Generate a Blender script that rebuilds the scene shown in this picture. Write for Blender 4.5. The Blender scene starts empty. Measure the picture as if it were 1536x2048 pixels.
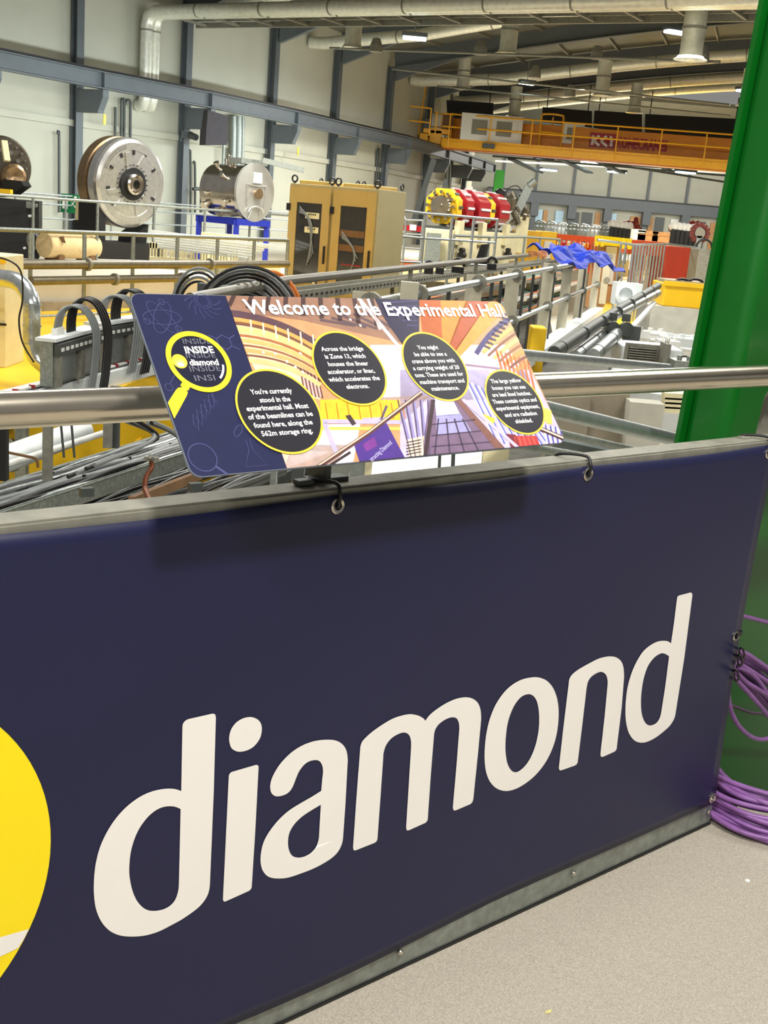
import bpy, bmesh, math, random
from math import sin, cos, pi, radians, atan2, sqrt
from mathutils import Vector as V, Matrix

# ------------------------------------------------------------------ camera, world, lights, exposure
scene = bpy.context.scene
COL = scene.collection
FPX, PITCH, ROLL, H = 2277.4, 0.25585, 0.084647, 1.46
FW = V((0, cos(PITCH), -sin(PITCH)))
RT0 = V((1, 0, 0)); DN0 = FW.cross(RT0)
RT = RT0*cos(ROLL) - DN0*sin(ROLL)
DN = RT0*sin(ROLL) + DN0*cos(ROLL)
EYE = V((0, 0, H))
camd = bpy.data.cameras.new('camera')
cam = bpy.data.objects.new('camera', camd); COL.objects.link(cam)
camd.sensor_fit = 'VERTICAL'; camd.sensor_height = 36.0; camd.lens = 36.0*FPX/2048
camd.clip_start = 0.05; camd.clip_end = 400
Mx = Matrix((RT, -DN, -FW)).transposed().to_4x4(); Mx.translation = EYE
cam.matrix_world = Mx
scene.camera = cam
scene.view_settings.view_transform = 'Standard'
try: scene.view_settings.look = 'None'
except Exception: pass
scene.view_settings.exposure = 0.0
scene.view_settings.gamma = 1.0
scene.view_settings.use_curve_mapping = False

world = bpy.data.worlds.new('hall_ambient'); scene.world = world
world.use_nodes = True
bg = world.node_tree.nodes['Background']
bg.inputs[0].default_value = (1.0, 0.98, 0.93, 1); bg.inputs[1].default_value = 0.24

def area(name, loc, sx, sy, power, col=(1, .96, .88), rot=(0, 0, 0), target=None):
    d = bpy.data.lights.new(name, 'AREA'); d.shape = 'RECTANGLE'; d.size = sx; d.size_y = sy
    d.energy = power; d.color = col
    o = bpy.data.objects.new(name, d); COL.objects.link(o); o.location = loc; o.rotation_euler = rot
    if target is not None:
        o.rotation_euler = (V(target)-V(loc)).to_track_quat('-Z', 'Y').to_euler()
    return o
# rows of roof lamps over the bridge and the hall
KEYLIGHT = area('roof_lamp_light', (1.45, -0.15, 5.2), .7, .35, 270, (1, .97, .91), target=(0.2, 1.7, 0.8))
area('roof_lamp_light', (-2.5, -3.0, 6.0), 1.6, .8, 330, (1, .98, .92), target=(0, 1.5, .5))
LC0 = (1, .975, .90)
area('roof_lamp_light', (4.5, 6.0, 6.2), 2.5, 1.2, 330, LC0)
area('roof_lamp_light', (-3.5, 10.0, 6.2), 3, 1.5, 420, LC0)
area('roof_lamp_light', (3.0, 16.0, 6.8), 3, 1.5, 700, LC0)
area('roof_lamp_light', (-2.0, 21.0, 5.4), 3, 1.5, 800, LC0)
area('roof_lamp_light', (6.5, 25.0, 5.2), 4, 2, 800, LC0)
area('roof_lamp_light', (3.0, 38.0, 5.6), 4, 2, 1100, LC0)
area('roof_lamp_light', (13.0, 36.0, 5.6), 4, 2, 1000, LC0)
area('roof_lamp_light', (12.0, 62.0, 6.0), 8, 4, 4000, LC0)
area('roof_lamp_light', (20.0, 92.0, 6.4), 30, 6, 5200, LC0, target=(20, 108, 3))  # broad wall-facing light added to brighten the back wall
# cool strip lights added to brighten the lower outer wall, no fixtures built
area('wall_fill_light', (-5.3, 27.5, 3.2), 6, .3, 260, (.86, .97, 1), target=(-9.5, 30.0, 1.2))
area('wall_fill_light', (-1.2, 34.5, 3.2), 6, .3, 260, (.86, .97, 1), target=(-5.5, 37.0, 1.2))

# ------------------------------------------------------------------ survey helpers
def ray(px, py): return (RT*((px-768)/FPX) + DN*((py-1024)/FPX) + FW)
def P(px, py, z=None, d=None):
    """a surveyed point: sight line taken at a known height z or a known distance d down the hall"""
    r = ray(px, py)
    k = (z-H)/r.z if z is not None else d/r.y
    return EYE + r*k
AZ = 0.857866
BU = V((sin(AZ), cos(AZ), 0)); BN = V((-cos(AZ), sin(AZ), 0)); ZZ = V((0, 0, 1))
N0 = 1.427
def B(u, n, z): return BU*u + BN*(N0+n) + ZZ*z          # bridge frame: along, outwards from the banner, up
def hit(px, py, o, n):
    r = ray(px, py); return EYE + r*((o-EYE).dot(n)/r.dot(n))
def Bp(px, py, n):                                     # on a vertical plane parallel to the banner
    return hit(px, py, B(0, n, 0), BN)

# ------------------------------------------------------------------ materials
MATS = {}
def srgb(c):
    return tuple(((x/255)/12.92 if x/255 <= .04045 else ((x/255+.055)/1.055)**2.4) for x in c)
def mat(name, c, rough=.5, metal=0.0, var=0.0, scale=8.0, bump=0.0, spec=.5, emit=None, coat=0.0, stretch=None, c2=None, alpha=None):
    if name in MATS: return MATS[name]
    m = bpy.data.materials.new(name); m.use_nodes = True
    nt = m.node_tree; b = nt.nodes['Principled BSDF']
    col = srgb(c)+(1,)
    b.inputs['Base Color'].default_value = col
    b.inputs['Roughness'].default_value = rough; b.inputs['Metallic'].default_value = metal
    b.inputs['Specular IOR Level'].default_value = spec
    if coat: b.inputs['Coat Weight'].default_value = coat; b.inputs['Coat Roughness'].default_value = .15
    tc = nt.nodes.new('ShaderNodeTexCoord'); mp = nt.nodes.new('ShaderNodeMapping')
    nt.links.new(tc.outputs['Object'], mp.inputs[0])
    if stretch: mp.inputs['Scale'].default_value = stretch
    nz = nt.nodes.new('ShaderNodeTexNoise'); nz.inputs['Scale'].default_value = scale; nz.inputs['Detail'].default_value = 5
    nt.links.new(mp.outputs[0], nz.inputs['Vector'])
    rp = nt.nodes.new('ShaderNodeValToRGB'); rp.color_ramp.elements[0].position = .3; rp.color_ramp.elements[1].position = .7
    k = var
    rp.color_ramp.elements[0].color = tuple(x*(1-k) for x in col[:3])+(1,)
    rp.color_ramp.elements[1].color = (srgb(c2) if c2 else tuple(min(1, x*(1+k)) for x in col[:3]))+(1,)
    nt.links.new(nz.outputs['Fac'], rp.inputs[0]); nt.links.new(rp.outputs[0], b.inputs['Base Color'])
    if bump:
        bp = nt.nodes.new('ShaderNodeBump'); bp.inputs['Strength'].default_value = bump; bp.inputs['Distance'].default_value = .01
        nt.links.new(nz.outputs['Fac'], bp.inputs['Height']); nt.links.new(bp.outputs[0], b.inputs['Normal'])
    if emit:
        b.inputs['Emission Color'].default_value = srgb(emit[0])+(1,); b.inputs['Emission Strength'].default_value = emit[1]
    if alpha is not None: b.inputs['Alpha'].default_value = alpha
    MATS[name] = m; return m

navy = mat('navy_vinyl', (29, 31, 64), .38, var=.06, scale=2, spec=.35)
white_print = mat('white_print', (242, 238, 232), .45, var=.01)
yellow_print = mat('yellow_print', (255, 226, 0), .45, var=.01)
galv = mat('galvanised_steel', (150, 156, 150), .48, .7, var=.22, scale=38)
galv_dull = mat('weathered_steel', (138, 136, 124), .6, .35, var=.2, scale=22)
steel_dark = mat('dark_grey_steel', (78, 82, 80), .5, .4, var=.1)
stainless = mat('brushed_stainless', (216, 206, 188), .22, 1.0, var=.05, scale=30, stretch=(1, 1, 1))
tube_metal = mat('tube_galvanised', (176, 182, 182), .35, .8, var=.12, scale=26)
pipe_olive = mat('dull_zinc_pipe', (112, 105, 86), .4, .45, var=.15, scale=14)
rubber = mat('black_rubber', (16, 16, 17), .45, var=.1)
grey_cable = mat('grey_cable_sheath', (128, 132, 132), .45, var=.1)
orange_cable = mat('orange_cable_sheath', (214, 112, 22), .4, var=.1)
purple_cable = mat('purple_cable_sheath', (132, 88, 150), .38, var=.14, scale=30)
green_paint = mat('green_gloss_paint', (0, 92, 18), .36, var=.1, scale=4, coat=.12)
wall_mat = mat('cream_wall_panel', (182, 181, 165), .75, var=.035, scale=1.2)
steel_blue = mat('grey_blue_steel_paint', (88, 94, 98), .5, var=.06, scale=3)
roof_mat = mat('roof_lining', (116, 116, 106), .6, .2, var=.12, scale=2)
duct_mat = mat('foil_duct', (226, 226, 212), .42, .45, var=.10, scale=9, bump=.25)
foil_mat = mat('silver_foil_lagging', (205, 212, 214), .22, .85, var=.14, scale=14, bump=.5)
crane_mat = mat('crane_amber_paint', (222, 140, 22), .45, var=.07, scale=3)
crane_rail_mat = mat('crane_yellow_paint', (250, 182, 20), .45, var=.05)
red_print = mat('red_print', (166, 26, 40), .45, var=.05)
black_paint = mat('black_paint', (14, 14, 15), .5, var=.1)
gold_mat = mat('mustard_cabinet_paint', (180, 152, 86), .45, var=.05, scale=3)
khaki_mat = mat('khaki_cabinet_side', (160, 148, 108), .5, var=.05, scale=3)
cream_mat = mat('cream_machine_paint', (228, 218, 176), .5, var=.06)
yellow_paint = mat('yellow_hutch_paint', (244, 196, 20), .5, var=.08, scale=2)
red_paint = mat('red_magnet_paint', (168, 18, 32), .35, var=.1)
orange_paint = mat('orange_barrier_paint', (214, 82, 26), .5, var=.08)
redor_paint = mat('vermilion_hutch_paint', (176, 50, 16), .5, var=.08)
white_paint = mat('white_gloss_sheet', (226, 232, 232), .4, var=.06, scale=3)
concrete = mat('pale_concrete', (196, 192, 178), .85, var=.12, scale=5, bump=.1)
concrete_d = mat('stained_concrete', (158, 148, 130), .9, var=.2, scale=4, bump=.15)
chrome = mat('polished_steel', (205, 198, 186), .2, 1.0, var=.12, scale=7)
turned = mat('turned_steel', (205, 204, 200), .3, .85, var=.1, scale=18)
brass = mat('bronze_flange', (146, 122, 92), .35, .8, var=.2, scale=12)
copper = mat('copper_braid', (112, 62, 38), .45, .6, var=.2, scale=40)
blue_paint = mat('blue_frame_paint', (24, 40, 150), .45, var=.1)
tarp_mat = mat('blue_tarpaulin', (14, 48, 170), .6, spec=.25, var=.2, scale=6)
wood_mat = mat('tan_timber', (190, 140, 88), .6, var=.12, scale=6)
tan_mat = mat('tan_lagging', (214, 188, 138), .75, var=.12, scale=12)
brown_mat = mat('rust_brown_steel', (112, 80, 48), .7, var=.2)
glass_d = mat('cabinet_window', (52, 50, 44), .06, 0, var=.1, spec=.8)
lamp_mat = mat('lamp_diffuser', (240, 255, 250), .5, emit=((225, 250, 255), 14))
sky_pane = mat('daylit_pane', (170, 205, 225), .3, var=.1)
exit_green = mat('exit_sign_green', (0, 112, 62), .4)
label_mat = mat('white_label', (232, 232, 226), .5)

# speckled floor covering
floor_mat = mat('speckled_sheet_floor', (150, 142, 128), .7, var=.16, scale=420, c2=(184, 176, 162), bump=.05)

# ------------------------------------------------------------------ mesh building
class MB:
    def __init__(s): s.v = []; s.f = []; s.sm = []
    def add(s, vs, fs, sm=False):
        o = len(s.v); s.v += [V(x) for x in vs]
        for f in fs: s.f.append([i+o for i in f]); s.sm.append(sm)
        return s
    def box(s, c, d, R=None):
        c = V(c); a, b, h = d[0]/2, d[1]/2, d[2]/2
        vs = [V((x, y, z)) for x in (-a, a) for y in (-b, b) for z in (-h, h)]
        if R is not None: vs = [R @ x for x in vs]
        return s.add([c+x for x in vs], [(0, 1, 3, 2), (4, 6, 7, 5), (0, 4, 5, 1), (2, 3, 7, 6), (0, 2, 6, 4), (1, 5, 7, 3)])
    def bar(s, p, q, w, h, up=(0, 0, 1)):
        p = V(p); q = V(q); t = (q-p).normalized(); up = V(up)
        if abs(t.dot(up)) > .98: up = V((0, 1, 0)) if abs(t.z) > .9 else ZZ
        sd = t.cross(up).normalized(); u2 = sd.cross(t)
        vs = [a+sd*(x*w/2)+u2*(y*h/2) for a in (p, q) for x, y in ((-1, -1), (1, -1), (1, 1), (-1, 1))]
        return s.add(vs, [(0, 3, 2, 1), (4, 5, 6, 7), (0, 1, 5, 4), (1, 2, 6, 5), (2, 3, 7, 6), (3, 0, 4, 7)])
    def tube(s, pts, r, n=10, caps=True, close=False):
        pts = [V(p) for p in pts]; m = len(pts); rings = []
        nrm = None
        for i in range(m):
            a = pts[i-1] if (i > 0 or close) else pts[i]; b = pts[(i+1) % m] if (i < m-1 or close) else pts[i]
            t = (b-a).normalized()
            if nrm is None:
                nrm = t.orthogonal().normalized()
            nrm = (nrm - t*nrm.dot(t)).normalized(); bi = t.cross(nrm)
            rr = r[i] if isinstance(r, (list, tuple)) else r
            rings.append([pts[i]+(nrm*cos(2*pi*k/n)+bi*sin(2*pi*k/n))*rr for k in range(n)])
        vs = [v for R in rings for v in R]; fs = []
        for i in range(m if close else m-1):
            j = (i+1) % m
            for k in range(n): fs.append((i*n+k, i*n+(k+1) % n, j*n+(k+1) % n, j*n+k))
        s.add(vs, fs, True)
        if caps and not close:
            s.add(rings[0][::-1], [tuple(range(n))]); s.add(rings[-1], [tuple(range(n))])
        return s
    def cyl(s, p, q, r, r2=None, n=24):
        return s.tube([p, q], [r, r if r2 is None else r2], n)
    def lathe(s, prof, o, ax, n=40):
        """profile of (radius, height along axis)"""
        o = V(o); ax = V(ax).normalized(); e1 = ax.orthogonal().normalized(); e2 = ax.cross(e1)
        for i in range(len(prof)-1):
            (r0, h0), (r1, h1) = prof[i], prof[i+1]
            vs = []
            for r, h in ((r0, h0), (r1, h1)):
                vs += [o+ax*h+(e1*cos(2*pi*k/n)+e2*sin(2*pi*k/n))*r for k in range(n)]
            s.add(vs, [(k, (k+1) % n, n+(k+1) % n, n+k) for k in range(n)], True)
        return s
    def disc(s, o, ax, r, n=32, r_in=None):
        o = V(o); ax = V(ax).normalized(); e1 = ax.orthogonal().normalized(); e2 = ax.cross(e1)
        c = [o+(e1*cos(2*pi*k/n)+e2*sin(2*pi*k/n))*r for k in range(n)]
        if r_in is None: return s.add(c, [tuple(range(n))])
        c2 = [o+(e1*cos(2*pi*k/n)+e2*sin(2*pi*k/n))*r_in for k in range(n)]
        return s.add(c+c2, [(k, (k+1) % n, n+(k+1) % n, n+k) for k in range(n)])
    def prism(s, poly, dv):
        n = len(poly); poly = [V(p) for p in poly]; dv = V(dv)
        return s.add(poly+[p+dv for p in poly], [tuple(range(n))[::-1], tuple(range(n, 2*n))]+[(i, (i+1) % n, n+(i+1) % n, n+i) for i in range(n)])
    def face(s, poly): return s.add(poly, [tuple(range(len(poly)))])

def link_mesh(name, mb, m, parent=None, loc=None, bevel=0, fix=True):
    me = bpy.data.meshes.new(name)
    if parent is not None:
        loc0 = V((0, 0, 0)); off = WORLD_OF(parent)
    else:
        if loc is None:
            xs = [v.x for v in mb.v]; ys = [v.y for v in mb.v]; zs = [v.z for v in mb.v]
            loc = V(((min(xs)+max(xs))/2, (min(ys)+max(ys))/2, min(zs)))
        off = V(loc); loc0 = off
    me.from_pydata([v-off for v in mb.v], [], mb.f)
    me.polygons.foreach_set('use_smooth', mb.sm)
    if fix:
        bm = bmesh.new(); bm.from_mesh(me); bmesh.ops.recalc_face_normals(bm, faces=bm.faces); bm.to_mesh(me); bm.free()
    me.materials.append(m); me.update()
    o = bpy.data.objects.new(name, me); COL.objects.link(o)
    o.location = loc0
    if parent is not None: o.parent = parent
    if bevel:
        md = o.modifiers.new('bevel', 'BEVEL'); md.width = bevel; md.segments = 2; md.limit_method = 'ANGLE'
    return o
def WORLD_OF(o):
    p = V(o.location)
    while o.parent: o = o.parent; p = p + V(o.location)
    return p
def tag(o, label, cat, group=None):
    o['label'] = label; o['category'] = cat
    if group: o['group'] = group
    return o
def one(name, mb, m, label, cat, group=None, bevel=0):
    return tag(link_mesh(name, mb, m, bevel=bevel), label, cat, group)
def thing(name, loc, label, cat, group=None):
    o = bpy.data.objects.new(name, None); COL.objects.link(o); o.location = V(loc); o.empty_display_size = .1
    return tag(o, label, cat, group)
def part(parent, name, mb, m, label=None, bevel=0):
    o = link_mesh(name, mb, m, parent=parent, bevel=bevel)
    if label: o['label'] = label
    return o
def struct(name, mb, m, bevel=0):
    o = link_mesh(name, mb, m, bevel=bevel); o['kind'] = 'structure'; return o
def dup(root, loc, rotz=0, label=None, group=None):
    r = root.copy(); COL.objects.link(r); r.location = V(loc); r.rotation_euler = (0, 0, rotz)
    if label: r['label'] = label
    if group: r['group'] = group
    for ch in list(root.children):
        c = ch.copy(); COL.objects.link(c); c.parent = r
        for g in list(ch.children):
            d = g.copy(); COL.objects.link(d); d.parent = c
    return r
def spl(pts, k=6):
    """smooth curve through points"""
    pts = [V(p) for p in pts]; out = []
    for i in range(len(pts)-1):
        p0 = pts[max(i-1, 0)]; p1 = pts[i]; p2 = pts[i+1]; p3 = pts[min(i+2, len(pts)-1)]
        for j in range(k):
            t = j/k
            out.append(.5*((2*p1)+(p2-p0)*t+(2*p0-5*p1+4*p2-p3)*t*t+(3*p1-p0-3*p2+p3)*t**3))
    out.append(pts[-1]); return out
def seg(a, b, k): return [V(a).lerp(V(b), i/k) for i in range(k+1)]
def text_mesh(body, bold=0.0, align='CENTER', res=2):
    cu = bpy.data.curves.new('t', 'FONT'); cu.body = body; cu.offset = bold; cu.align_x = align; cu.resolution_u = res
    o = bpy.data.objects.new('t', cu); COL.objects.link(o)
    dg = bpy.context.evaluated_depsgraph_get(); dg.update()
    me = bpy.data.meshes.new_from_object(o.evaluated_get(dg))
    vs = [v.co.copy() for v in me.vertices]; fs = [tuple(p.vertices) for p in me.polygons]
    bpy.data.objects.remove(o); bpy.data.curves.remove(cu); bpy.data.meshes.remove(me)
    return vs, fs
def put_text(mb, body, fn, cx, base, width, height, bold=.03, off=0):
    """fit a line of lettering to a centre, baseline, overall width and cap height"""
    vs, fs = text_mesh(body, bold)
    cap = .7
    x0 = min(v.x for v in vs); x1 = max(v.x for v in vs)
    mb.add([fn(cx+((v.x-(x0+x1)/2)/(x1-x0))*width, base+v.y/cap*height) for v in vs], fs)
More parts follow.
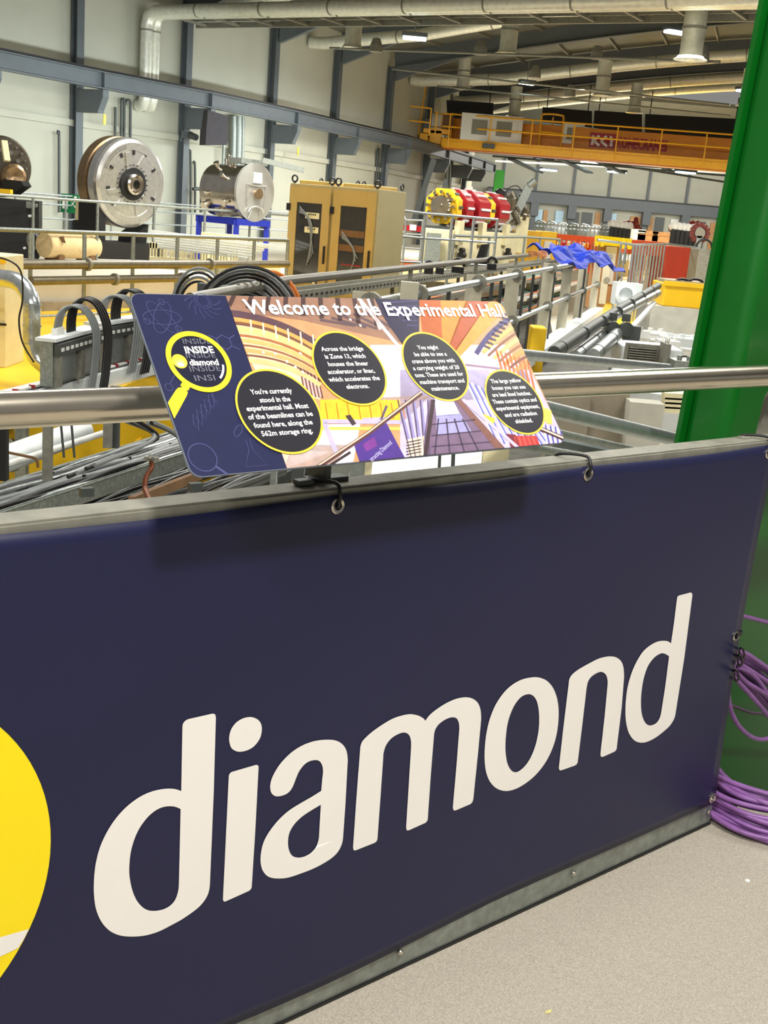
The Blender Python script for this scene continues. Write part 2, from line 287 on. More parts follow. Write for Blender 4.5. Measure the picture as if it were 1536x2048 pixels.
GLYPHS = {'d':[[(0.8533,0.5478),(0.8522,0.5906),(0.8507,0.6607),(0.8511,0.6635),(0.8521,0.666),(0.8534,0.6674),(0.8551,0.6687),(0.8571,0.6697),(0.8592,0.6702),(0.8616,0.6705),(0.864,0.6705),(0.9019,0.6696),(0.9048,0.6694),(0.9073,0.6688),(0.9092,0.6676),(0.9106,0.6657),(0.9114,0.663),(0.9118,0.6598),(0.9144,0.5273),(0.9156,0.3581),(0.9154,0.3535),(0.915,0.3491),(0.9143,0.345),(0.9132,0.3412),(0.9118,0.3377),(0.9098,0.3342),(0.9068,0.3304),(0.9031,0.3265),(0.899,0.3232),(0.8946,0.3205),(0.8898,0.3183),(0.8844,0.3161),(0.8784,0.3139),(0.8718,0.3117),(0.865,0.3097),(0.858,0.3081),(0.8506,0.3068),(0.8434,0.3056),(0.8363,0.3044),(0.8292,0.3033),(0.8219,0.3027),(0.8142,0.3028),(0.8062,0.3034),(0.7983,0.3045),(0.7904,0.3063),(0.7825,0.3087),(0.7749,0.3114),(0.7677,0.3143),(0.7607,0.3176),(0.7541,0.3213),(0.748,0.3255),(0.7423,0.3301),(0.737,0.3352),(0.732,0.341),(0.7274,0.3473),(0.7233,0.3538),(0.7197,0.3605),(0.7167,0.3673),(0.7141,0.3742),(0.7119,0.3808),(0.7102,0.3873),(0.7087,0.3946),(0.7075,0.4032),(0.7066,0.4126),(0.706,0.4219),(0.7059,0.4311),(0.706,0.4404),(0.7064,0.449),(0.707,0.4566),(0.7078,0.4635),(0.709,0.4706),(0.7106,0.4783),(0.7126,0.486),(0.715,0.4934),(0.7178,0.5002),(0.7209,0.5066),(0.7243,0.5128),(0.7279,0.5185),(0.7317,0.524),(0.7358,0.5293),(0.7405,0.5344),(0.7455,0.5393),(0.7508,0.5437),(0.7563,0.5477),(0.7622,0.5513),(0.7681,0.5543),(0.7739,0.5568),(0.7798,0.5589),(0.7857,0.5604),(0.7916,0.5615),(0.7975,0.5621),(0.8037,0.5623),(0.8106,0.562),(0.8177,0.5612),(0.8244,0.5601),(0.8303,0.5587),(0.8358,0.557),(0.8408,0.555),(0.8453,0.5528),(0.8494,0.5504)],[(0.8534,0.5159),(0.8561,0.3788),(0.8561,0.3749),(0.8559,0.371),(0.8554,0.3669),(0.8545,0.3625),(0.8532,0.3578),(0.8516,0.3538),(0.8496,0.3505),(0.8471,0.3477),(0.8442,0.3455),(0.8407,0.3437),(0.8367,0.3425),(0.8324,0.3418),(0.8278,0.3417),(0.823,0.3422),(0.8181,0.3432),(0.8133,0.3445),(0.8085,0.3463),(0.8039,0.3486),(0.7997,0.3514),(0.7958,0.3546),(0.792,0.3585),(0.7882,0.3632),(0.7845,0.3685),(0.7811,0.3743),(0.7782,0.3803),(0.7755,0.3868),(0.7731,0.3936),(0.7709,0.4011),(0.769,0.4089),(0.7675,0.4166),(0.7663,0.4238),(0.7656,0.4308),(0.7653,0.4382),(0.7654,0.4464),(0.7658,0.455),(0.7666,0.4631),(0.7678,0.4703),(0.7694,0.477),(0.7712,0.4833),(0.7734,0.4894),(0.7758,0.4951),(0.7786,0.5004),(0.7816,0.5051),(0.7848,0.5094),(0.7883,0.5133),(0.7921,0.5171),(0.7962,0.5205),(0.8005,0.5233),(0.8049,0.5256),(0.8094,0.5273),(0.814,0.5284),(0.8186,0.5289),(0.8232,0.5289),(0.8279,0.5283),(0.8327,0.5272),(0.8375,0.5256),(0.842,0.5237),(0.8461,0.5214),(0.8498,0.5187)]],'i':[[(0.9421,0.5479),(0.9423,0.5505),(0.9431,0.5528),(0.9449,0.5543),(0.9472,0.5555),(0.9931,0.5553),(0.996,0.555),(0.9983,0.5542),(0.9999,0.5523),(1.0009,0.5499),(1.0015,0.4288),(1.0006,0.3247),(1.0006,0.3221),(0.9998,0.3199),(0.9979,0.3182),(0.9952,0.3169),(0.9503,0.3134),(0.9478,0.3133),(0.9456,0.314),(0.9441,0.3161),(0.943,0.319)],[(0.9391,0.6211),(0.9397,0.6255),(0.941,0.63),(0.9428,0.6341),(0.9454,0.6377),(0.9486,0.6409),(0.9522,0.6434),(0.9564,0.6453),(0.9611,0.6465),(0.9658,0.6472),(0.9704,0.6473),(0.9751,0.6468),(0.9798,0.6458),(0.9844,0.6439),(0.989,0.6413),(0.993,0.6385),(0.9962,0.6354),(0.9988,0.632),(1.0008,0.6284),(1.0022,0.6245),(1.003,0.6203),(1.0032,0.616),(1.0029,0.6115),(1.0021,0.6069),(1.0004,0.6025),(0.9975,0.5982),(0.9937,0.5942),(0.9896,0.591),(0.9853,0.5889),(0.9806,0.5876),(0.9757,0.5869),(0.9703,0.5869),(0.9645,0.5875),(0.9591,0.5888),(0.9543,0.591),(0.9498,0.594),(0.9461,0.5973),(0.9435,0.601),(0.9418,0.6051),(0.9405,0.6092),(0.9395,0.6131),(0.939,0.6171)]],'a':[[(1.1395,0.4656),(1.1401,0.4911),(1.1405,0.4963),(1.1406,0.5014),(1.1402,0.5063),(1.1392,0.5111),(1.1376,0.5156),(1.1357,0.5196),(1.1323,0.5243),(1.1282,0.5276),(1.125,0.5292),(1.1214,0.5303),(1.1178,0.531),(1.1138,0.5314),(1.1098,0.5315),(1.106,0.5311),(1.1026,0.5303),(1.0994,0.529),(1.0963,0.5271),(1.093,0.5244),(1.0898,0.5211),(1.087,0.5176),(1.0849,0.5139),(1.0831,0.5099),(1.0813,0.5057),(1.0795,0.5012),(1.0777,0.4965),(1.0757,0.4923),(1.0735,0.489),(1.071,0.4862),(1.0681,0.484),(1.0647,0.4825),(1.061,0.4816),(1.0568,0.4812),(1.052,0.4814),(1.0468,0.4821),(1.0421,0.4834),(1.0381,0.4855),(1.0347,0.4882),(1.0319,0.4913),(1.0298,0.4949),(1.0284,0.4988),(1.0276,0.5029),(1.0272,0.5071),(1.0275,0.5115),(1.0283,0.5159),(1.0297,0.5203),(1.0316,0.5246),(1.0341,0.529),(1.0371,0.5335),(1.0405,0.538),(1.0444,0.5423),(1.0486,0.5463),(1.0532,0.5499),(1.0581,0.5534),(1.0635,0.5566),(1.0692,0.5596),(1.0754,0.5621),(1.082,0.5642),(1.089,0.5659),(1.0964,0.5671),(1.1044,0.5677),(1.1128,0.5679),(1.1215,0.5673),(1.1309,0.566),(1.1406,0.5641),(1.1492,0.562),(1.1558,0.56),(1.1616,0.5578),(1.1671,0.5551),(1.1723,0.5519),(1.177,0.5483),(1.1813,0.5442),(1.1851,0.5398),(1.1884,0.5349),(1.1911,0.5295),(1.1932,0.5234),(1.1946,0.5168),(1.1958,0.5099),(1.1982,0.4188),(1.1983,0.3584),(1.1983,0.3531),(1.1979,0.3478),(1.1969,0.3428),(1.195,0.338),(1.1923,0.3333),(1.1891,0.3293),(1.1852,0.326),(1.1806,0.3232),(1.1755,0.3209),(1.1697,0.3189),(1.1633,0.3174),(1.1564,0.316),(1.1488,0.3147),(1.1406,0.3137),(1.1321,0.313),(1.1231,0.3127),(1.1138,0.3127),(1.1045,0.3128),(1.0952,0.313),(1.086,0.3134),(1.0772,0.3143),(1.0688,0.316),(1.0608,0.3183),(1.0534,0.3209),(1.0465,0.3238),(1.0402,0.3272),(1.0346,0.3311),(1.0297,0.3359),(1.0255,0.3414),(1.0221,0.347),(1.0196,0.3526),(1.0178,0.3583),(1.0165,0.3641),(1.0158,0.3701),(1.0156,0.3763),(1.016,0.3825),(1.0168,0.3892),(1.0181,0.3959),(1.0201,0.4023),(1.0229,0.4081),(1.0262,0.4134),(1.0303,0.4187),(1.0353,0.4242),(1.041,0.4296),(1.0471,0.4346),(1.0535,0.4391),(1.0604,0.4431),(1.0675,0.4466),(1.0748,0.4493),(1.0823,0.4515),(1.0903,0.4535),(1.099,0.4556),(1.1081,0.4576),(1.1168,0.4595),(1.1247,0.4615),(1.1322,0.4636)],[(1.1408,0.4381),(1.1416,0.3794),(1.1417,0.3753),(1.1415,0.3712),(1.1409,0.367),(1.1397,0.3627),(1.1381,0.3584),(1.1356,0.3545),(1.132,0.3512),(1.1276,0.3483),(1.1225,0.3462),(1.1165,0.3451),(1.11,0.3448),(1.1036,0.3455),(1.0974,0.3473),(1.0913,0.35),(1.0861,0.3534),(1.0822,0.3575),(1.0791,0.3623),(1.0767,0.3674),(1.0748,0.3727),(1.0735,0.3783),(1.0728,0.384),(1.0726,0.3901),(1.0729,0.3963),(1.0741,0.402),(1.0763,0.4071),(1.0793,0.4118),(1.0831,0.4161),(1.0877,0.42),(1.0932,0.4235),(1.0991,0.4265),(1.1053,0.429),(1.112,0.431),(1.1189,0.4329),(1.126,0.4347),(1.1334,0.4364)]],'m':[[(1.2231,0.5245),(1.2231,0.5276),(1.2233,0.5306),(1.224,0.5335),(1.225,0.5361),(1.2264,0.5386),(1.2287,0.541),(1.2333,0.5443),(1.2393,0.5479),(1.2458,0.5513),(1.2524,0.5542),(1.2595,0.5569),(1.267,0.5595),(1.2752,0.5621),(1.2839,0.5646),(1.2923,0.5665),(1.3,0.5676),(1.3073,0.5681),(1.3148,0.5681),(1.3225,0.568),(1.3304,0.5674),(1.3379,0.5662),(1.3451,0.5643),(1.3519,0.5617),(1.3582,0.559),(1.3638,0.556),(1.3689,0.5528),(1.373,0.5498),(1.377,0.5461),(1.3798,0.5427),(1.3827,0.5463),(1.3861,0.5498),(1.3904,0.5531),(1.396,0.5561),(1.4024,0.559),(1.4094,0.5616),(1.4168,0.5641),(1.4248,0.5664),(1.4328,0.5683),(1.4409,0.5696),(1.449,0.5706),(1.4571,0.571),(1.465,0.5708),(1.4728,0.5701),(1.4803,0.5688),(1.4873,0.567),(1.4939,0.5647),(1.5002,0.5617),(1.5063,0.558),(1.512,0.5536),(1.517,0.5487),(1.5209,0.5434),(1.5241,0.5377),(1.5268,0.5315),(1.5288,0.5248),(1.5303,0.5176),(1.5316,0.5102),(1.5338,0.4315),(1.5349,0.3376),(1.5348,0.3329),(1.5339,0.3291),(1.5315,0.3265),(1.5283,0.3247),(1.4883,0.3226),(1.4846,0.3232),(1.4816,0.3249),(1.4797,0.3282),(1.4785,0.3324),(1.4766,0.4192),(1.4732,0.504),(1.4723,0.509),(1.4712,0.5138),(1.4696,0.5182),(1.4675,0.5222),(1.465,0.5259),(1.4619,0.5289),(1.4563,0.532),(1.4497,0.5338),(1.4445,0.5342),(1.4388,0.534),(1.4333,0.5333),(1.4278,0.532),(1.4224,0.5301),(1.4177,0.5279),(1.414,0.5253),(1.411,0.5223),(1.4087,0.519),(1.4073,0.5153),(1.4065,0.5113),(1.4062,0.5072),(1.4084,0.4242),(1.4116,0.3324),(1.412,0.3278),(1.4114,0.324),(1.4093,0.3215),(1.4062,0.3198),(1.3648,0.3173),(1.3612,0.3176),(1.3582,0.319),(1.3565,0.322),(1.3555,0.3259),(1.3525,0.4132),(1.3493,0.4955),(1.3488,0.5006),(1.3482,0.5057),(1.3471,0.5105),(1.3455,0.5151),(1.3435,0.5195),(1.341,0.5232),(1.3362,0.5276),(1.3305,0.5306),(1.3263,0.5318),(1.3217,0.5324),(1.3169,0.5323),(1.3108,0.5315),(1.3042,0.5301),(1.2984,0.528),(1.2936,0.5251),(1.2896,0.5216),(1.2863,0.5178),(1.2839,0.5136),(1.2824,0.5091),(1.2813,0.5049),(1.2808,0.501),(1.2807,0.4974),(1.281,0.4939),(1.2826,0.4102),(1.2834,0.33),(1.2836,0.3251),(1.2828,0.3213),(1.2804,0.3192),(1.277,0.3182),(1.2321,0.3176),(1.2292,0.318),(1.2268,0.3193),(1.2253,0.3222),(1.2243,0.3259),(1.2234,0.4273)]],'o':[[(1.6632,0.5726),(1.6696,0.5719),(1.6753,0.571),(1.6816,0.5694),(1.6894,0.5669),(1.6978,0.5636),(1.7059,0.5597),(1.7133,0.5552),(1.7203,0.55),(1.7269,0.5442),(1.7332,0.5377),(1.7392,0.5305),(1.7446,0.5228),(1.7494,0.5148),(1.7537,0.5064),(1.7574,0.4979),(1.7605,0.4894),(1.7629,0.4809),(1.7649,0.4721),(1.7664,0.4629),(1.7675,0.4535),(1.7681,0.4437),(1.7682,0.4335),(1.7677,0.423),(1.7665,0.4127),(1.7643,0.4027),(1.7613,0.3929),(1.7574,0.3835),(1.7527,0.3745),(1.7471,0.366),(1.7407,0.3581),(1.7332,0.3508),(1.7248,0.3441),(1.716,0.3384),(1.707,0.3337),(1.6975,0.3299),(1.688,0.3269),(1.6785,0.3245),(1.6689,0.3228),(1.6593,0.322),(1.6494,0.3221),(1.6395,0.3231),(1.6297,0.3252),(1.6199,0.3288),(1.6102,0.3335),(1.6012,0.3391),(1.5929,0.3456),(1.5852,0.3529),(1.5784,0.3607),(1.5726,0.369),(1.5677,0.3777),(1.5635,0.3867),(1.56,0.396),(1.5572,0.4057),(1.555,0.4156),(1.5533,0.4256),(1.5521,0.4358),(1.5513,0.4463),(1.5509,0.4571),(1.551,0.4683),(1.5516,0.479),(1.5529,0.4892),(1.5547,0.4991),(1.5573,0.5086),(1.5606,0.5178),(1.5645,0.5267),(1.5694,0.535),(1.5754,0.5429),(1.5824,0.5503),(1.5895,0.5565),(1.5965,0.5613),(1.6037,0.5651),(1.6113,0.5681),(1.6194,0.5706),(1.6279,0.5724),(1.6366,0.5735),(1.6456,0.5738),(1.6549,0.5733)],[(1.6626,0.536),(1.6679,0.5345),(1.6727,0.5322),(1.6772,0.5292),(1.6815,0.5256),(1.6855,0.5214),(1.6892,0.5165),(1.6926,0.5107),(1.6956,0.5043),(1.6983,0.4976),(1.7006,0.4906),(1.7026,0.4832),(1.7043,0.4759),(1.7056,0.4689),(1.7067,0.462),(1.7074,0.4547),(1.7078,0.4469),(1.7078,0.4388),(1.7073,0.4308),(1.7065,0.423),(1.7053,0.4153),(1.7034,0.4077),(1.7009,0.4001),(1.6978,0.3927),(1.6943,0.3859),(1.6901,0.38),(1.6856,0.3748),(1.6808,0.3705),(1.676,0.3672),(1.671,0.3647),(1.6662,0.363),(1.6617,0.3619),(1.6573,0.3616),(1.6529,0.3621),(1.6483,0.3637),(1.6437,0.3661),(1.6392,0.3696),(1.6345,0.3745),(1.6299,0.3805),(1.6259,0.3868),(1.6225,0.3934),(1.6198,0.4004),(1.6173,0.4077),(1.6152,0.4151),(1.6134,0.4228),(1.612,0.4309),(1.6108,0.4398),(1.6099,0.4491),(1.6095,0.4583),(1.6094,0.4673),(1.6097,0.4762),(1.6106,0.4846),(1.6121,0.4923),(1.6142,0.4995),(1.6168,0.5063),(1.6197,0.5126),(1.6231,0.5185),(1.6271,0.5237),(1.6318,0.5283),(1.6371,0.5323),(1.6428,0.5351),(1.6493,0.5364),(1.6562,0.5367)]],'n':[[(1.7851,0.5329),(1.7848,0.5371),(1.7849,0.5411),(1.7858,0.5447),(1.7874,0.5479),(1.7897,0.5508),(1.7932,0.5534),(1.7985,0.5561),(1.8053,0.5587),(1.8133,0.5613),(1.8234,0.5638),(1.8349,0.5663),(1.846,0.5685),(1.8558,0.5704),(1.8651,0.5721),(1.8747,0.5732),(1.8848,0.5735),(1.895,0.5731),(1.9049,0.5722),(1.9144,0.5706),(1.9234,0.5684),(1.9317,0.5656),(1.9394,0.5619),(1.9464,0.5575),(1.9525,0.5527),(1.9574,0.5477),(1.9614,0.5422),(1.9648,0.536),(1.9679,0.5285),(1.9704,0.52),(1.9727,0.5111),(1.9802,0.4335),(1.9831,0.3387),(1.9836,0.3347),(1.983,0.3313),(1.9806,0.3289),(1.977,0.3272),(1.9397,0.3246),(1.9349,0.3251),(1.931,0.3265),(1.9286,0.3295),(1.927,0.3334),(1.9229,0.4285),(1.9179,0.5012),(1.9173,0.5062),(1.9164,0.5111),(1.9148,0.516),(1.9125,0.521),(1.9095,0.526),(1.9059,0.5303),(1.8991,0.5354),(1.8915,0.5388),(1.8866,0.5399),(1.8815,0.5402),(1.8763,0.5398),(1.8707,0.539),(1.8649,0.5375),(1.8598,0.5356),(1.8555,0.5331),(1.852,0.5301),(1.8493,0.5263),(1.8477,0.5213),(1.8469,0.5156),(1.8466,0.5094),(1.8491,0.4244),(1.8508,0.3398),(1.851,0.3348),(1.8499,0.3309),(1.8469,0.3288),(1.8426,0.3278),(1.8009,0.3278),(1.7967,0.3284),(1.7933,0.3299),(1.7911,0.3329),(1.7896,0.3369),(1.7868,0.4322)]],'d2':[[(2.1308,0.5609),(2.13,0.6116),(2.1272,0.6701),(2.1275,0.6735),(2.1291,0.6759),(2.1328,0.6769),(2.1379,0.6771),(2.1719,0.6776),(2.1764,0.6775),(2.1803,0.6763),(2.1831,0.6737),(2.1853,0.6701),(2.1928,0.511),(2.193,0.3734),(2.193,0.3684),(2.1924,0.3634),(2.1907,0.3585),(2.1875,0.3534),(2.1831,0.3485),(2.1778,0.3441),(2.1717,0.3405),(2.1647,0.3374),(2.1568,0.3344),(2.1477,0.3311),(2.1376,0.3279),(2.1274,0.3254),(2.1171,0.3236),(2.1068,0.3225),(2.097,0.3222),(2.0879,0.3228),(2.0793,0.3242),(2.0709,0.3264),(2.0626,0.3292),(2.0545,0.3329),(2.0464,0.3378),(2.038,0.3445),(2.0297,0.3524),(2.0224,0.3607),(2.0164,0.369),(2.0115,0.3777),(2.0071,0.3867),(2.0033,0.3957),(2.0001,0.4049),(1.9974,0.4148),(1.995,0.4259),(1.993,0.4376),(1.9917,0.4491),(1.9908,0.4603),(1.9905,0.4712),(1.991,0.482),(1.9924,0.4927),(1.9946,0.5032),(1.9976,0.5132),(2.0012,0.5225),(2.0055,0.5312),(2.0105,0.5395),(2.0162,0.5473),(2.0226,0.5547),(2.0299,0.5609),(2.0384,0.5657),(2.0478,0.5693),(2.0572,0.572),(2.066,0.5739),(2.0748,0.5749),(2.0839,0.575),(2.0938,0.5741),(2.1039,0.5723),(2.1129,0.5701),(2.1198,0.5674),(2.1256,0.5643)],[(2.1309,0.5294),(2.1343,0.4552),(2.1342,0.387),(2.1337,0.3818),(2.1327,0.3769),(2.1308,0.3725),(2.1278,0.3686),(2.1238,0.3653),(2.1187,0.3631),(2.1118,0.3621),(2.1038,0.3622),(2.0961,0.3636),(2.0892,0.3664),(2.0827,0.3705),(2.0766,0.3758),(2.0708,0.3824),(2.0653,0.3902),(2.0605,0.3984),(2.0567,0.4067),(2.0535,0.4155),(2.0508,0.4248),(2.0486,0.4347),(2.0468,0.445),(2.0457,0.4556),(2.0451,0.4666),(2.0451,0.4779),(2.0459,0.4886),(2.0476,0.4987),(2.05,0.5081),(2.0534,0.5164),(2.0578,0.5232),(2.0631,0.5289),(2.0687,0.5335),(2.0743,0.5369),(2.0802,0.5394),(2.0862,0.541),(2.0923,0.5422),(2.0986,0.5427),(2.1055,0.5417),(2.1134,0.5388),(2.122,0.5345)]],'ray':[[(0.5616,0.3959),(0.6026,0.3918),(0.5955,0.3783),(0.5864,0.3656),(0.5614,0.3598)]]}
# ================================================================== BRIDGE: floor, barrier, banner, handrail, sign
mb = MB()
mb.prism([B(-4, .015, 0), B(6.5, .015, 0), B(6.5, -5, 0), B(-4, -5, 0)], (0, 0, -.08))
struct('floor', mb, floor_mat)

# wave of the vinyl sheet
def wave(u, z):
    e = (z-.06)/.95
    w = .0035*sin(u*2.9+.5)*sin(pi*e) + .0018*sin(u*7+z*3)*(1-e) + .003*sin(u*5.6+1)*(1-e)**3
    return w
def edge_u(z):                                    # right hem of the banner is pulled in between the eyelets
    return 2.437 - .020*sin(pi*min(1, max(0, (z-.06)/.95)))
def bz0(u): return .062 + .010*sin(u*3.1+1.2)*(1 if u < 1.6 else .3)
def bz1(u): return 1.008 - .005*abs(sin((u-1.13)*pi/.63))
def banner_pt(u, z, off=0): return B(u, -.004-wave(u, z)-off, z)
banner = thing('banner', B(1.0, 0, .06), 'navy blue vinyl banner lashed to the walkway barrier, lettered diamond in white', 'banner')
mb = MB(); NU, NZ = 130, 40; U0 = -1.2
vs = []
for j in range(NZ+1):
    for i in range(NU+1):
        f = i/NU; e = j/NZ
        u = U0 + f*(2.437-U0)
        z = bz0(u)*(1-e) + bz1(u)*e
        u = U0 + f*(edge_u(z)-U0)
        vs.append(banner_pt(u, z))
mb.add(vs, [(j*(NU+1)+i, j*(NU+1)+i+1, (j+1)*(NU+1)+i+1, (j+1)*(NU+1)+i) for j in range(NZ) for i in range(NU)], True)
sheet = part(banner, 'vinyl_sheet', mb, navy)
sd = sheet.modifiers.new('t', 'SOLIDIFY'); sd.thickness = .0012; sd.offset = -1 

def flat_print(name, contours, m, parent, off, label=None, step=.04):
    """filled outline with holes laid on the waving sheet"""
    cu = bpy.data.curves.new('p', 'CURVE'); cu.dimensions = '2D'; cu.fill_mode = 'BOTH'
    for c in contours:
        s = cu.splines.new('POLY'); s.points.add(len(c)-1); s.use_cyclic_u = True
        for i, (a, b) in enumerate(c): s.points[i].co = (a, b, 0, 1)
    o = bpy.data.objects.new('p', cu); COL.objects.link(o)
    dg = bpy.context.evaluated_depsgraph_get(); dg.update()
    me = bpy.data.meshes.new_from_object(o.evaluated_get(dg))
    bm = bmesh.new(); bm.from_mesh(me)
    x0 = min(v.co.x for v in bm.verts); x1 = max(v.co.x for v in bm.verts)
    y0 = min(v.co.y for v in bm.verts); y1 = max(v.co.y for v in bm.verts)
    k = x0+step
    while k < x1:
        bmesh.ops.bisect_plane(bm, geom=bm.verts[:]+bm.edges[:]+bm.faces[:], plane_co=(k, 0, 0), plane_no=(1, 0, 0)); k += step
    k = y0+step
    while k < y1:
        bmesh.ops.bisect_plane(bm, geom=bm.verts[:]+bm.edges[:]+bm.faces[:], plane_co=(0, k, 0), plane_no=(0, 1, 0)); k += step
    bm.verts.index_update()
    q = MB(); q.add([banner_pt(v.co.x, v.co.y, off) for v in bm.verts], [tuple(v.index for v in f.verts) for f in bm.faces], True)
    bm.free(); bpy.data.objects.remove(o); bpy.data.curves.remove(cu); bpy.data.meshes.remove(me)
    ob = link_mesh(name, q, m, parent=parent, fix=False)
    if label: ob['label'] = label
    return ob
for key, nm in (('d', 'd'), ('i', 'i'), ('a', 'a'), ('m', 'm'), ('o', 'o'), ('n', 'n'), ('d2', 'd')):
    flat_print('printed_letter', GLYPHS[key], white_print, banner, .0012, 'white letter '+nm)
LC = (.3267, .5277); LR = .3087
disc = flat_print('logo_disc', [[(LC[0]+LR*cos(2*pi*k/96), LC[1]+LR*sin(2*pi*k/96)) for k in range(96)]], yellow_print, banner, .0012, 'yellow disc with white rays')
def clip_ray(o, ang, w0):
    # tapering ray from the burst's origin to the rim
    d = (cos(ang), sin(ang)); n = (-d[1], d[0])
    ox, oy = o[0]-LC[0], o[1]-LC[1]; b = ox*d[0]+oy*d[1]; L = -b+sqrt(max(0, b*b-(ox*ox+oy*oy-LR*LR)))
    w1 = w0*.62
    return [(o[0]+n[0]*w0, o[1]+n[1]*w0), (o[0]-n[0]*w0, o[1]-n[1]*w0), (o[0]+d[0]*L*.985-n[0]*w1, o[1]+d[1]*L*.985-n[1]*w1), (o[0]+d[0]*L*.985+n[0]*w1, o[1]+d[1]*L*.985+n[1]*w1)]
OB = (.30, .37)
for a in (90, 118, 145, 172):
    flat_print('logo_ray', [clip_ray(OB, radians(a), .028)], white_print, disc, .0018)
flat_print('logo_ray', [[(.33, .41), *GLYPHS['ray'][0][1:3], (.5864, .3656), (.33, .33)]], white_print, disc, .0018)

def eyelet(u, z, tilt=0):
    q = MB(); o = banner_pt(u, z, .001); ax = (-BN)
    q.lathe([(.0135, -.002), (.0140, .0015), (.0115, .0035), (.0075, .0022), (.0065, -.002)], o, ax, 28)
    return part(banner, 'eyelet', q, chrome, None)
EY = [(1.128, .9895), (1.757, .9915), (2.407, .9893), (2.396, .5315), (2.420, .083), (.50, .988), (-.1, .988)]
for u, z in EY: eyelet(u, z)
# zip ties over the top rail
for (u, z), lb in zip([EY[0], EY[1], EY[2], EY[5]], ('under the sign stem', 'near the lower right sign corner', 'at the green column end', 'left of the sign stem')):
    q = MB(); o = banner_pt(u, z, .003)
    q.tube(spl([o+V((0, 0, -.003)), o+V((0, 0, .012))-BN*.003, B(u, -.008, 1.012), B(u, .006, 1.026), B(u+.0-.03, .05, 1.023), B(u-.035, .058, 1.005), B(u-.02, .03, .992), o+BN*.012, o+V((0, 0, -.004))+BN*.004], 5), .0034, 6)
    one('zip_tie', q, rubber, 'black zip tie through the banner eyelet '+lb, 'zip tie', None)
q = MB(); o = banner_pt(2.396, .5315, .003)
q.tube(spl([o, o+V((0, 0, .006))+BU*.02, o+BU*.045+BN*.02, o+BU*.03+BN*.04], 5), .0034, 6)
one('zip_tie', q, rubber, 'black zip tie at the banner eyelet halfway down the right hem', 'zip tie')

# barrier frame: top angle, kick plate, uprights
barrier = thing('walkway_barrier', B(1, .02, 0), 'galvanised steel barrier frame of the walkway behind the navy banner', 'barrier')
q = MB(); q.bar(B(-4, .032, 1.0155), B(4.2, .032, 1.0155), .052, .006); q.bar(B(-4, .004, .99), B(4.2, .004, .99), .005, .05)
part(barrier, 'top_rail', q, galv_dull, bevel=.001)
q = MB(); q.bar(B(-4, .004, .053), B(2.437, .004, .053), .006, .098)
kick = part(barrier, 'kick_plate', q, galv)
for u in (1.372, 1.893, 2.418, .84):
    s_ = MB(); o = B(u, -.0035, .043); s_.lathe([(.0001, .005), (.004, .004), (.006, .001), (.006, -.001)], o, -BN, 12); part(kick, 'screw', s_, chrome)
q = MB(); q.bar(B(-4, .012, .004), B(2.437, .012, .004), .03, .006); part(barrier, 'rubber_seal', q, rubber)
for u in (-.3, 1.135, 2.36):
    q = MB(); q.bar(B(u, .06, -.2), B(u, .06, 1.135 if u < 2 else .98), .012, .05, BN); part(barrier, 'upright', q, steel_dark, bevel=.001)
q = MB(); q.bar(B(1.105, .05, 1.022), B(1.18, .05, 1.022), .03, .008); part(barrier, 'clamp_plate', q, steel_dark, bevel=.002)
q = MB(); q.box(B(1.085, .035, 1.024), (.03, .022, .010), Matrix.Rotation(-AZ+pi/2, 3, 'Z')); part(barrier, 'clamp_block', q, steel_dark, bevel=.003)
# mesh infill panels of the barrier, seen in slots from above
q = MB()
q.bar(B(-4, .03, .5), B(2.37, .03, .5), .004, .9); part(barrier, 'infill_panel', q, galv_dull)
# end of the barrier near the green column: grey plate
q = MB()
a = Bp(1519, 870, .12)
q.prism([a, a+BU*.30, a+BU*.30+ZZ*.14, a+BU*.034+ZZ*.12, a+BU*.012+ZZ*.095], BN*.012)
part(barrier, 'end_plate', q, galv_dull, bevel=.001)
q = MB(); a = Bp(1486, 880, .04); q.box(a+ZZ*.0, (.03, .02, .016), Matrix.Rotation(-AZ+pi/2, 3, 'Z')); part(barrier, 'rail_clip', q, galv_dull, bevel=.002)

# stainless handrail
hr = thing('handrail', B(1, .08, 1.157), 'thick brushed stainless steel handrail tube behind the welcome sign', 'handrail')
q = MB(); q.tube([B(-3, .08, 1.157), B(1.9, .08, 1.157), B(4.6, .08, 1.157)], .0262, 40)
part(hr, 'tube', q, stainless)

# ------------------------------------------------------------------ welcome sign
SO = V((-.2669, 1.5235, 1.087)); SU = V((.7564, .6541, 0)); SV = V((-.4287, .4959, .7552)).normalized(); SN = SU.cross(SV).normalized()
if SN.dot(EYE-SO) < 0: SN = -SN
SW, SH = .7716, .3050
def S(s, t, o=0): return SO + SU*s + SV*t + SN*o
def Sp(px, py):
    v = hit(px, py, SO, SN)-SO; return (v.dot(SU), v.dot(SV))
def rr(w, h, r, n=8, x0=0, y0=0):
    out = []
    for cx, cy, a0 in ((w-r, r, -90), (w-r, h-r, 0), (r, h-r, 90), (r, r, 180)):
        for k in range(n+1):
            a = radians(a0+90*k/n); out.append((x0+cx+r*cos(a), y0+cy+r*sin(a)))
    return out
sign_navy = mat('sign_navy_print', (25, 29, 68), .55, var=.08, scale=30, spec=.2)
sign_edge = mat('sign_edge', (120, 128, 140), .5)
sign = thing('welcome_sign', S(SW/2, 0, -.01), 'slanted navy information sign reading Welcome to the Experimental Hall with magnifying glass emblem', 'sign')
q = MB(); q.prism([S(a, b, -.004) for a, b in rr(SW, SH, .017)], SN*.0037); part(sign, 'backing_plate', q, sign_edge)
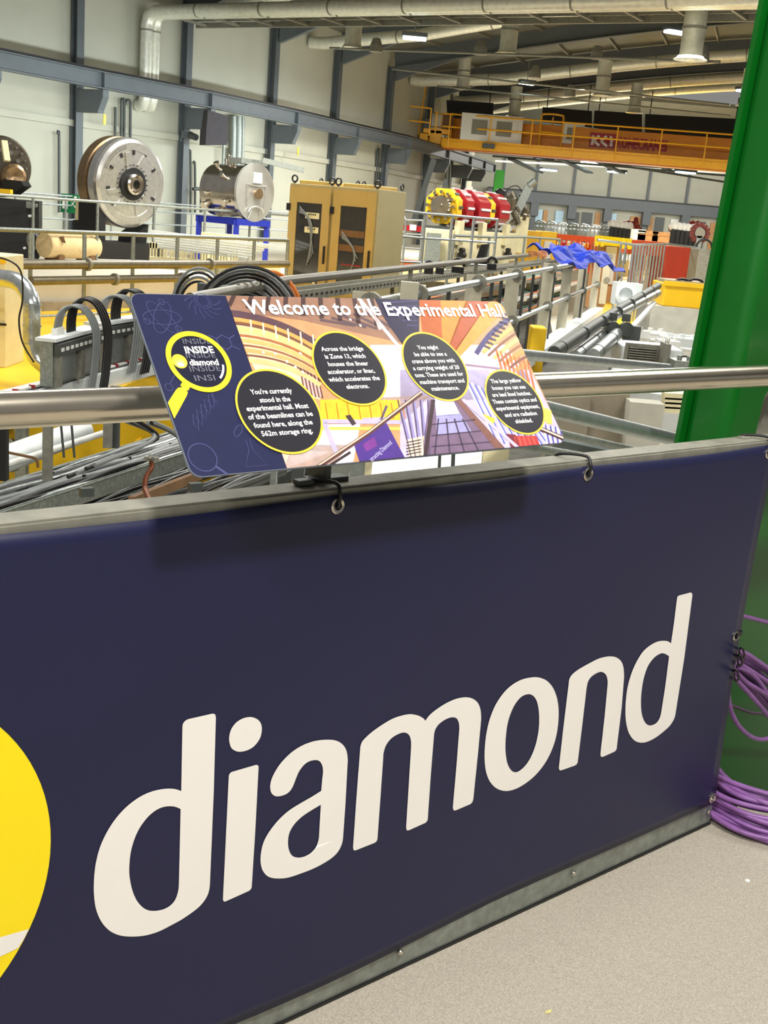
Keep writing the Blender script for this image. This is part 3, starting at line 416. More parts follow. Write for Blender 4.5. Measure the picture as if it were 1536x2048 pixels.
q = MB(); q.face([S(a, b, 0) for a, b in rr(SW-.0016, SH-.0016, .0165, x0=.0008, y0=.0008)]); link = link_mesh('navy_face', q, sign_navy, parent=sign, fix=False)
# sign bracket down to the rail
q = MB(); q.bar(S(.33, .10, -.012), B(1.135, .08, 1.17), .04, .03); q.bar(S(.30, .03, -.008), S(.30, .27, -.008), .03, .008, SN); q.bar(S(.42, .03, -.008), S(.42, .27, -.008), .03, .008, SN); part(sign, 'bracket', q, steel_dark)

# --- printed photograph of the hall: drawn in patches, clipped to the plate
XL = lambda t: .1587 + t*.021
PIC = [(XL(0.0008), .0008)] + [p for p in rr(SW-.0016, SH-.0016, .0165, x0=.0008, y0=.0008) if p[0] > .3] + [(XL(SH-.0008), SH-.0008)]
def clip(poly, win):
    out = list(poly); n = len(win)
    for i in range(n):
        a, b = win[i], win[(i+1) % n]; inp = out; out = []
        if not inp: return []
        def side(p): return (b[0]-a[0])*(p[1]-a[1])-(b[1]-a[1])*(p[0]-a[0])
        for k in range(len(inp)):
            p, r_ = inp[k-1], inp[k]; sp, sr = side(p), side(r_)
            if (sp >= 0) != (sr >= 0):
                t = sp/(sp-sr); out.append((p[0]+(r_[0]-p[0])*t, p[1]+(r_[1]-p[1])*t))
            if sr >= 0: out.append(r_)
    return out
picture = None
LAY = [0.00012]; PICM = {}
def ink(c):
    k = 'print_ink_%02x%02x%02x' % tuple(c)
    return mat(k, c, .3, var=.10, scale=60, coat=.3)
patches = {}
def patch(c, pts, lay, img=True):
    p = [Sp(*q_) for q_ in pts] if img else pts
    # orient ccw
    A_ = sum(p[i-1][0]*p[i][1]-p[i][0]*p[i-1][1] for i in range(len(p)))
    if A_ < 0: p = p[::-1]
    # triangulate concave-safe by fan only when convex; callers give convex or strip shapes
    p = clip(p, PIC)
    if len(p) > 2:
        patches.setdefault(c, MB()).face([S(a, b, lay) for a, b in p])
def strip(c, pts, w, lay, w2=None):
    m_ = len(pts)
    for i in range(m_-1):
        a = pts[i]; b = pts[i+1]; L = sqrt((b[0]-a[0])**2+(b[1]-a[1])**2) or 1
        n_ = (-(b[1]-a[1])/L, (b[0]-a[0])/L)
        wa = w+(w2-w)*i/(m_-1) if w2 else w; wb = w+(w2-w)*(i+1)/(m_-1) if w2 else w
        patch(c, [(a[0]+n_[0]*wa/2, a[1]+n_[1]*wa/2), (b[0]+n_[0]*wb/2, b[1]+n_[1]*wb/2), (b[0]-n_[0]*wb/2, b[1]-n_[1]*wb/2), (a[0]-n_[0]*wa/2, a[1]-n_[1]*wa/2)], lay)
def arc3(a, m_, b, k=8):
    return [tuple((1-t)**2*x+2*t*(1-t)*y+t*t*z for x, y, z in zip(a, m_, b)) for t in [i/k for i in range(k+1)]]
l = .0003
patch((206, 150, 106), [(440, 575), (1140, 575), (1140, 960), (440, 960)], l)
l = .0005
patch((150, 112, 92), [(445, 585), (770, 590), (820, 690), (600, 640), (462, 624)], l)
patch((246, 214, 170), [(470, 650), (560, 655), (640, 720), (640, 800), (520, 760), (500, 720)], l)
patch((226, 206, 214), [(740, 690), (1010, 690), (1060, 760), (1060, 800), (740, 800)], l)
patch((196, 186, 226), [(800, 740), (1060, 740), (1140, 900), (1140, 960), (800, 960)], l)
patch((248, 190, 40), [(640, 800), (860, 792), (800, 850), (640, 842)], l)
patch((238, 226, 226), [(600, 850), (720, 848), (700, 960), (560, 960)], l)
patch((230, 196, 176), [(560, 890), (700, 890), (640, 960), (560, 960)], l)
l = .0007
for k in range(9):
    x = 470+k*34
    strip((72, 50, 48), [(x, 586+k*1.5), (x-12+k*3, 612+k*5)], 9, l)
for k in range(7):
    x = 640+k*22
    strip((96, 74, 80), [(x, 640-k*4), (x+70, 652+k*3)], 5, l)
for j, (c, w, dy) in enumerate((((88, 62, 72), 13, 0), ((236, 160, 84), 7, 12), ((120, 78, 56), 6, 20), ((250, 200, 128), 12, 32), ((170, 104, 60), 5, 44), ((240, 178, 108), 8, 54), ((150, 92, 62), 4, 64), ((236, 168, 104), 8, 74), ((128, 80, 60), 4, 84), ((246, 190, 130), 9, 95))):
    strip(c, arc3((452+dy*.35, 626+dy), (560+dy*.2, 634+dy*.95), (650-dy*.1, 700+dy*.75), 8), w, l+.0001*(j % 2))
for k in range(6):
    strip((250, 226, 190), [(500+k*25, 640+k*6), (503+k*25, 664+k*7)], 3.2, l+.0002)
    strip((110, 66, 58), [(600+k*7, 738+k*3), (610+k*7, 792+k)], 3, l)
for k in range(5): strip((242, 180, 180), [(604+k*7, 740+k*3), (613+k*7, 790+k)], 3, l)
for k in range(8): strip((196, 120, 20), [(650+k*22, 806), (655+k*22, 838)], 2, l)
strip((188, 176, 214), [(640, 843), (800, 845)], 8, l+.0001); strip((250, 214, 90), [(640, 857), (800, 858)], 6, l)
strip((188, 176, 214), [(648, 846), (672, 905)], 9, l+.0001)
strip((190, 176, 206), [(725, 840), (770, 838)], 7, l); strip((90, 76, 100), [(773, 812), (745, 880)], 5, l)
# dark middle ceiling and orange girders
patch((36, 30, 62), [(745, 590), (838, 592), (838, 672), (805, 690), (770, 640)], l+.0001)
for k in range(6): strip((66, 58, 104), [(768+k*9, 606+k*9), (834, 602+k*10)], 3, l+.0002)
strip((222, 200, 200), [(716, 596), (802, 700)], 7, l+.0002); strip((232, 216, 222), [(735, 598), (760, 660)], 5, l+.0002)
patch((176, 84, 22), [(836, 590), (906, 592), (882, 682), (846, 676)], l+.0001)
patch((226, 134, 40), [(880, 592), (940, 594), (900, 690), (884, 680)], l+.0002)
patch((170, 74, 26), [(935, 592), (985, 594), (905, 712), (898, 690)], l+.0002)
patch((232, 146, 52), [(985, 594), (1018, 612), (915, 718), (905, 706)], l+.0002)
for k in range(9):
    strip((52, 38, 66), [(1008+k*1-k*6, 628+k*8), (1028-k*6, 634+k*8)], 4, l+.0003)
strip((58, 46, 110), arc3((1030, 634), (985, 650), (952, 708), 6), 10, l+.0003)
for j, (c, w) in enumerate((((236, 176, 96), 8), ((128, 78, 50), 5), ((240, 190, 120), 9), ((150, 92, 50), 5), ((226, 148, 70), 9), ((120, 66, 44), 5), ((232, 150, 84), 9))):
    strip(c, arc3((1036+j*5, 650+j*12), (1010+j*6, 662+j*11), (965+j*11, 706+j*6), 5), w, l+.0002+.0001*(j % 2))
for k in range(8): strip((206, 104, 46), [(992+k*9, 700+k*3), (1004+k*10, 742+k*9)], 4, l+.0002)
strip((150, 120, 150), [(930, 730), (1000, 738)], 4, l); strip((206, 196, 224), [(930, 716), (1000, 722)], 6, l)
for k in range(9): strip((238, 232, 244), [(930+k*13, 760+k*6), (990+k*15, 880+k*4)], 4, l+.0001)
for k in range(9): strip((88, 96, 190), [(936+k*13, 764+k*6), (994+k*15, 884+k*4)], 2.6, l+.0002)
patch((240, 196, 60), [(965, 828), (990, 838), (985, 852), (967, 842)], l+.0003)
patch((246, 206, 90), [(1088, 815), (1102, 822), (1104, 850), (1090, 846)], l+.0003)
# walkway receding in the middle
patch((118, 94, 122), [(858, 800), (912, 796), (1010, 905), (1000, 920), (840, 925)], l+.0003)
patch((206, 206, 244), [(868, 796), (902, 794), (920, 830), (872, 834)], l+.0004)
patch((160, 154, 206), [(872, 832), (920, 828), (944, 866), (872, 870)], l+.0004)
for k in range(4): strip((66, 50, 76), [(876+k*16, 838), (868+k*32, 918)], 3, l+.0005)
for k in range(3): strip((70, 54, 80), [(862, 850+k*22), (950+k*18, 840+k*22)], 2.5, l+.0005)
strip((58, 36, 44), [(866, 800), (848, 925)], 8, l+.0005); strip((126, 84, 74), [(914, 798), (1006, 905)], 9, l+.0005, 16)
strip((196, 186, 232), [(925, 800), (1040, 900)], 6, l+.0005)
for k in range(4): strip((150, 140, 196), [(800+k*14, 815-k*5), (828+k*9, 918)], 4, l+.0003)
for k in range(5): strip((84, 66, 96), [(795+k*15, 800), (822+k*9, 918)], 2.5, l+.0004)
patch((238, 210, 190), [(812, 880), (848, 872), (846, 918), (818, 922)], l+.0004)
for k in range(5): strip((50, 30, 40), [(812, 886+k*6), (842, 880+k*6)], 2, l+.0005)
# red machinery, blue frames bottom right
patch((190, 50, 52), [(1024, 872), (1072, 872), (1085, 905), (1036, 910)], l+.0003)
patch((120, 30, 52), [(1012, 868), (1030, 870), (1044, 908), (1026, 910)], l+.0004)
for k in range(5): strip((228, 90, 70), [(1028+k*9, 874), (1034+k*10, 900)], 3, l+.0004)
for k in range(5): strip((232, 226, 250), [(1086+k*9, 850+k*2), (1096+k*9, 900)], 4, l+.0004)
for k in range(4): strip((86, 78, 170), [(1090+k*10, 850+k*2), (1100+k*9, 900)], 2.5, l+.0005)
strip((62, 26, 32), [(1080, 858), (1136, 882)], 9, l+.0006); strip((246, 206, 190), [(1080, 857), (1136, 881)], 3.5, l+.0007)
# handrail in the picture and the purple poster hanging on it
patch((74, 44, 134), [(708, 892), (772, 846), (812, 922), (722, 934)], l+.0004)
patch((120, 50, 140), [(724, 890), (748, 874), (754, 892), (732, 904)], l+.0005)
strip((90, 52, 50), [(612, 950), (735, 868), (842, 786)], 9, l+.0005); strip((244, 200, 176), [(616, 945), (735, 866), (842, 784)], 3, l+.0006)
strip((52, 34, 40), [(630, 950), (700, 905)], 5, l+.0006)
patch((60, 44, 48), [(690, 832), (700, 830), (712, 848), (704, 852)], l+.0003)
for x, y in ((700, 640), (720, 652), (768, 660), (632, 688), (550, 708), (600, 708), (573, 724), (526, 706), (590, 735), (605, 745)):
    s_, t_ = Sp(x, y)
    patches.setdefault((255, 244, 214), MB()).disc(S(s_, t_, l+.0006), SN, .0026, 12)
pic = thing('x', (0, 0, 0), '', '')       # placeholder removed below
bpy.data.objects.remove(pic)
picobj = None
for c, q in patches.items():
    if picobj is None:
        picobj = link_mesh('printed_photograph', q, ink(c), parent=sign, fix=False)
        picobj['label'] = 'printed colour photograph of the hall'
        me0 = picobj.data; base_off = WORLD_OF(picobj)
        VV = [v.co.copy() for v in me0.vertices]; FF = [tuple(p.vertices) for p in me0.polygons]; MI = [0]*len(FF); MM = [ink(c)]
    else:
        o_ = len(VV); VV += [v-base_off for v in q.v]; MM.append(ink(c))
        for f in q.f: FF.append(tuple(i+o_ for i in f)); MI.append(len(MM)-1)
me1 = bpy.data.meshes.new('printed_photograph'); me1.from_pydata([tuple(v) for v in VV], [], FF)
for m_ in MM: me1.materials.append(m_)
me1.polygons.foreach_set('material_index', MI); me1.update(); picobj.data = me1

# --- bubbles with text
PL = .0016
dark_ink = mat('dark_bubble_ink', (24, 22, 34), .3, var=.1, coat=.3)
yel_ink = mat('yellow_bubble_ink', (250, 210, 60), .3, coat=.3)
white_ink = mat('white_lettering_ink', (248, 248, 248), .4)
faint_ink = mat('faint_lilac_ink', (58, 62, 112), .4)
def ring_face(cx, cy, r0, r1, o, n=56, m=None):
    q = MB(); a = [S(cx+r1*cos(2*pi*k/n), cy+r1*sin(2*pi*k/n), o) for k in range(n)]; b = [S(cx+r0*cos(2*pi*k/n), cy+r0*sin(2*pi*k/n), o) for k in range(n)]
    q.add(a+b, [(k, (k+1) % n, n+(k+1) % n, n+k) for k in range(n)]); return q
bub = [
 (.1831, .0960, .0740, ["You're currently", "stood in the", "experimental hall. Most", "of the beamlines can be", "found here, along the", "562m storage ring."],
  [(.181, .1265, .0750), (.182, .1120, .0555), (.182, .0985, .1125), (.182, .0845, .117), (.181, .0700, .106), (.182, .0555, .0925)]),
 (.3486, .1678, .0706, ["Across the bridge", "is Zone 13, which", "houses the linear", "accelerator, or linac,", "which accelerates the", "electrons."], None),
 (.5351, .1666, .0699, ["You might", "be able to see a", "crane above you with", "a carrying weight of 20", "tons. These are used for", "machine transport and", "maintenance."], None),
 (.6880, .0887, .0674, ["The large yellow", "boxes you can see", "are lead lined hutches.", "These contain optics and", "experimental equipment,", "and are radiation", "shielded."], None)]
relw = {0: None, 1: (.086, .083, .082, .096, .104, .046), 2: (.048, .075, .099, .107, .112, .103, .064), 3: (.077, .085, .099, .112, .110, .082, .044)}
for i, (cx, cy, r, lines, spec) in enumerate(bub):
    q = MB(); q.face([S(cx+(r-.002)*cos(2*pi*k/56), cy+(r-.002)*sin(2*pi*k/56), PL) for k in range(56)])
    b_ = link_mesh('text_bubble', q, dark_ink, parent=sign, fix=False)
    b_['label'] = 'dark round text bubble with a yellow rim'
    o_ = link_mesh('bubble_rim', ring_face(cx, cy, r-.0035, r, PL+.0002), yel_ink, parent=b_, fix=False)
    q = MB()
    if spec:
        for ln, (x, y, w) in zip(lines, spec): put_text(q, ln, lambda a, b: S(a, b, PL+.0003), x, y, w, .0085, .022)
    else:
        n_ = len(lines); dy = .0142 if n_ == 6 else .0137
        if i == 3: dy = .0138
        y0 = {1: .2003, 2: .2010, 3: .1285}[i]
        for k, ln in enumerate(lines):
            put_text(q, ln, lambda a, b: S(a, b, PL+.0003), cx, y0-k*dy, relw[i][k], .0080, .022)
    link_mesh('bubble_text', q, white_ink, parent=b_, fix=False)
q = MB(); put_text(q, 'Welcome to the Experimental Hall', lambda a, b: S(a, b, PL+.0003), .4765, .2700, .572, .0268, .026)
link_mesh('title_text', q, white_ink, parent=sign, fix=False)
q = MB()
def slant(a, b):
    p0 = Sp(742, 925); p1 = Sp(797, 876); dx, dy = p1[0]-p0[0], p1[1]-p0[1]; L_ = sqrt(dx*dx+dy*dy)
    return S(p0[0]+dx/L_*a-dy/L_*b, p0[1]+dy/L_*a+dx/L_*b, l+.0008)
put_text(q, 'structing Diamond', slant, .032, .0, .062, .0075, .01)
link_mesh('poster_text', q, mat('lilac_poster_ink', (190, 180, 230), .4), parent=picobj, fix=False)

# --- navy side: line icons, magnifying glass
def ribbon(q, pts, w, o, close=False):
    m_ = len(pts); L_ = []
    for i in range(m_):
        a = pts[i-1] if (i or close) else pts[0]; b = pts[(i+1) % m_] if (i < m_-1 or close) else pts[-1]
        dx, dy = b[0]-a[0], b[1]-a[1]; n_ = sqrt(dx*dx+dy*dy) or 1
        L_.append(((pts[i][0]-dy/n_*w/2, pts[i][1]+dx/n_*w/2), (pts[i][0]+dy/n_*w/2, pts[i][1]-dx/n_*w/2)))
    vs = [S(p[0], p[1], o) for pr_ in L_ for p in pr_]
    q.add(vs, [(2*i, 2*i+1, (2*i+3) % (2*m_), (2*i+2) % (2*m_)) for i in range(m_ if close else m_-1)])
def ell(cx, cy, a, b, rot, n=30): return [(cx+a*cos(2*pi*k/n)*cos(rot)-b*sin(2*pi*k/n)*sin(rot), cy+a*cos(2*pi*k/n)*sin(rot)+b*sin(2*pi*k/n)*cos(rot)) for k in range(n)]
q = MB(); W = .0010; O = .0004
c0 = Sp(322, 628)
for a in (0, 60, 120): ribbon(q, ell(c0[0], c0[1]-.006, .031, .013, radians(a)), W, O, True)
for a in (75, 195, 315): ribbon(q, ell(c0[0]+.028*cos(radians(a)), c0[1]-.006+.028*sin(radians(a)), .005, .005, 0, 14), W, O, True)
c1 = Sp(404, 600)
ribbon(q, ell(c1[0], c1[1]-.002, .014, .014, 0), W, O, True); ribbon(q, ell(c1[0], c1[1]-.002, .010, .010, 0), W, O, True)
for k in range(14):
    a = 2*pi*k/14; p_ = [(c1[0]+(.017+.005*j)*cos(a+.16*j), c1[1]-.002+(.017+.005*j)*sin(a+.16*j)) for j in range(4)]
    if all(0 < y < SH-.002 for x, y in p_): ribbon(q, p_, W, O)
c2 = Sp(455, 685)
hx = [(c2[0]+.013*cos(radians(30+60*k))-.006, c2[1]+.013*sin(radians(30+60*k))) for k in range(6)]
ribbon(q, hx, .0018, O, True)
for k in (0, 2, 3, 5): ribbon(q, [hx[k], (hx[k][0]*2-c2[0]+.006-(hx[k][0]-c2[0]+.006)*.0-.0, hx[k][1]*2-c2[1])], .0018, O)
c3 = Sp(415, 830)
ribbon(q, [(c3[0]-.028+.0045*k, c3[1]+.004*k-.015+.014*sin(k*1.5)) for k in range(13)], W, O)
ribbon(q, [(c3[0]-.028+.0045*k, c3[1]+.004*k-.015-.014*sin(k*1.5)) for k in range(13)], W, O)
c4 = Sp(405, 915); ribbon(q, ell(c4[0], c4[1], .022, .022, 0), .0016, O, True); ribbon(q, [(c4[0]+.016, c4[1]-.016), (c4[0]+.030, c4[1]-.030)], .004, O)
c5 = Sp(510, 915); ribbon(q, [(c5[0]-.005, c5[1]+.030), (c5[0]-.006, c5[1]+.012), (c5[0]-.022, c5[1]-.014), (c5[0]+.016, c5[1]-.014), (c5[0]+.001, c5[1]+.012), (c5[0]+.002, c5[1]+.030)], W, O)
ribbon(q, ell(c5[0]-.012, c5[1]+.045, .012, .005, .8), W, O, True); ribbon(q, ell(c5[0]+.006, c5[1]+.050, .010, .005, 2.2), W, O, True)
c6 = Sp(345, 760); ribbon(q, ell(c6[0]-.01, c6[1]-.012, .006, .006, 0, 12), W, O, True); ribbon(q, [(c6[0]-.006, c6[1]-.006), (c6[0]+.006, c6[1]+.008)], W, O)
link_mesh('line_icons', q, faint_ink, parent=sign, fix=False)['label'] = 'faint lilac science line icons'
MC = (.0760, .1860)
glass_p = link_mesh('magnifier_lens', MB().face([S(MC[0]+.046*cos(2*pi*k/48), MC[1]+.046*sin(2*pi*k/48), .0006) for k in range(48)]), mat('lens_dark_ink', (20, 22, 46), .25, coat=.4), parent=sign, fix=False)
link_mesh('magnifier_rim', ring_face(MC[0], MC[1], .0443, .0525, .0012), yellow_print, parent=glass_p, fix=False)
hd = [Sp(*p_) for p_ in ((335, 806), (348, 838), (373, 792), (375, 786), (372, 779), (364, 775), (356, 776), (351, 781))]
nk = [Sp(*p_) for p_ in ((360, 772), (376, 782), (381, 772), (365, 763))]
q = MB(); q.face([S(max(a, .0012), b, .0010) for a, b in hd]); q.face([S(a, b, .0010) for a, b in nk]); link_mesh('magnifier_handle', q, yellow_print, parent=glass_p, fix=False)
q = MB()
for txt, px, py, wd, ht in (('INSIDE', 395, 688, .047, .0092), ('INSIDE', 403, 716, .050, .0090), ('INSIDE', 412, 743, .052, .0100), ('INSI', 411, 762, .034, .0100)):
    s_, t_ = Sp(px, py); put_text(q, txt, lambda a, b: S(a, b, .0008), s_, t_, wd, ht, .0)
s_, t_ = Sp(401, 773)
link_mesh('faint_lettering', q, mat('grey_lettering_ink', (108, 108, 122), .4), parent=glass_p, fix=False)
q = MB(); s_, t_ = Sp(400, 707); put_text(q, 'INSIDE', lambda a, b: S(a, b, .0014), s_, t_, .0485, .0115, .03)
s_, t_ = Sp(409, 731); put_text(q, 'diamond', lambda a, b: S(a, b, .0014), s_, t_, .0490, .0100, .03)
link_mesh('emblem_lettering', q, white_ink, parent=glass_p, fix=False)
q = MB(); q.face([S(.0439+.0121*cos(2*pi*k/30), .187+.0121*sin(2*pi*k/30), .0010) for k in range(30)])
sd_ = link_mesh('emblem_disc', q, yel_ink, parent=glass_p, fix=False)
q = MB()
for a in (20, 50, 75, 100, 130, 160):
    a = radians(a); L_ = .0125 if 45 < math.degrees(a) < 135 else .0105
    q.face([S(.0439-.0012*sin(a)*-1, .1795-.0012*cos(a), .0012), S(.0439+L_*cos(a), .1795+L_*sin(a), .0012), S(.0439-.0012*sin(a), .1795+.0012*cos(a), .0012)])
q.face([S(.0439+x, .1795+y, .0012) for x, y in ((-.005, -.0015), (.005, -.0015), (.004, .003), (-.004, .003))])
link_mesh('emblem_rays', q, white_ink, parent=glass_p, fix=False)
q = MB(); ribbon(q, [(MC[0]+.0385*cos(radians(a)), MC[1]+.0385*sin(radians(a))) for a in range(-50, -8, 4)], .0035, .0014); link_mesh('lens_glint', q, mat('pale_lilac_ink', (226, 214, 240), .4), parent=glass_p, fix=False)

# ------------------------------------------------------------------ green column and purple cables
gc = thing('green_column', B(2.75, .55, 0), 'tall glossy green painted steel column at the right end of the banner', 'column')
def gcol_pt(u, n, z): return B(u+(z)*.070, n, z)
q = MB()
ring = []
u0, u1, n0_, n1_, rd = 2.625, 3.6, .30, .44, .035
base = []
for cx, cy, a0 in ((u1-rd, n0_+rd, -90), (u1-rd, n1_-rd, 0), (u0+rd, n1_-rd, 90), (u0+rd, n0_+rd, 180)):
    for k in range(7):
        a = radians(a0+90*k/6); base.append((cx+rd*cos(a), cy+rd*sin(a)))
vs = [gcol_pt(u, n, z) for z in (-2.0, 9.0) for u, n in base]; m_ = len(base)
q.add(vs, [(k, (k+1) % m_, m_+(k+1) % m_, m_+k) for k in range(m_)], True); part(gc, 'shaft', q, green_paint)
q = MB(); q.prism([gcol_pt(2.605, .43, -2), gcol_pt(2.66, .43, -2), gcol_pt(2.66, .43, 9), gcol_pt(2.605, .43, 9)], BN*.014); part(gc, 'edge_flange', q, green_paint)
rnd = random.Random(5)
# coil at the column foot
def loopc(cx, cy, z, ru, rn, sag, seed, a0=0, a1=2*pi, n=46, clearance=0):
    r_ = random.Random(seed); ph = r_.uniform(0, 6)
    return [B(cx+ru*cos(a0+(a1-a0)*k/n)*(1+.02*sin(ph+3*k/n*6)), cy+rn*sin(a0+(a1-a0)*k/n)*(1+.02*sin(ph)), z+sag*sin((a0+(a1-a0)*k/n)*2+ph)) for k in range(n+1)]
CX, CY = 2.885, -.02
for k in range(22):
    z = .010+(k//3)*.0135; j = k % 3
    q = MB(); pts = loopc(CX, CY, z+.004*j, .44-.018*j-.006*(k//3)+rnd.uniform(-.012, .012), .295-.018*j-.005*(k//3), .006, k+7, .84*pi, 1.93*pi, 44)
    pts = [B(p.dot(BU), max(p.dot(BN)-N0, -9), max(p.z, .0075)) for p in pts]
    q.tube(pts, .0070, 8)
    one('purple_cable', q, purple_cable, '%s purple cable turn in the %s layer of the floor coil' % (('outer', 'middle', 'inner')[j], ('bottom', 'second', 'third', 'fourth', 'fifth', 'sixth', 'seventh', 'top')[k//3]), 'cable', 'purple cable turns coiled at the column foot')
# bundle hung higher up
for k in range(13):
    q = MB(); n_ = .03+.016*(k % 4); w_ = (k % 3)*4
    path = [(1462, 1300+4*k), (1490, 1306+6*k+w_), (1515, 1322+7*k), (1540, 1340+8*k-w_), (1575, 1372+9*k), (1640, 1440+8*k)]
    q.tube(spl([Bp(x, y, n_) for x, y in path], 5), .0062, 8)
    one('purple_cable', q, purple_cable, 'purple cable strand in the hanging bundle, %s from the top' % ('first', 'second', 'third', 'fourth', 'fifth', 'sixth', 'seventh', 'eighth', 'ninth', 'tenth', 'eleventh', 'twelfth', 'lowest')[k], 'cable', 'purple cable strands bundled against the column')
q = MB(); pts = [Bp(x, y, .03) for x, y in ((1473, 1318), (1464, 1340), (1457, 1380), (1460, 1415), (1475, 1448), (1500, 1472), (1525, 1479), (1545, 1470), (1552, 1440), (1540, 1400), (1520, 1365), (1500, 1345), (1478, 1335))]
q.tube(spl(pts, 5), .0062, 8); one('purple_cable', q, purple_cable, 'single purple cable loop dangling in front of the green column', 'cable')
q = MB(); q.tube([Bp(1470, 1228, .10), Bp(1536, 1245, .10), Bp(1620, 1262, .10)], .0058, 8); one('purple_cable', q, purple_cable, 'straight thin purple cable crossing the green column above the bundle', 'cable')
q = MB(); q.tube([Bp(1450, 1406, .20), Bp(1500, 1425, .20), Bp(1620, 1440, .20)], .0045, 8); one('purple_cable', q, mat('dark_purple_sheath', (84, 60, 84), .5), 'thin dull purple cable behind the dangling loop', 'cable')
q = MB()
for x, y in ((1480, 1322), (1473, 1352), (1484, 1308)): q.tube(spl([Bp(x-6, y-9, .0), Bp(x, y-12, -.03), Bp(x+5, y+2, -.02), Bp(x-2, y+10, .0), Bp(x-6, y-9, .0)], 4), .003, 6)
one('cable_tie', q, rubber, 'black tie wraps clasping the purple cable bundle beside the banner', 'cable tie')
# floor debris
q = MB(); q.lathe([(.0001, .0025), (.004, .002), (.006, 0)], P(1495, 1761, z=.0), (0, 0, 1), 12); one('paper_scrap', q, label_mat, 'tiny white paper scrap on the speckled floor near the cables', 'scrap')
q = MB(); a = P(1090, 2028, z=.001); q.face([a, a+V((.012, .004, .001)), a+V((.014, .012, .004)), a+V((.002, .008, .001))]); one('dry_leaf', q, mat('dry_leaf', (196, 186, 120), .7), 'small curled yellowish leaf on the floor at the bottom edge', 'leaf')

# ================================================================== HALL: setting
ZG, ZD, ZB = -.16, .25, -1.6      # platform by the bridge, machine deck, lower hall floor
q = MB(); q.box((20, 55, ZB-.1), (110, 140, .2)); q.f = q.f; struct('floor', q, concrete)
colpx = [(-230, 99), (-13, 137.5), (203, 178), (418, 216), (590, 250), (712, 276), (815, 297), (893, 318), (938, 331), (966, 339), (986, 345.5)]
ZBEAM = 3.9
CP = [P(x, y, z=ZBEAM) for x, y in colpx]
def frame_i(t):
    """point on the column line and its inward normal at a real column index"""
    i = max(0, min(len(CP)-2, int(math.floor(t)))); f = t-i
    p = CP[i]+(CP[i+1]-CP[i])*f
    def dirn(j):
        j = max(0, min(len(CP)-2, j)); d = CP[j+1]-CP[j]; d.z = 0; return d.normalized()
    d = (dirn(i-1)*(1-f)+dirn(i)*1.0+dirn(i+1)*f).normalized()
    return V((p.x, p.y, 0)), V((d.y, -d.x, 0)), d
def OFF(t, n, z):          # n metres from the crane rail towards the middle of the hall
    p, nn, d = frame_i(t); return p+nn*n+ZZ*z
def roofz(n): return 6.75 + 2.1*sin(pi*min(1, max(0, (n+.6)/38)))
# outer wall
T = [i*.5 for i in range(0, 21)]
q = MB()
pts = [OFF(t, -1.05, 0) for t in T]
for i in range(len(T)-1):
    a, b = pts[i], pts[i+1]; bk = (b-a).normalized(); nb = V((-bk.y, bk.x, 0))*.15
    q.add([a+ZZ*ZB, b+ZZ*ZB, b+ZZ*7.4, a+ZZ*7.4, a+nb+ZZ*ZB, b+nb+ZZ*ZB, b+nb+ZZ*7.4, a+nb+ZZ*7.4], [(0, 1, 2, 3), (5, 4, 7, 6), (3, 2, 6, 7)])
struct('wall_left', q, wall_mat)
# horizontal joint ledge on the wall
q = MB(); a = [OFF(t, -1.0, 3.05) for t in T]
for i in range(len(a)-1): q.bar(a[i], a[i+1], .06, .16)
struct('trim_1', q, wall_mat)
# columns with crane brackets
tn = 2
for i in range(1, 10):
    p, nn, d = frame_i(i)
    R = Matrix((nn, d, ZZ)).transposed()
    q = MB()
    c = p-nn*.88
    q.box(c+nn*.10+ZZ*2.55, (.016, .24, 8.5), R); q.box(c-nn*.10+ZZ*2.55, (.016, .24, 8.5), R); q.box(c+ZZ*2.55, (.20, .012, 8.5), R)
    # bracket under the beam
    q.box(p-nn*.38+ZZ*3.6, (.76, .20, .56), R); q.prism([p-nn*.02-d*.10+ZZ*3.88, p+nn*.16-d*.10+ZZ*3.88, p+nn*.16-d*.10+ZZ*3.7, p-nn*.02-d*.10+ZZ*3.34], d*.20)
    struct('trim_%d' % tn, q, steel_blue); tn += 1
# crane runway beam
q = MB(); TT = [i*.25 for i in range(0, 41)]
pa = [OFF(t, 0, ZBEAM) for t in TT]
for i in range(len(TT)-1):
    a, b = pa[i], pa[i+1]
    q.bar(a+ZZ*.015, b+ZZ*.015, .26, .03); q.bar(a+ZZ*.21, b+ZZ*.21, .02, .38); q.bar(a+ZZ*.40, b+ZZ*.40, .26, .03)
for i in range(11):
    p, nn, d = frame_i(i); R = Matrix((nn, d, ZZ)).transposed(); q.box(p+ZZ*(ZBEAM+.21), (.24, .03, .38), R)
struct('trim_%d' % tn, q, steel_blue); tn += 1
q = MB()
for i in range(len(TT)-1): q.bar(pa[i]+ZZ*.445, pa[i+1]+ZZ*.445, .09, .07)
struct('trim_%d' % tn, q, black_paint); tn += 1
# roof sheet and rafters
q = MB(); NN = [-1.1+i*2.0 for i in range(0, 24)]; TR = [i*.5 for i in range(0, 21)]
vs = [OFF(t, n, roofz(n)+.62+.0) for t in TR for n in NN]; m_ = len(NN)
q.add(vs, [(i*m_+j, i*m_+j+1, (i+1)*m_+j+1, (i+1)*m_+j) for i in range(len(TR)-1) for j in range(m_-1)])
struct('ceiling', q, roof_mat)
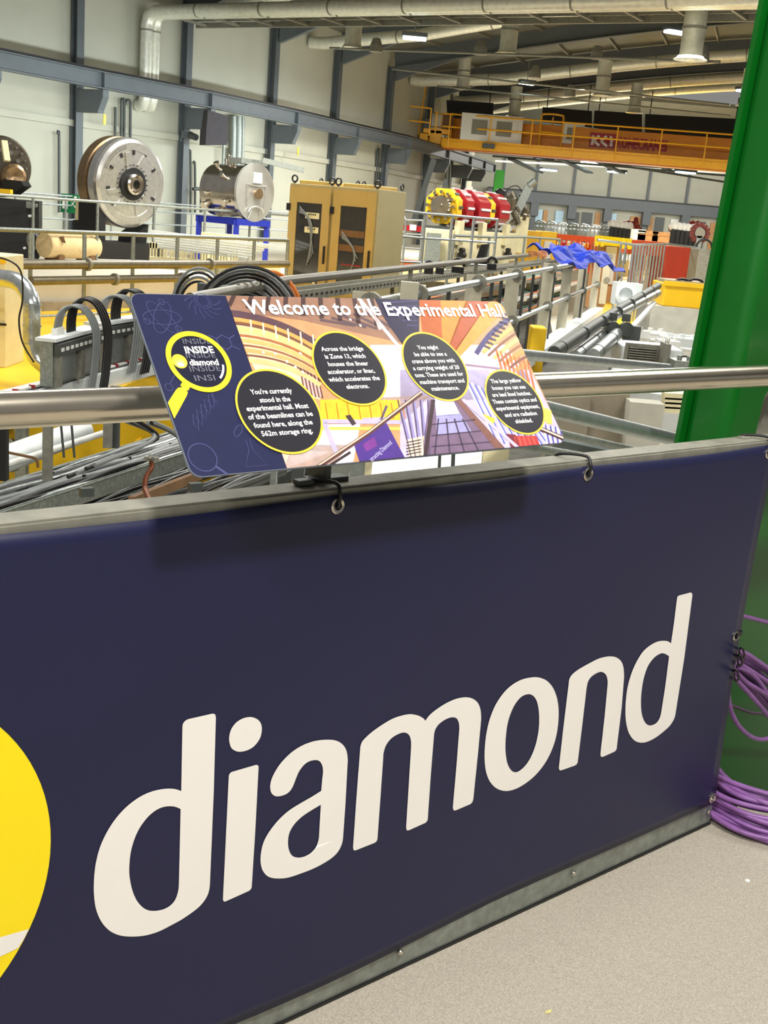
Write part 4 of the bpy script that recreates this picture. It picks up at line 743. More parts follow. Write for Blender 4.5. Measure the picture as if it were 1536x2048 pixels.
# the rest of the roof further round the ring
q = MB(); q.prism([(-6, 64, 8.3), (70, 64, 8.3), (70, 132, 7.6), (-6, 132, 7.6)], (0, 0, .2)); struct('ceiling', q, roof_mat)
for i in range(1, 11):
    q = MB(); p, nn, d = frame_i(min(i, 9.99))
    prof = [-.8+k*1.25 for k in range(0, 26)]
    for k in range(len(prof)-1):
        a = p+nn*prof[k]+ZZ*(roofz(prof[k])+.3); b = p+nn*prof[k+1]+ZZ*(roofz(prof[k+1])+.3)
        q.bar(a, b, .014, .56); q.bar(a-ZZ*.28, b-ZZ*.28, .24, .025)
    # haunch
    q.prism([p-nn*.7-d*.08+ZZ*(roofz(-.7)+.1), p+nn*2.2-d*.08+ZZ*(roofz(2.2)+.1), p-nn*.7-d*.08+ZZ*(roofz(-.7)-.45)], d*.16)
    struct('trim_%d' % tn, q, steel_blue); tn += 1
# purlins
q = MB()
for n in [1+1.9*k for k in range(14)]:
    a = [OFF(t, n, roofz(n)+.56) for t in TR]
    for i in range(len(a)-1): q.bar(a[i], a[i+1], .07, .12)
struct('trim_%d' % tn, q, galv_dull); tn += 1
# far wall of the hall with its runway beam, columns, doors and openings
FY = 112
q = MB(); q.box((22, FY, 2.8), (80, .3, 9.6)); struct('wall_back', q, wall_mat)
def F(px, py, d=FY-.4): return P(px, py, d=d)
q = MB(); a = F(975, 387, FY-1.2); b = F(1520, 420, FY-1.2); b.z = a.z
q.bar(a, b, .4, .95); struct('trim_%d' % tn, q, steel_blue); tn += 1
q = MB(); q.bar(a+ZZ*.55, b+ZZ*.55, .42, .14); struct('trim_%d' % tn, q, black_paint); tn += 1
for x in (1000, 1067, 1142, 1214, 1292, 1370, 1447):
    q = MB(); c = F(x, 420); q.box((c.x, FY-.3, 2.8), (.22, .2, 9.2)); c2 = F(x, 410, FY-1.2)
    q.box((c.x, FY-.9, a.z-1.0), (.75, .9, 1.3)); q.box((c.x, FY-.6, a.z-2.2), (.45, .3, 3.4)); struct('trim_%d' % tn, q, steel_blue); tn += 1
win = 1
for x0, x1, y0, m_ in ((1070, 1086, 418, sky_pane), (1088, 1096, 420, wood_mat), (1112, 1128, 421, sky_pane), (1146, 1160, 424, steel_dark), (1165, 1186, 424, steel_dark), (1192, 1202, 424, wood_mat), (1216, 1234, 426, sky_pane), (1262, 1282, 432, wood_mat), (1286, 1292, 433, steel_dark), (1298, 1308, 434, wood_mat), (1312, 1330, 434, steel_dark), (1342, 1358, 438, label_mat), (1360, 1368, 438, steel_dark), (1378, 1392, 441, wood_mat), (1398, 1412, 443, steel_dark), (1422, 1434, 445, wood_mat)):
    q = MB(); p0 = F(x0, y0, FY-.35); p1 = F(x1, y0, FY-.35); q.box(((p0.x+p1.x)/2, FY-.3, p0.z-1.4), (p1.x-p0.x, .12, 2.8)); 
    struct(('window_%d' if m_ is sky_pane else 'door_%d') % win, q, m_); win += 1
# machine deck (top of the ring tunnel) between wall and railing, with its cream kerb
EA = P(60, 622, z=ZG); EB = P(570, 602, z=ZG); ed = (EB-EA).normalized(); en = V((ed.y, -ed.x, 0))
E0 = EA-ed*14; E1 = EA+ed*9.0; E2 = E1+V((2.6, 9.0, 0)); E3 = E2+V((7, 20, 0)); E4 = E3+V((14, 34, 0)); E5 = E4+V((14, 28, 0))
q = MB(); out = [OFF(t, -1.05, 0) for t in (0, 2, 4, 6, 8, 10)] 
poly = [V((p.x, p.y, ZB)) for p in (E0, E1, E2, E3, E4, E5)]+[V((4, 111, ZB))]+[V((p.x, p.y, ZB)) for p in out[::-1]]
q.prism(poly, (0, 0, ZD-ZB)); struct('floor', q, mat('cream_deck_top', (206, 198, 178), .7, var=.06, scale=2))
# yellow platform next to the bridge, left
q = MB(); q.prism([V((p.x, p.y, ZB)) for p in (E0+en*.02, E1+en*.02, E1+en*1.3, P(330, 740, z=ZG), P(240, 775, z=ZG), P(-500, 900, z=ZG))], (0, 0, ZG-ZB)); struct('floor', q, yellow_paint)
# upstand where platform meets deck
q = MB(); q.bar(E0+en*.05+ZZ*.06, E1+en*.05+ZZ*.06, .06, .12); struct('baseboard_left', q, concrete_d)

# ------------------------------------------------------------------ roof services
# gantry across the hall and the big foil duct on it
GA = OFF(2.55, -.6, 6.10); gn = frame_i(2.55)[1]; gd = frame_i(2.55)[2]; GA.z = hit(700, 47, GA+gd*1.9, gd).z
GL = 24
gan = thing('service_gantry', GA, 'long grey service gantry grid crossing under the roof, carrying the foil duct', 'gantry')
q = MB()
for k, z in ((0, 0), (1.9, 0)): q.bar(GA+gd*k, GA+gd*k+gn*GL, .10, .14)
for k in (.5, .95, 1.4): q.bar(GA+gd*k+ZZ*.03, GA+gd*k+gn*GL+ZZ*.03, .05, .05)
part(gan, 'side_beam', q, galv_dull)
q = MB()
k = .4
while k < GL: q.bar(GA+gn*k-ZZ*.02, GA+gn*k+gd*1.9-ZZ*.02, .07, .06); k += 1.15
part(gan, 'cross_member', q, galv_dull)
q = MB(); q.bar(GA+gd*.95+ZZ*.10+gn*.0, GA+gd*.95+gn*GL+ZZ*.10, 1.8, .015); part(gan, 'mesh_deck', q, mat('mesh_deck_grey', (104, 106, 96), .7, var=.3, scale=10))
def foil_duct(name, pts, r, label, rings=1.6, mat_=duct_mat, n=18):
    L_ = [0]
    for a, b in zip(pts, pts[1:]): L_.append(L_[-1]+(b-a).length)
    t = thing(name, pts[0], label, 'duct'); q = MB(); q.tube(pts, r, n); part(t, 'duct_pipe', q, mat_)
    q = MB(); k = rings
    while k < L_[-1]-.1:
        for j in range(len(L_)-1):
            if L_[j] <= k < L_[j+1]:
                d = (pts[j+1]-pts[j]).normalized(); p = pts[j]+d*(k-L_[j]); q = MB(); q.tube([p-d*.02, p+d*.02], r*1.07, n); part(t, 'clamp_band', q, galv_dull)
        k += rings
    return t
da = OFF(2.56, -.85, 1); dz = hit(512, 18, da, gd).z
def el(c, a, b, r, k=6): return None
for j, (dd, lab, oz) in enumerate(((0, 'foil lagged duct running over the gantry and down the wall, outer one', .0), (.32, 'thinner foil lagged pipe on the gantry beside the big duct, dropping down the wall', 0))):
    o = da+gd*(dd+.02); z = dz+oz
    pts = [V((o.x, o.y, 3.75))-gn*.12, V((o.x, o.y, 3.75))+gn*.06, V((o.x, o.y, 3.95))+gn*.12]+[V((o.x, o.y, h_))+gn*.12 for h_ in (4.8, 5.6, z-.35)]+[V((o.x, o.y, z-.1))+gn*.18, V((o.x, o.y, z))+gn*.42]+[V((o.x, o.y, z))+gn*k for k in (2, 6, 12, 18, 24)]
    if j: pts = pts[:7]+[V((o.x, o.y, z))+gn*k for k in (.4, 2, 6, 12, 24)]
    foil_duct('ventilation_duct', pts, (.165, .15)[j], lab, 2.1)
# arched ducts following the roof bays
lab_ = ['arched foil duct under the roof, nearest behind the gantry', 'arched foil duct under the roof, second behind the gantry', 'arched foil duct under the roof, third behind the gantry', 'arched foil duct under the roof, just above the black crane screens']
for (t, n1, dzz), lb in zip(((4.55, 24, -.35), (6.5, 24, -.45), (8.0, 26, -.2), (9.4, 28, 0)), lab_):
    prof = [-.95, -.5]+[k*1.5 for k in range(1, int(n1/1.5))]
    pts = [OFF(t, n, roofz(n)-.05+dzz*min(1, (n+1)/4)) for n in prof]
    foil_duct('arched_duct', pts, .19 if t < 5 else .22, lb, 3.2)
q = OFF(3.2, -.9, roofz(0)-.05); foil_duct('arched_duct', [OFF(3.25, n, roofz(n)+.02) for n in (-.95, -.2, 1.0, 2.4, 4.2, 6.2, 9, 12, 16)], .29, 'fat foil duct entering the wall just under the gantry at the left', 3.0)
# hanging outlets: one built, then copied
def outlet_proto(p, lab):
    t = thing('duct_outlet', p, lab, 'duct outlet', 'hanging duct outlets under the roof')
    q = MB(); q.tube([V(p)+ZZ*1.15, V(p)+ZZ*.12, V(p)+ZZ*.03, V(p)], [.24, .24, .30, .36], 20, caps=False); part(t, 'outlet_pipe', q, duct_mat)
    q = MB(); q.lathe([(.24, .6), (.262, .6), (.262, .66), (.24, .66)], p, ZZ, 20); part(t, 'joint_band', q, galv_dull); return t
po = P(705, 97, d=35.5); pr0 = outlet_proto(po, 'duct outlet hanging left below the gantry near the wall')
for x, y, d, lb in ((1015, 108, 34, 'duct outlet hanging below the middle of the gantry'), (1380, 120, 26, 'shiny duct outlet hanging beside the lamp near the green column'), (925, 178, 46, 'short duct outlet above the yellow crane end stairs'), (1203, 192, 42, 'long duct outlet in the centre above the black screens'), (1268, 226, 50, 'duct outlet touching the top of the black screens'), (1028, 232, 50, 'small duct outlet left above the crane walkway'), (1492, 212, 40, 'duct outlet half hidden by the green column')):
    dup(pr0, P(x, y, d=d), label=lb)
# lamps
def lamp_proto(p, lab):
    t = thing('high_bay_lamp', p, lab, 'lamp', 'high bay lamps under the roof')
    q = MB(); q.box(V(p)+ZZ*.09, (.62, .30, .10)); part(t, 'housing', q, steel_blue, bevel=.02)
    q = MB(); q.box(V(p)+ZZ*.01, (.56, .26, .06)); part(t, 'diffuser', q, lamp_mat, bevel=.02)
    q = MB(); q.bar(V(p)+ZZ*.14, V(p)+ZZ*.9, .02, .02); part(t, 'suspension_rod', q, galv_dull); return t
lp = lamp_proto(P(829, 78, d=29.5), 'bright roof lamp left under the gantry')
for i, (x, y, d, lb) in enumerate(((1352, 66, 30, 'bright roof lamp under the gantry beside the shiny outlet'), (1054, 168, 44, 'roof lamp in the middle above the crane walkway'), (1489, 183, 42, 'roof lamp at the very edge of the green column'), (1087, 321, 90, 'far lamp below the crane girder, leftmost'), (1233, 345, 92, 'far lamp below the crane girder, in the middle'), (1371, 346, 84, 'far lamp below the crane girder, rightmost'), (1180, 326, 90, 'tiny far lamp right of the leftmost far lamp'), (1097, 341, 100, 'tiny far lamp low over the back wall'))):
    o = dup(lp, P(x, y, d=d), rotz=radians(20), label=lb)
    if d > 60: o.scale = (2.4, 2.4, 1.6)
# tie rods
for j, ((x0, y0, d0), (x1, y1, d1), lb) in enumerate((((660, 96, 36), (1440, 124, 27), 'thin tie rod across the roof, nearest'), ((785, 138, 42), (1460, 210, 34), 'thin tie rod across the roof, second'), ((875, 172, 46), (1460, 232, 40), 'thin tie rod across the roof, above the black screens'))):
    q = MB(); q.tube([P(x0, y0, d=d0), P(x1, y1, d=d1)], .035, 8); one('tie_rod', q, galv_dull, lb, 'rod', 'roof tie rods')
for x, y, d, lb in ((752, 98, 34, 'left of the first lamp'), (961, 103, 33, 'under the gantry middle'), (1070, 150, 38, 'beside the middle lamp'), (1140, 188, 40, 'left of the long outlet'), (1402, 118, 27, 'right of the shiny outlet'), (1193, 112, 36, 'above the long outlet')):
    q = MB(); p = P(x, y, d=d); q.lathe([(.0001, .30), (.10, .28), (.17, .10), (.19, -.08), (.0001, -.08)], p, ZZ, 16); one('speaker_dome', q, galv_dull, 'small grey dome fitting on a roof rod, '+lb, 'fitting', 'dome fittings hanging on the roof rods')
# black screens
for x0, y0, x1, y1, x2, y2, x3, y3, lb in ((1086, 220, 1184, 228, 1184, 248, 1084, 236, 'left'), (1190, 227, 1284, 233, 1284, 262, 1188, 248, 'middle'), (1292, 234, 1480, 244, 1478, 278, 1290, 262, 'right'), (893, 206, 987, 212, 986, 231, 895, 228, 'far left')):
    q = MB(); D_ = 53; q.prism([P(x0, y0-6, d=D_), P(x1, y1-6, d=D_), P(x2, y2+8, d=D_), P(x3, y3+8, d=D_)], (0, .25, 0))
    for xx, yy in ((x0+8, y0), (x1-8, y1)): pz = P(xx, yy, d=D_); q.bar(pz+V((0, .1, 0)), V((pz.x, pz.y+.1, 7.6)), .04, .04)
    one('blackout_screen', q, black_paint, 'black screen panel above the crane girder, '+lb+' one', 'screen', 'black screens above the crane')

# ------------------------------------------------------------------ overhead crane
ca = P(898, 288, d=51); cb = P(1520, 338, d=47.5)
cd = (cb-ca).normalized(); cn = V((cd.y, -cd.x, 0)); cu = ZZ
crane = thing('overhead_crane', ca, 'amber overhead travelling crane girder with yellow walkway spanning the hall', 'crane')
gh = 1.10
q = MB(); c0_ = ca - cn*.0
q.bar(ca+ZZ*(gh/2-.06), cb+ZZ*(gh/2-.06), .55, gh)
gir = part(crane, 'girder', q, crane_mat, bevel=.02)
q = MB(); q.bar(ca+cn*.85-ZZ*.10, cb+cn*.85-ZZ*.10, 1.0, .26); q.bar(ca+cn*.85+ZZ*.09, cb+cn*.85+ZZ*.09, .9, .12); part(crane, 'walkway_floor', q, crane_rail_mat)
q = MB(); q.bar(ca+cn*.9-ZZ*.25, cb+cn*.9-ZZ*.25, .9, .05); part(crane, 'underside_conductor', q, orange_cable)
L_ = (cb-ca).length
for nm, z in (('hand_rail', 1.10), ('knee_rail', .60)):
    q = MB(); q.tube([ca+cn*1.35+ZZ*z, cb+cn*1.35+ZZ*z], .035, 8); part(crane, nm, q, crane_rail_mat)
k = .3
while k < L_:
    q = MB(); q.bar(ca+cd*k+cn*1.35-ZZ*.2, ca+cd*k+cn*1.35+ZZ*1.10, .05, .05); part(crane, 'rail_post', q, crane_rail_mat); k += 1.72
# control boxes on walkway
for x0, x1, y0, y1 in ((919, 1046, 236, 279), (1122, 1168, 250, 287)):
    a_ = P(x0, y1, d=49.6); b_ = P(x1, y0, d=49.6)
    q = MB(); q.box(((a_.x+b_.x)/2, 49.6-.1, (a_.z+b_.z)/2), (b_.x-a_.x, .4, b_.z-a_.z)); e_ = part(crane, 'control_box', q, label_mat, 'pale control box', bevel=.01)
    for s_ in (.3, .7):
        q = MB(); q.box((a_.x+(b_.x-a_.x)*s_, 49.6-.32, (a_.z+b_.z)/2), ((b_.x-a_.x)*.25, .02, (b_.z-a_.z)*.55)); part(e_, 'door_panel', q, galv_dull)
# maker's plate and lettering
def crp(a, b): return ca+cd*a-ZZ*0+ZZ*b+cn*.285
xa = (P(1184, 280, d=50)-ca).dot(cd); 
pl_a = hit(1184, 263, ca+cn*.285, cn); pl_b = hit(1229, 293, ca+cn*.285, cn)
sa = (pl_a-ca).dot(cd); sb = (pl_b-ca).dot(cd); za = (pl_b-ca).z; zb = (pl_a-ca).z
q = MB(); q.prism([crp(sa-.05, za), crp(sb+.05, za), crp(sb+.05, zb+.04), crp(sa-.05, zb+.04)], cn*.012); lg = part(crane, 'maker_plate', q, red_print, 'red square plate with white angular strokes')
w_ = sb-sa; h_ = zb-za
q = MB()
def st(x0, y0, x1, y1, w=.09):
    a = crp(sa+w_*x0, za+h_*y0)+cn*.014; b = crp(sa+w_*x1, za+h_*y1)+cn*.014; q.bar(a, b, .006, w, ZZ if abs((b-a).normalized().z) < .9 else cd)
st(.08, .15, .08, .85, .10); st(.13, .5, .34, .87, .10); st(.13, .5, .38, .13, .10)
st(.42, .5, .64, .87, .10); st(.42, .5, .70, .13, .10); st(.86, .15, .86, .62, .11); st(.78, .86, .86, .74, .09)
part(lg, 'plate_strokes', q, white_print)
t0 = (hit(1234, 280, ca+cn*.285, cn)-ca).dot(cd); t1 = (hit(1337, 285, ca+cn*.285, cn)-ca).dot(cd)
q = MB(); put_text(q, 'KONECRANES', lambda a, b: crp(a, b)+cn*.012, (t0+t1)/2, za+h_*.12, t1-t0, h_*.74, .055); part(crane, 'crane_lettering', q, red_print, 'red crane lettering')
# end carriage with stairs and platform at the left rail
ec = ca
q = MB(); q.bar(ec-cd*1.9+cn*2.4-ZZ*.12, ec-cd*1.9-cn*1.2-ZZ*.12, .5, .55); q.bar(ec-cd*1.8-ZZ*.12, ec+ZZ*.0, .5, .5); part(crane, 'end_carriage', q, crane_rail_mat, bevel=.02)
for s_ in (-1.0, 2.1):
    q = MB(); w0 = ec-cd*1.62+cn*s_-ZZ*.34; q.cyl(w0-cd*.1, w0+cd*.1, .2, n=20); part(crane, 'wheel', q, black_paint)
q = MB()
for s_ in (0, .8, 1.7, 2.6):
    q.bar(ec-cd*1.7+cn*s_+ZZ*.1, ec-cd*1.7+cn*s_+ZZ*1.25, .05, .05); q.bar(ec-cd*.2+cn*s_+ZZ*.1, ec-cd*.2+cn*s_+ZZ*1.15, .05, .05)
for z in (.65, 1.2):
    q.bar(ec-cd*1.7+cn*0+ZZ*z, ec-cd*1.7+cn*2.6+ZZ*z, .05, .05); q.bar(ec-cd*1.7+cn*2.6+ZZ*z, ec-cd*.2+cn*2.6+ZZ*(z-.05), .05, .05); q.bar(ec-cd*1.7+cn*0+ZZ*z, ec-cd*.2+cn*0+ZZ*z, .05, .05)
part(crane, 'end_guard_rail', q, crane_rail_mat)
q = MB()   # ladder cage
for s_ in (0, .45): q.bar(ec-cd*1.5+cn*1.2+cd*s_+ZZ*.2, ec-cd*1.5+cn*.6+cd*s_+ZZ*2.6, .05, .05)
for k in range(9): f = k/8; q.bar(ec-cd*1.5+cn*(1.2-.6*f)+ZZ*(.3+2.1*f), ec-cd*1.05+cn*(1.2-.6*f)+ZZ*(.3+2.1*f), .04, .04)
part(crane, 'access_ladder', q, crane_rail_mat)
for x0, y0, x1, y1, m_, nm in ((858, 262, 884, 288, crane_rail_mat, 'drive_housing'), (838, 268, 856, 284, crane_rail_mat, 'drive_housing'), (884, 232, 908, 258, brown_mat, 'cable_drum'), (846, 238, 862, 258, steel_dark, 'control_cupboard'), (898, 226, 906, 288, crane_rail_mat, 'stanchion'), (846, 260, 900, 266, crane_rail_mat, 'platform_deck'), (1100, 234, 1106, 292, crane_rail_mat, 'stanchion')):
    a_ = P(x0, y1, d=50.2); b_ = P(x1, y0, d=50.2); q = MB(); q.box(((a_.x+b_.x)/2, 50.2, (a_.z+b_.z)/2), (b_.x-a_.x, .5, b_.z-a_.z)); part(crane, nm, q, m_, bevel=.02)
for x, y, in ((833, 203), (831, 223)):
    a_ = P(x, y, d=50.5); q = MB(); q.box(a_, (.24, .1, .3)); part(crane, 'notice_plate', q, label_mat, 'white notice plate')
for x in (1100, 940, 1000):
    pass
a_ = P(1100, 283, d=49.3); q = MB()
q.tube(spl([a_+V((-.45, 0, -.2)), a_+V((-.45, 0, .9)), a_+V((-.3, 0, 1.05)), a_+V((.3, 0, 1.05)), a_+V((.45, 0, .9)), a_+V((.45, 0, -.2))], 4), .04, 8); q.tube([a_+V((-.45, 0, .35)), a_+V((.45, 0, .35))], .035, 8); part(crane, 'gate_hoop', q, crane_rail_mat)
for x, y in ((1142, 303), (1358, 323), (977, 292)):
    a_ = P(x, y, d=49.0); q = MB(); q.box(a_, (.5, .3, .18)); part(crane, 'under_lamp', q, steel_dark, bevel=.01)
# green end block and brace by the far end of the runway
q = MB(); a_ = P(997, 367, d=70); q.box(a_, (.55, .5, 1.5)); q.prism([P(988, 360, d=70), P(999, 358, d=70), P(1001, 386, d=70)], (0, .3, 0)); one('runway_end_stop', q, mat('bright_green_paint', (30, 130, 24), .5), 'bright green steel block at the far end of the crane runway', 'steel block')
q = MB(); q.bar(P(868, 318, d=47), P(828, 440, d=47), .22, .22); one('diagonal_brace', q, steel_dark, 'dark diagonal steel brace against the wall behind the red magnets', 'brace')

# ------------------------------------------------------------------ wall fittings
# black sheet hung over the second bracket
q = MB(); a_, b_ = P(414, 222, d=33.2), P(456, 228, d=33.9)
pts = [P(416, 220, d=33.3), P(457, 232, d=33.9), P(455, 290, d=33.9), P(411, 290, d=33.3), P(413, 250, d=33.3)]
q.prism(pts, (-.25, .45, 0)); one('dark_cover_cloth', q, mat('dark_grey_cloth', (66, 62, 66), .9, var=.1), 'dark grey cloth cover hung over the bracket above the steel vessel', 'cover')
def wall_pipe(pts, r, lab, m=galv_dull, grp=None, nm='wall_pipe'):
    q = MB(); q.tube(spl(pts, 4), r, 10); return one(nm, q, m, lab, 'pipe', grp)
def WP(px, py, t, off=-.9):     # point on a plane just in front of the wall near bay t
    p, nn, d = frame_i(t); return hit(px, py, p+nn*off, nn)
for x, x2, y0, lb in ((231, 238, 214, 'first'), (243, 244, 200, 'second'), (249, 248, 210, 'third'), (261, 259, 202, 'fourth')):
    wall_pipe([WP(x, y0, 2.3), WP(x-.5, 300, 2.3), WP(x-1, 420, 2.3)], .035, 'thin conduit up the wall above the big steel disc, %s from the left' % lb, steel_dark, 'conduits above the big steel disc')
wall_pipe([WP(243, 200, 2.3), WP(248, 198, 2.3), WP(249, 210, 2.3)], .03, 'small conduit bend joining two conduits above the big steel disc', steel_dark)
wall_pipe([WP(251, 210, 2.3), WP(253, 201, 2.3), WP(260, 201, 2.3), WP(261, 210, 2.3)], .03, 'inverted U conduit bend at the top of the right conduits', steel_dark)
for x, r, lb in ((447, .04, 'thin leftmost'), (466, .10, 'wide middle left'), (476, .12, 'wide middle right'), (485, .05, 'thin rightmost')):
    wall_pipe([WP(x+1, 232, 3.2), WP(x, 300, 3.2), WP(x-3, 400, 3.2)], r, 'vertical pale riser pipe right of the dark cloth, '+lb, galv, 'riser pipes beside the dark cloth')
for x, y0, lb in ((118, 268, 'between the left edge and the big disc'), (381, 304, 'taller one, left of the steel vessel'), (390, 326, 'shorter one, left of the steel vessel')):
    wall_pipe([WP(x-3, y0, 2.2), WP(x, y0+6, 2.2), WP(x, 425, 2.2)], .035, 'slim conduit with bent head on the wall, '+lb, steel_dark)
wall_pipe([WP(386, 378, 2.8, -.6), WP(399, 378, 2.8, -.6), WP(403, 384, 2.8, -.6), WP(402, 425, 2.8, -.6)], .05, 'dark bent pipe hoop on the wall left of the steel vessel', steel_dark)
for x, y0 in ((757, 296), (766, 296), (753, 300)):
    wall_pipe([WP(x+1, y0, 5.5), WP(x, 340, 5.5), WP(x-3, 382, 5.5)], .045, 'thin conduit on the wall above the mustard cabinets', steel_dark, 'conduits above the mustard cabinets')
for x in (893, 899):
    wall_pipe([WP(x+2, 328, 7.0, -.7), WP(x, 400, 7.0, -.7)], .05, 'conduit on the wall above the red magnets', galv, 'conduits above the red magnets')
q = MB(); a_ = WP(374, 270, 2.8, -.75); q.box(a_, (.3, .2, .2)); q.cyl(a_+V((.1, -.1, 0)), a_+V((.32, -.3, -.06)), .09, n=14); one('security_camera', q, steel_dark, 'small dark camera unit on the wall between the big disc and the cloth', 'camera')
for (x, y, t, lb) in ((209, 239, 2, 'above the big steel disc'), (596, 303, 4, 'left of the mustard cabinets top')):
    p, nn, d = frame_i(t); a_ = hit(x, y, p-nn*.57, nn); R = Matrix((nn, d, ZZ)).transposed(); q = MB(); q.box(a_, (.02, .10, .26), R); one('column_label', q, mat('label_yellow', (220, 200, 90), .5), 'narrow yellow label on the wall column '+lb, 'label')

# light steelwork under the far roof, seen below the crane girder
for k, (x0, y0, x1, y1, d) in enumerate(((985, 312, 1462, 352, 88), (990, 322, 1462, 346, 94), (1000, 306, 1300, 318, 80), (1120, 312, 1462, 366, 90))):
    q = MB(); a = P(x0, y0, d=d); b = P(x1, y1, d=d); q.bar(a, b, .10, .14); one('far_roof_beam', q, (galv_dull, roof_mat, galv_dull, galv_dull)[k], 'slender far roof member below the crane girder, %s' % ('uppermost long one', 'second long one', 'short one at the left', 'the steeper one')[k], 'beam', 'slender far roof members')
for x in (1022, 1120, 1185, 1290):
    q = MB(); a = P(x, 318, d=86); b = P(x+60, 346, d=92); q.bar(a, b, .5, .12); struct('trim_%d' % tn, q, steel_blue); tn += 1

# ================================================================== DECK MACHINES, RAILINGS
def railing(a, b, h, n_post, label, r=.022, mids=(.5,), m=tube_metal, kick=False, pw=None, skip=()):
    a = V(a); b = V(b); t = thing('guard_rail', a, label, 'railing')
    q = MB(); q.tube([a+ZZ*h, b+ZZ*h], r, 10); part(t, 'top_rail', q, m)
    for k in mids:
        q = MB(); q.tube([a+ZZ*h*k, b+ZZ*h*k], r*.85, 8); part(t, 'mid_rail', q, m)
    for k in range(n_post):
        if k in skip: continue
        p = a.lerp(b, k/(n_post-1)); q = MB()
        if pw: q.bar(p, p+ZZ*h, pw[0], pw[1])
        else: q.tube([p, p+ZZ*(h-r*.5)], r, 8)
        part(t, 'post', q, m)
    return t
# front railing on the yellow platform (left), nearer
a0 = P(-40, 0, z=0)
ra = E0.lerp(E1, 0); RA = lambda px, zt, off: None
def on_line(px, off, z):       # on the vertical plane parallel to the deck edge, off metres in front of it
    o = E0+en*off; r = ray(px, 500); k = (o-EYE).dot(en)/r.dot(en); p = EYE+r*k; p.z = z; return p
railing(on_line(-60, .55, ZG), on_line(575, .55, ZG), 1.06, 8, 'grey tubular guard rail on the yellow platform in front of the cream upstand', .028, (.0,), m=galv)
# rail on the machine deck (further back)
railing(on_line(-80, -2.6, ZD), on_line(578, -2.6, ZD), 1.0, 7, 'grey guard rail on the deck just in front of the big steel disc', .024, (.47,), m=galv)
railing(on_line(-80, -7.6, ZD), on_line(575, -7.6, ZD), 1.0, 9, 'thin far guard rail near the wall behind the big steel disc', .022, (.8, .5), m=tube_metal)
# twin water pipes along the front railing
def flanged(pts, r, lab, grp=None, fl=()):
    t = thing('water_pipe', pts[0], lab, 'pipe', grp); q = MB(); q.tube(pts, r, 18); part(t, 'pipe_run', q, pipe_olive)
    for f in fl:
        p = pts[0].lerp(pts[-1], f); d = (pts[-1]-pts[0]).normalized(); q = MB(); q.tube([p-d*.02, p+d*.02], r*1.45, 18); part(t, 'flange', q, galv_dull)
    return t
def lp_(px, py, off): 
    o = E0+en*off; r = ray(px, py); k = (o-EYE).dot(en)/r.dot(en); return EYE+r*k
flanged([lp_(12, 529, .85), lp_(372, 529, .85), lp_(575, 528, .85)], .058, 'upper of the two dull water pipes running left of the mustard cabinets', fl=(.23, .66))
flanged([lp_(62, 562, .85), lp_(372, 556, .85)], .054, 'lower of the two dull water pipes, ending at a valve behind the sign', fl=(.5, .97))

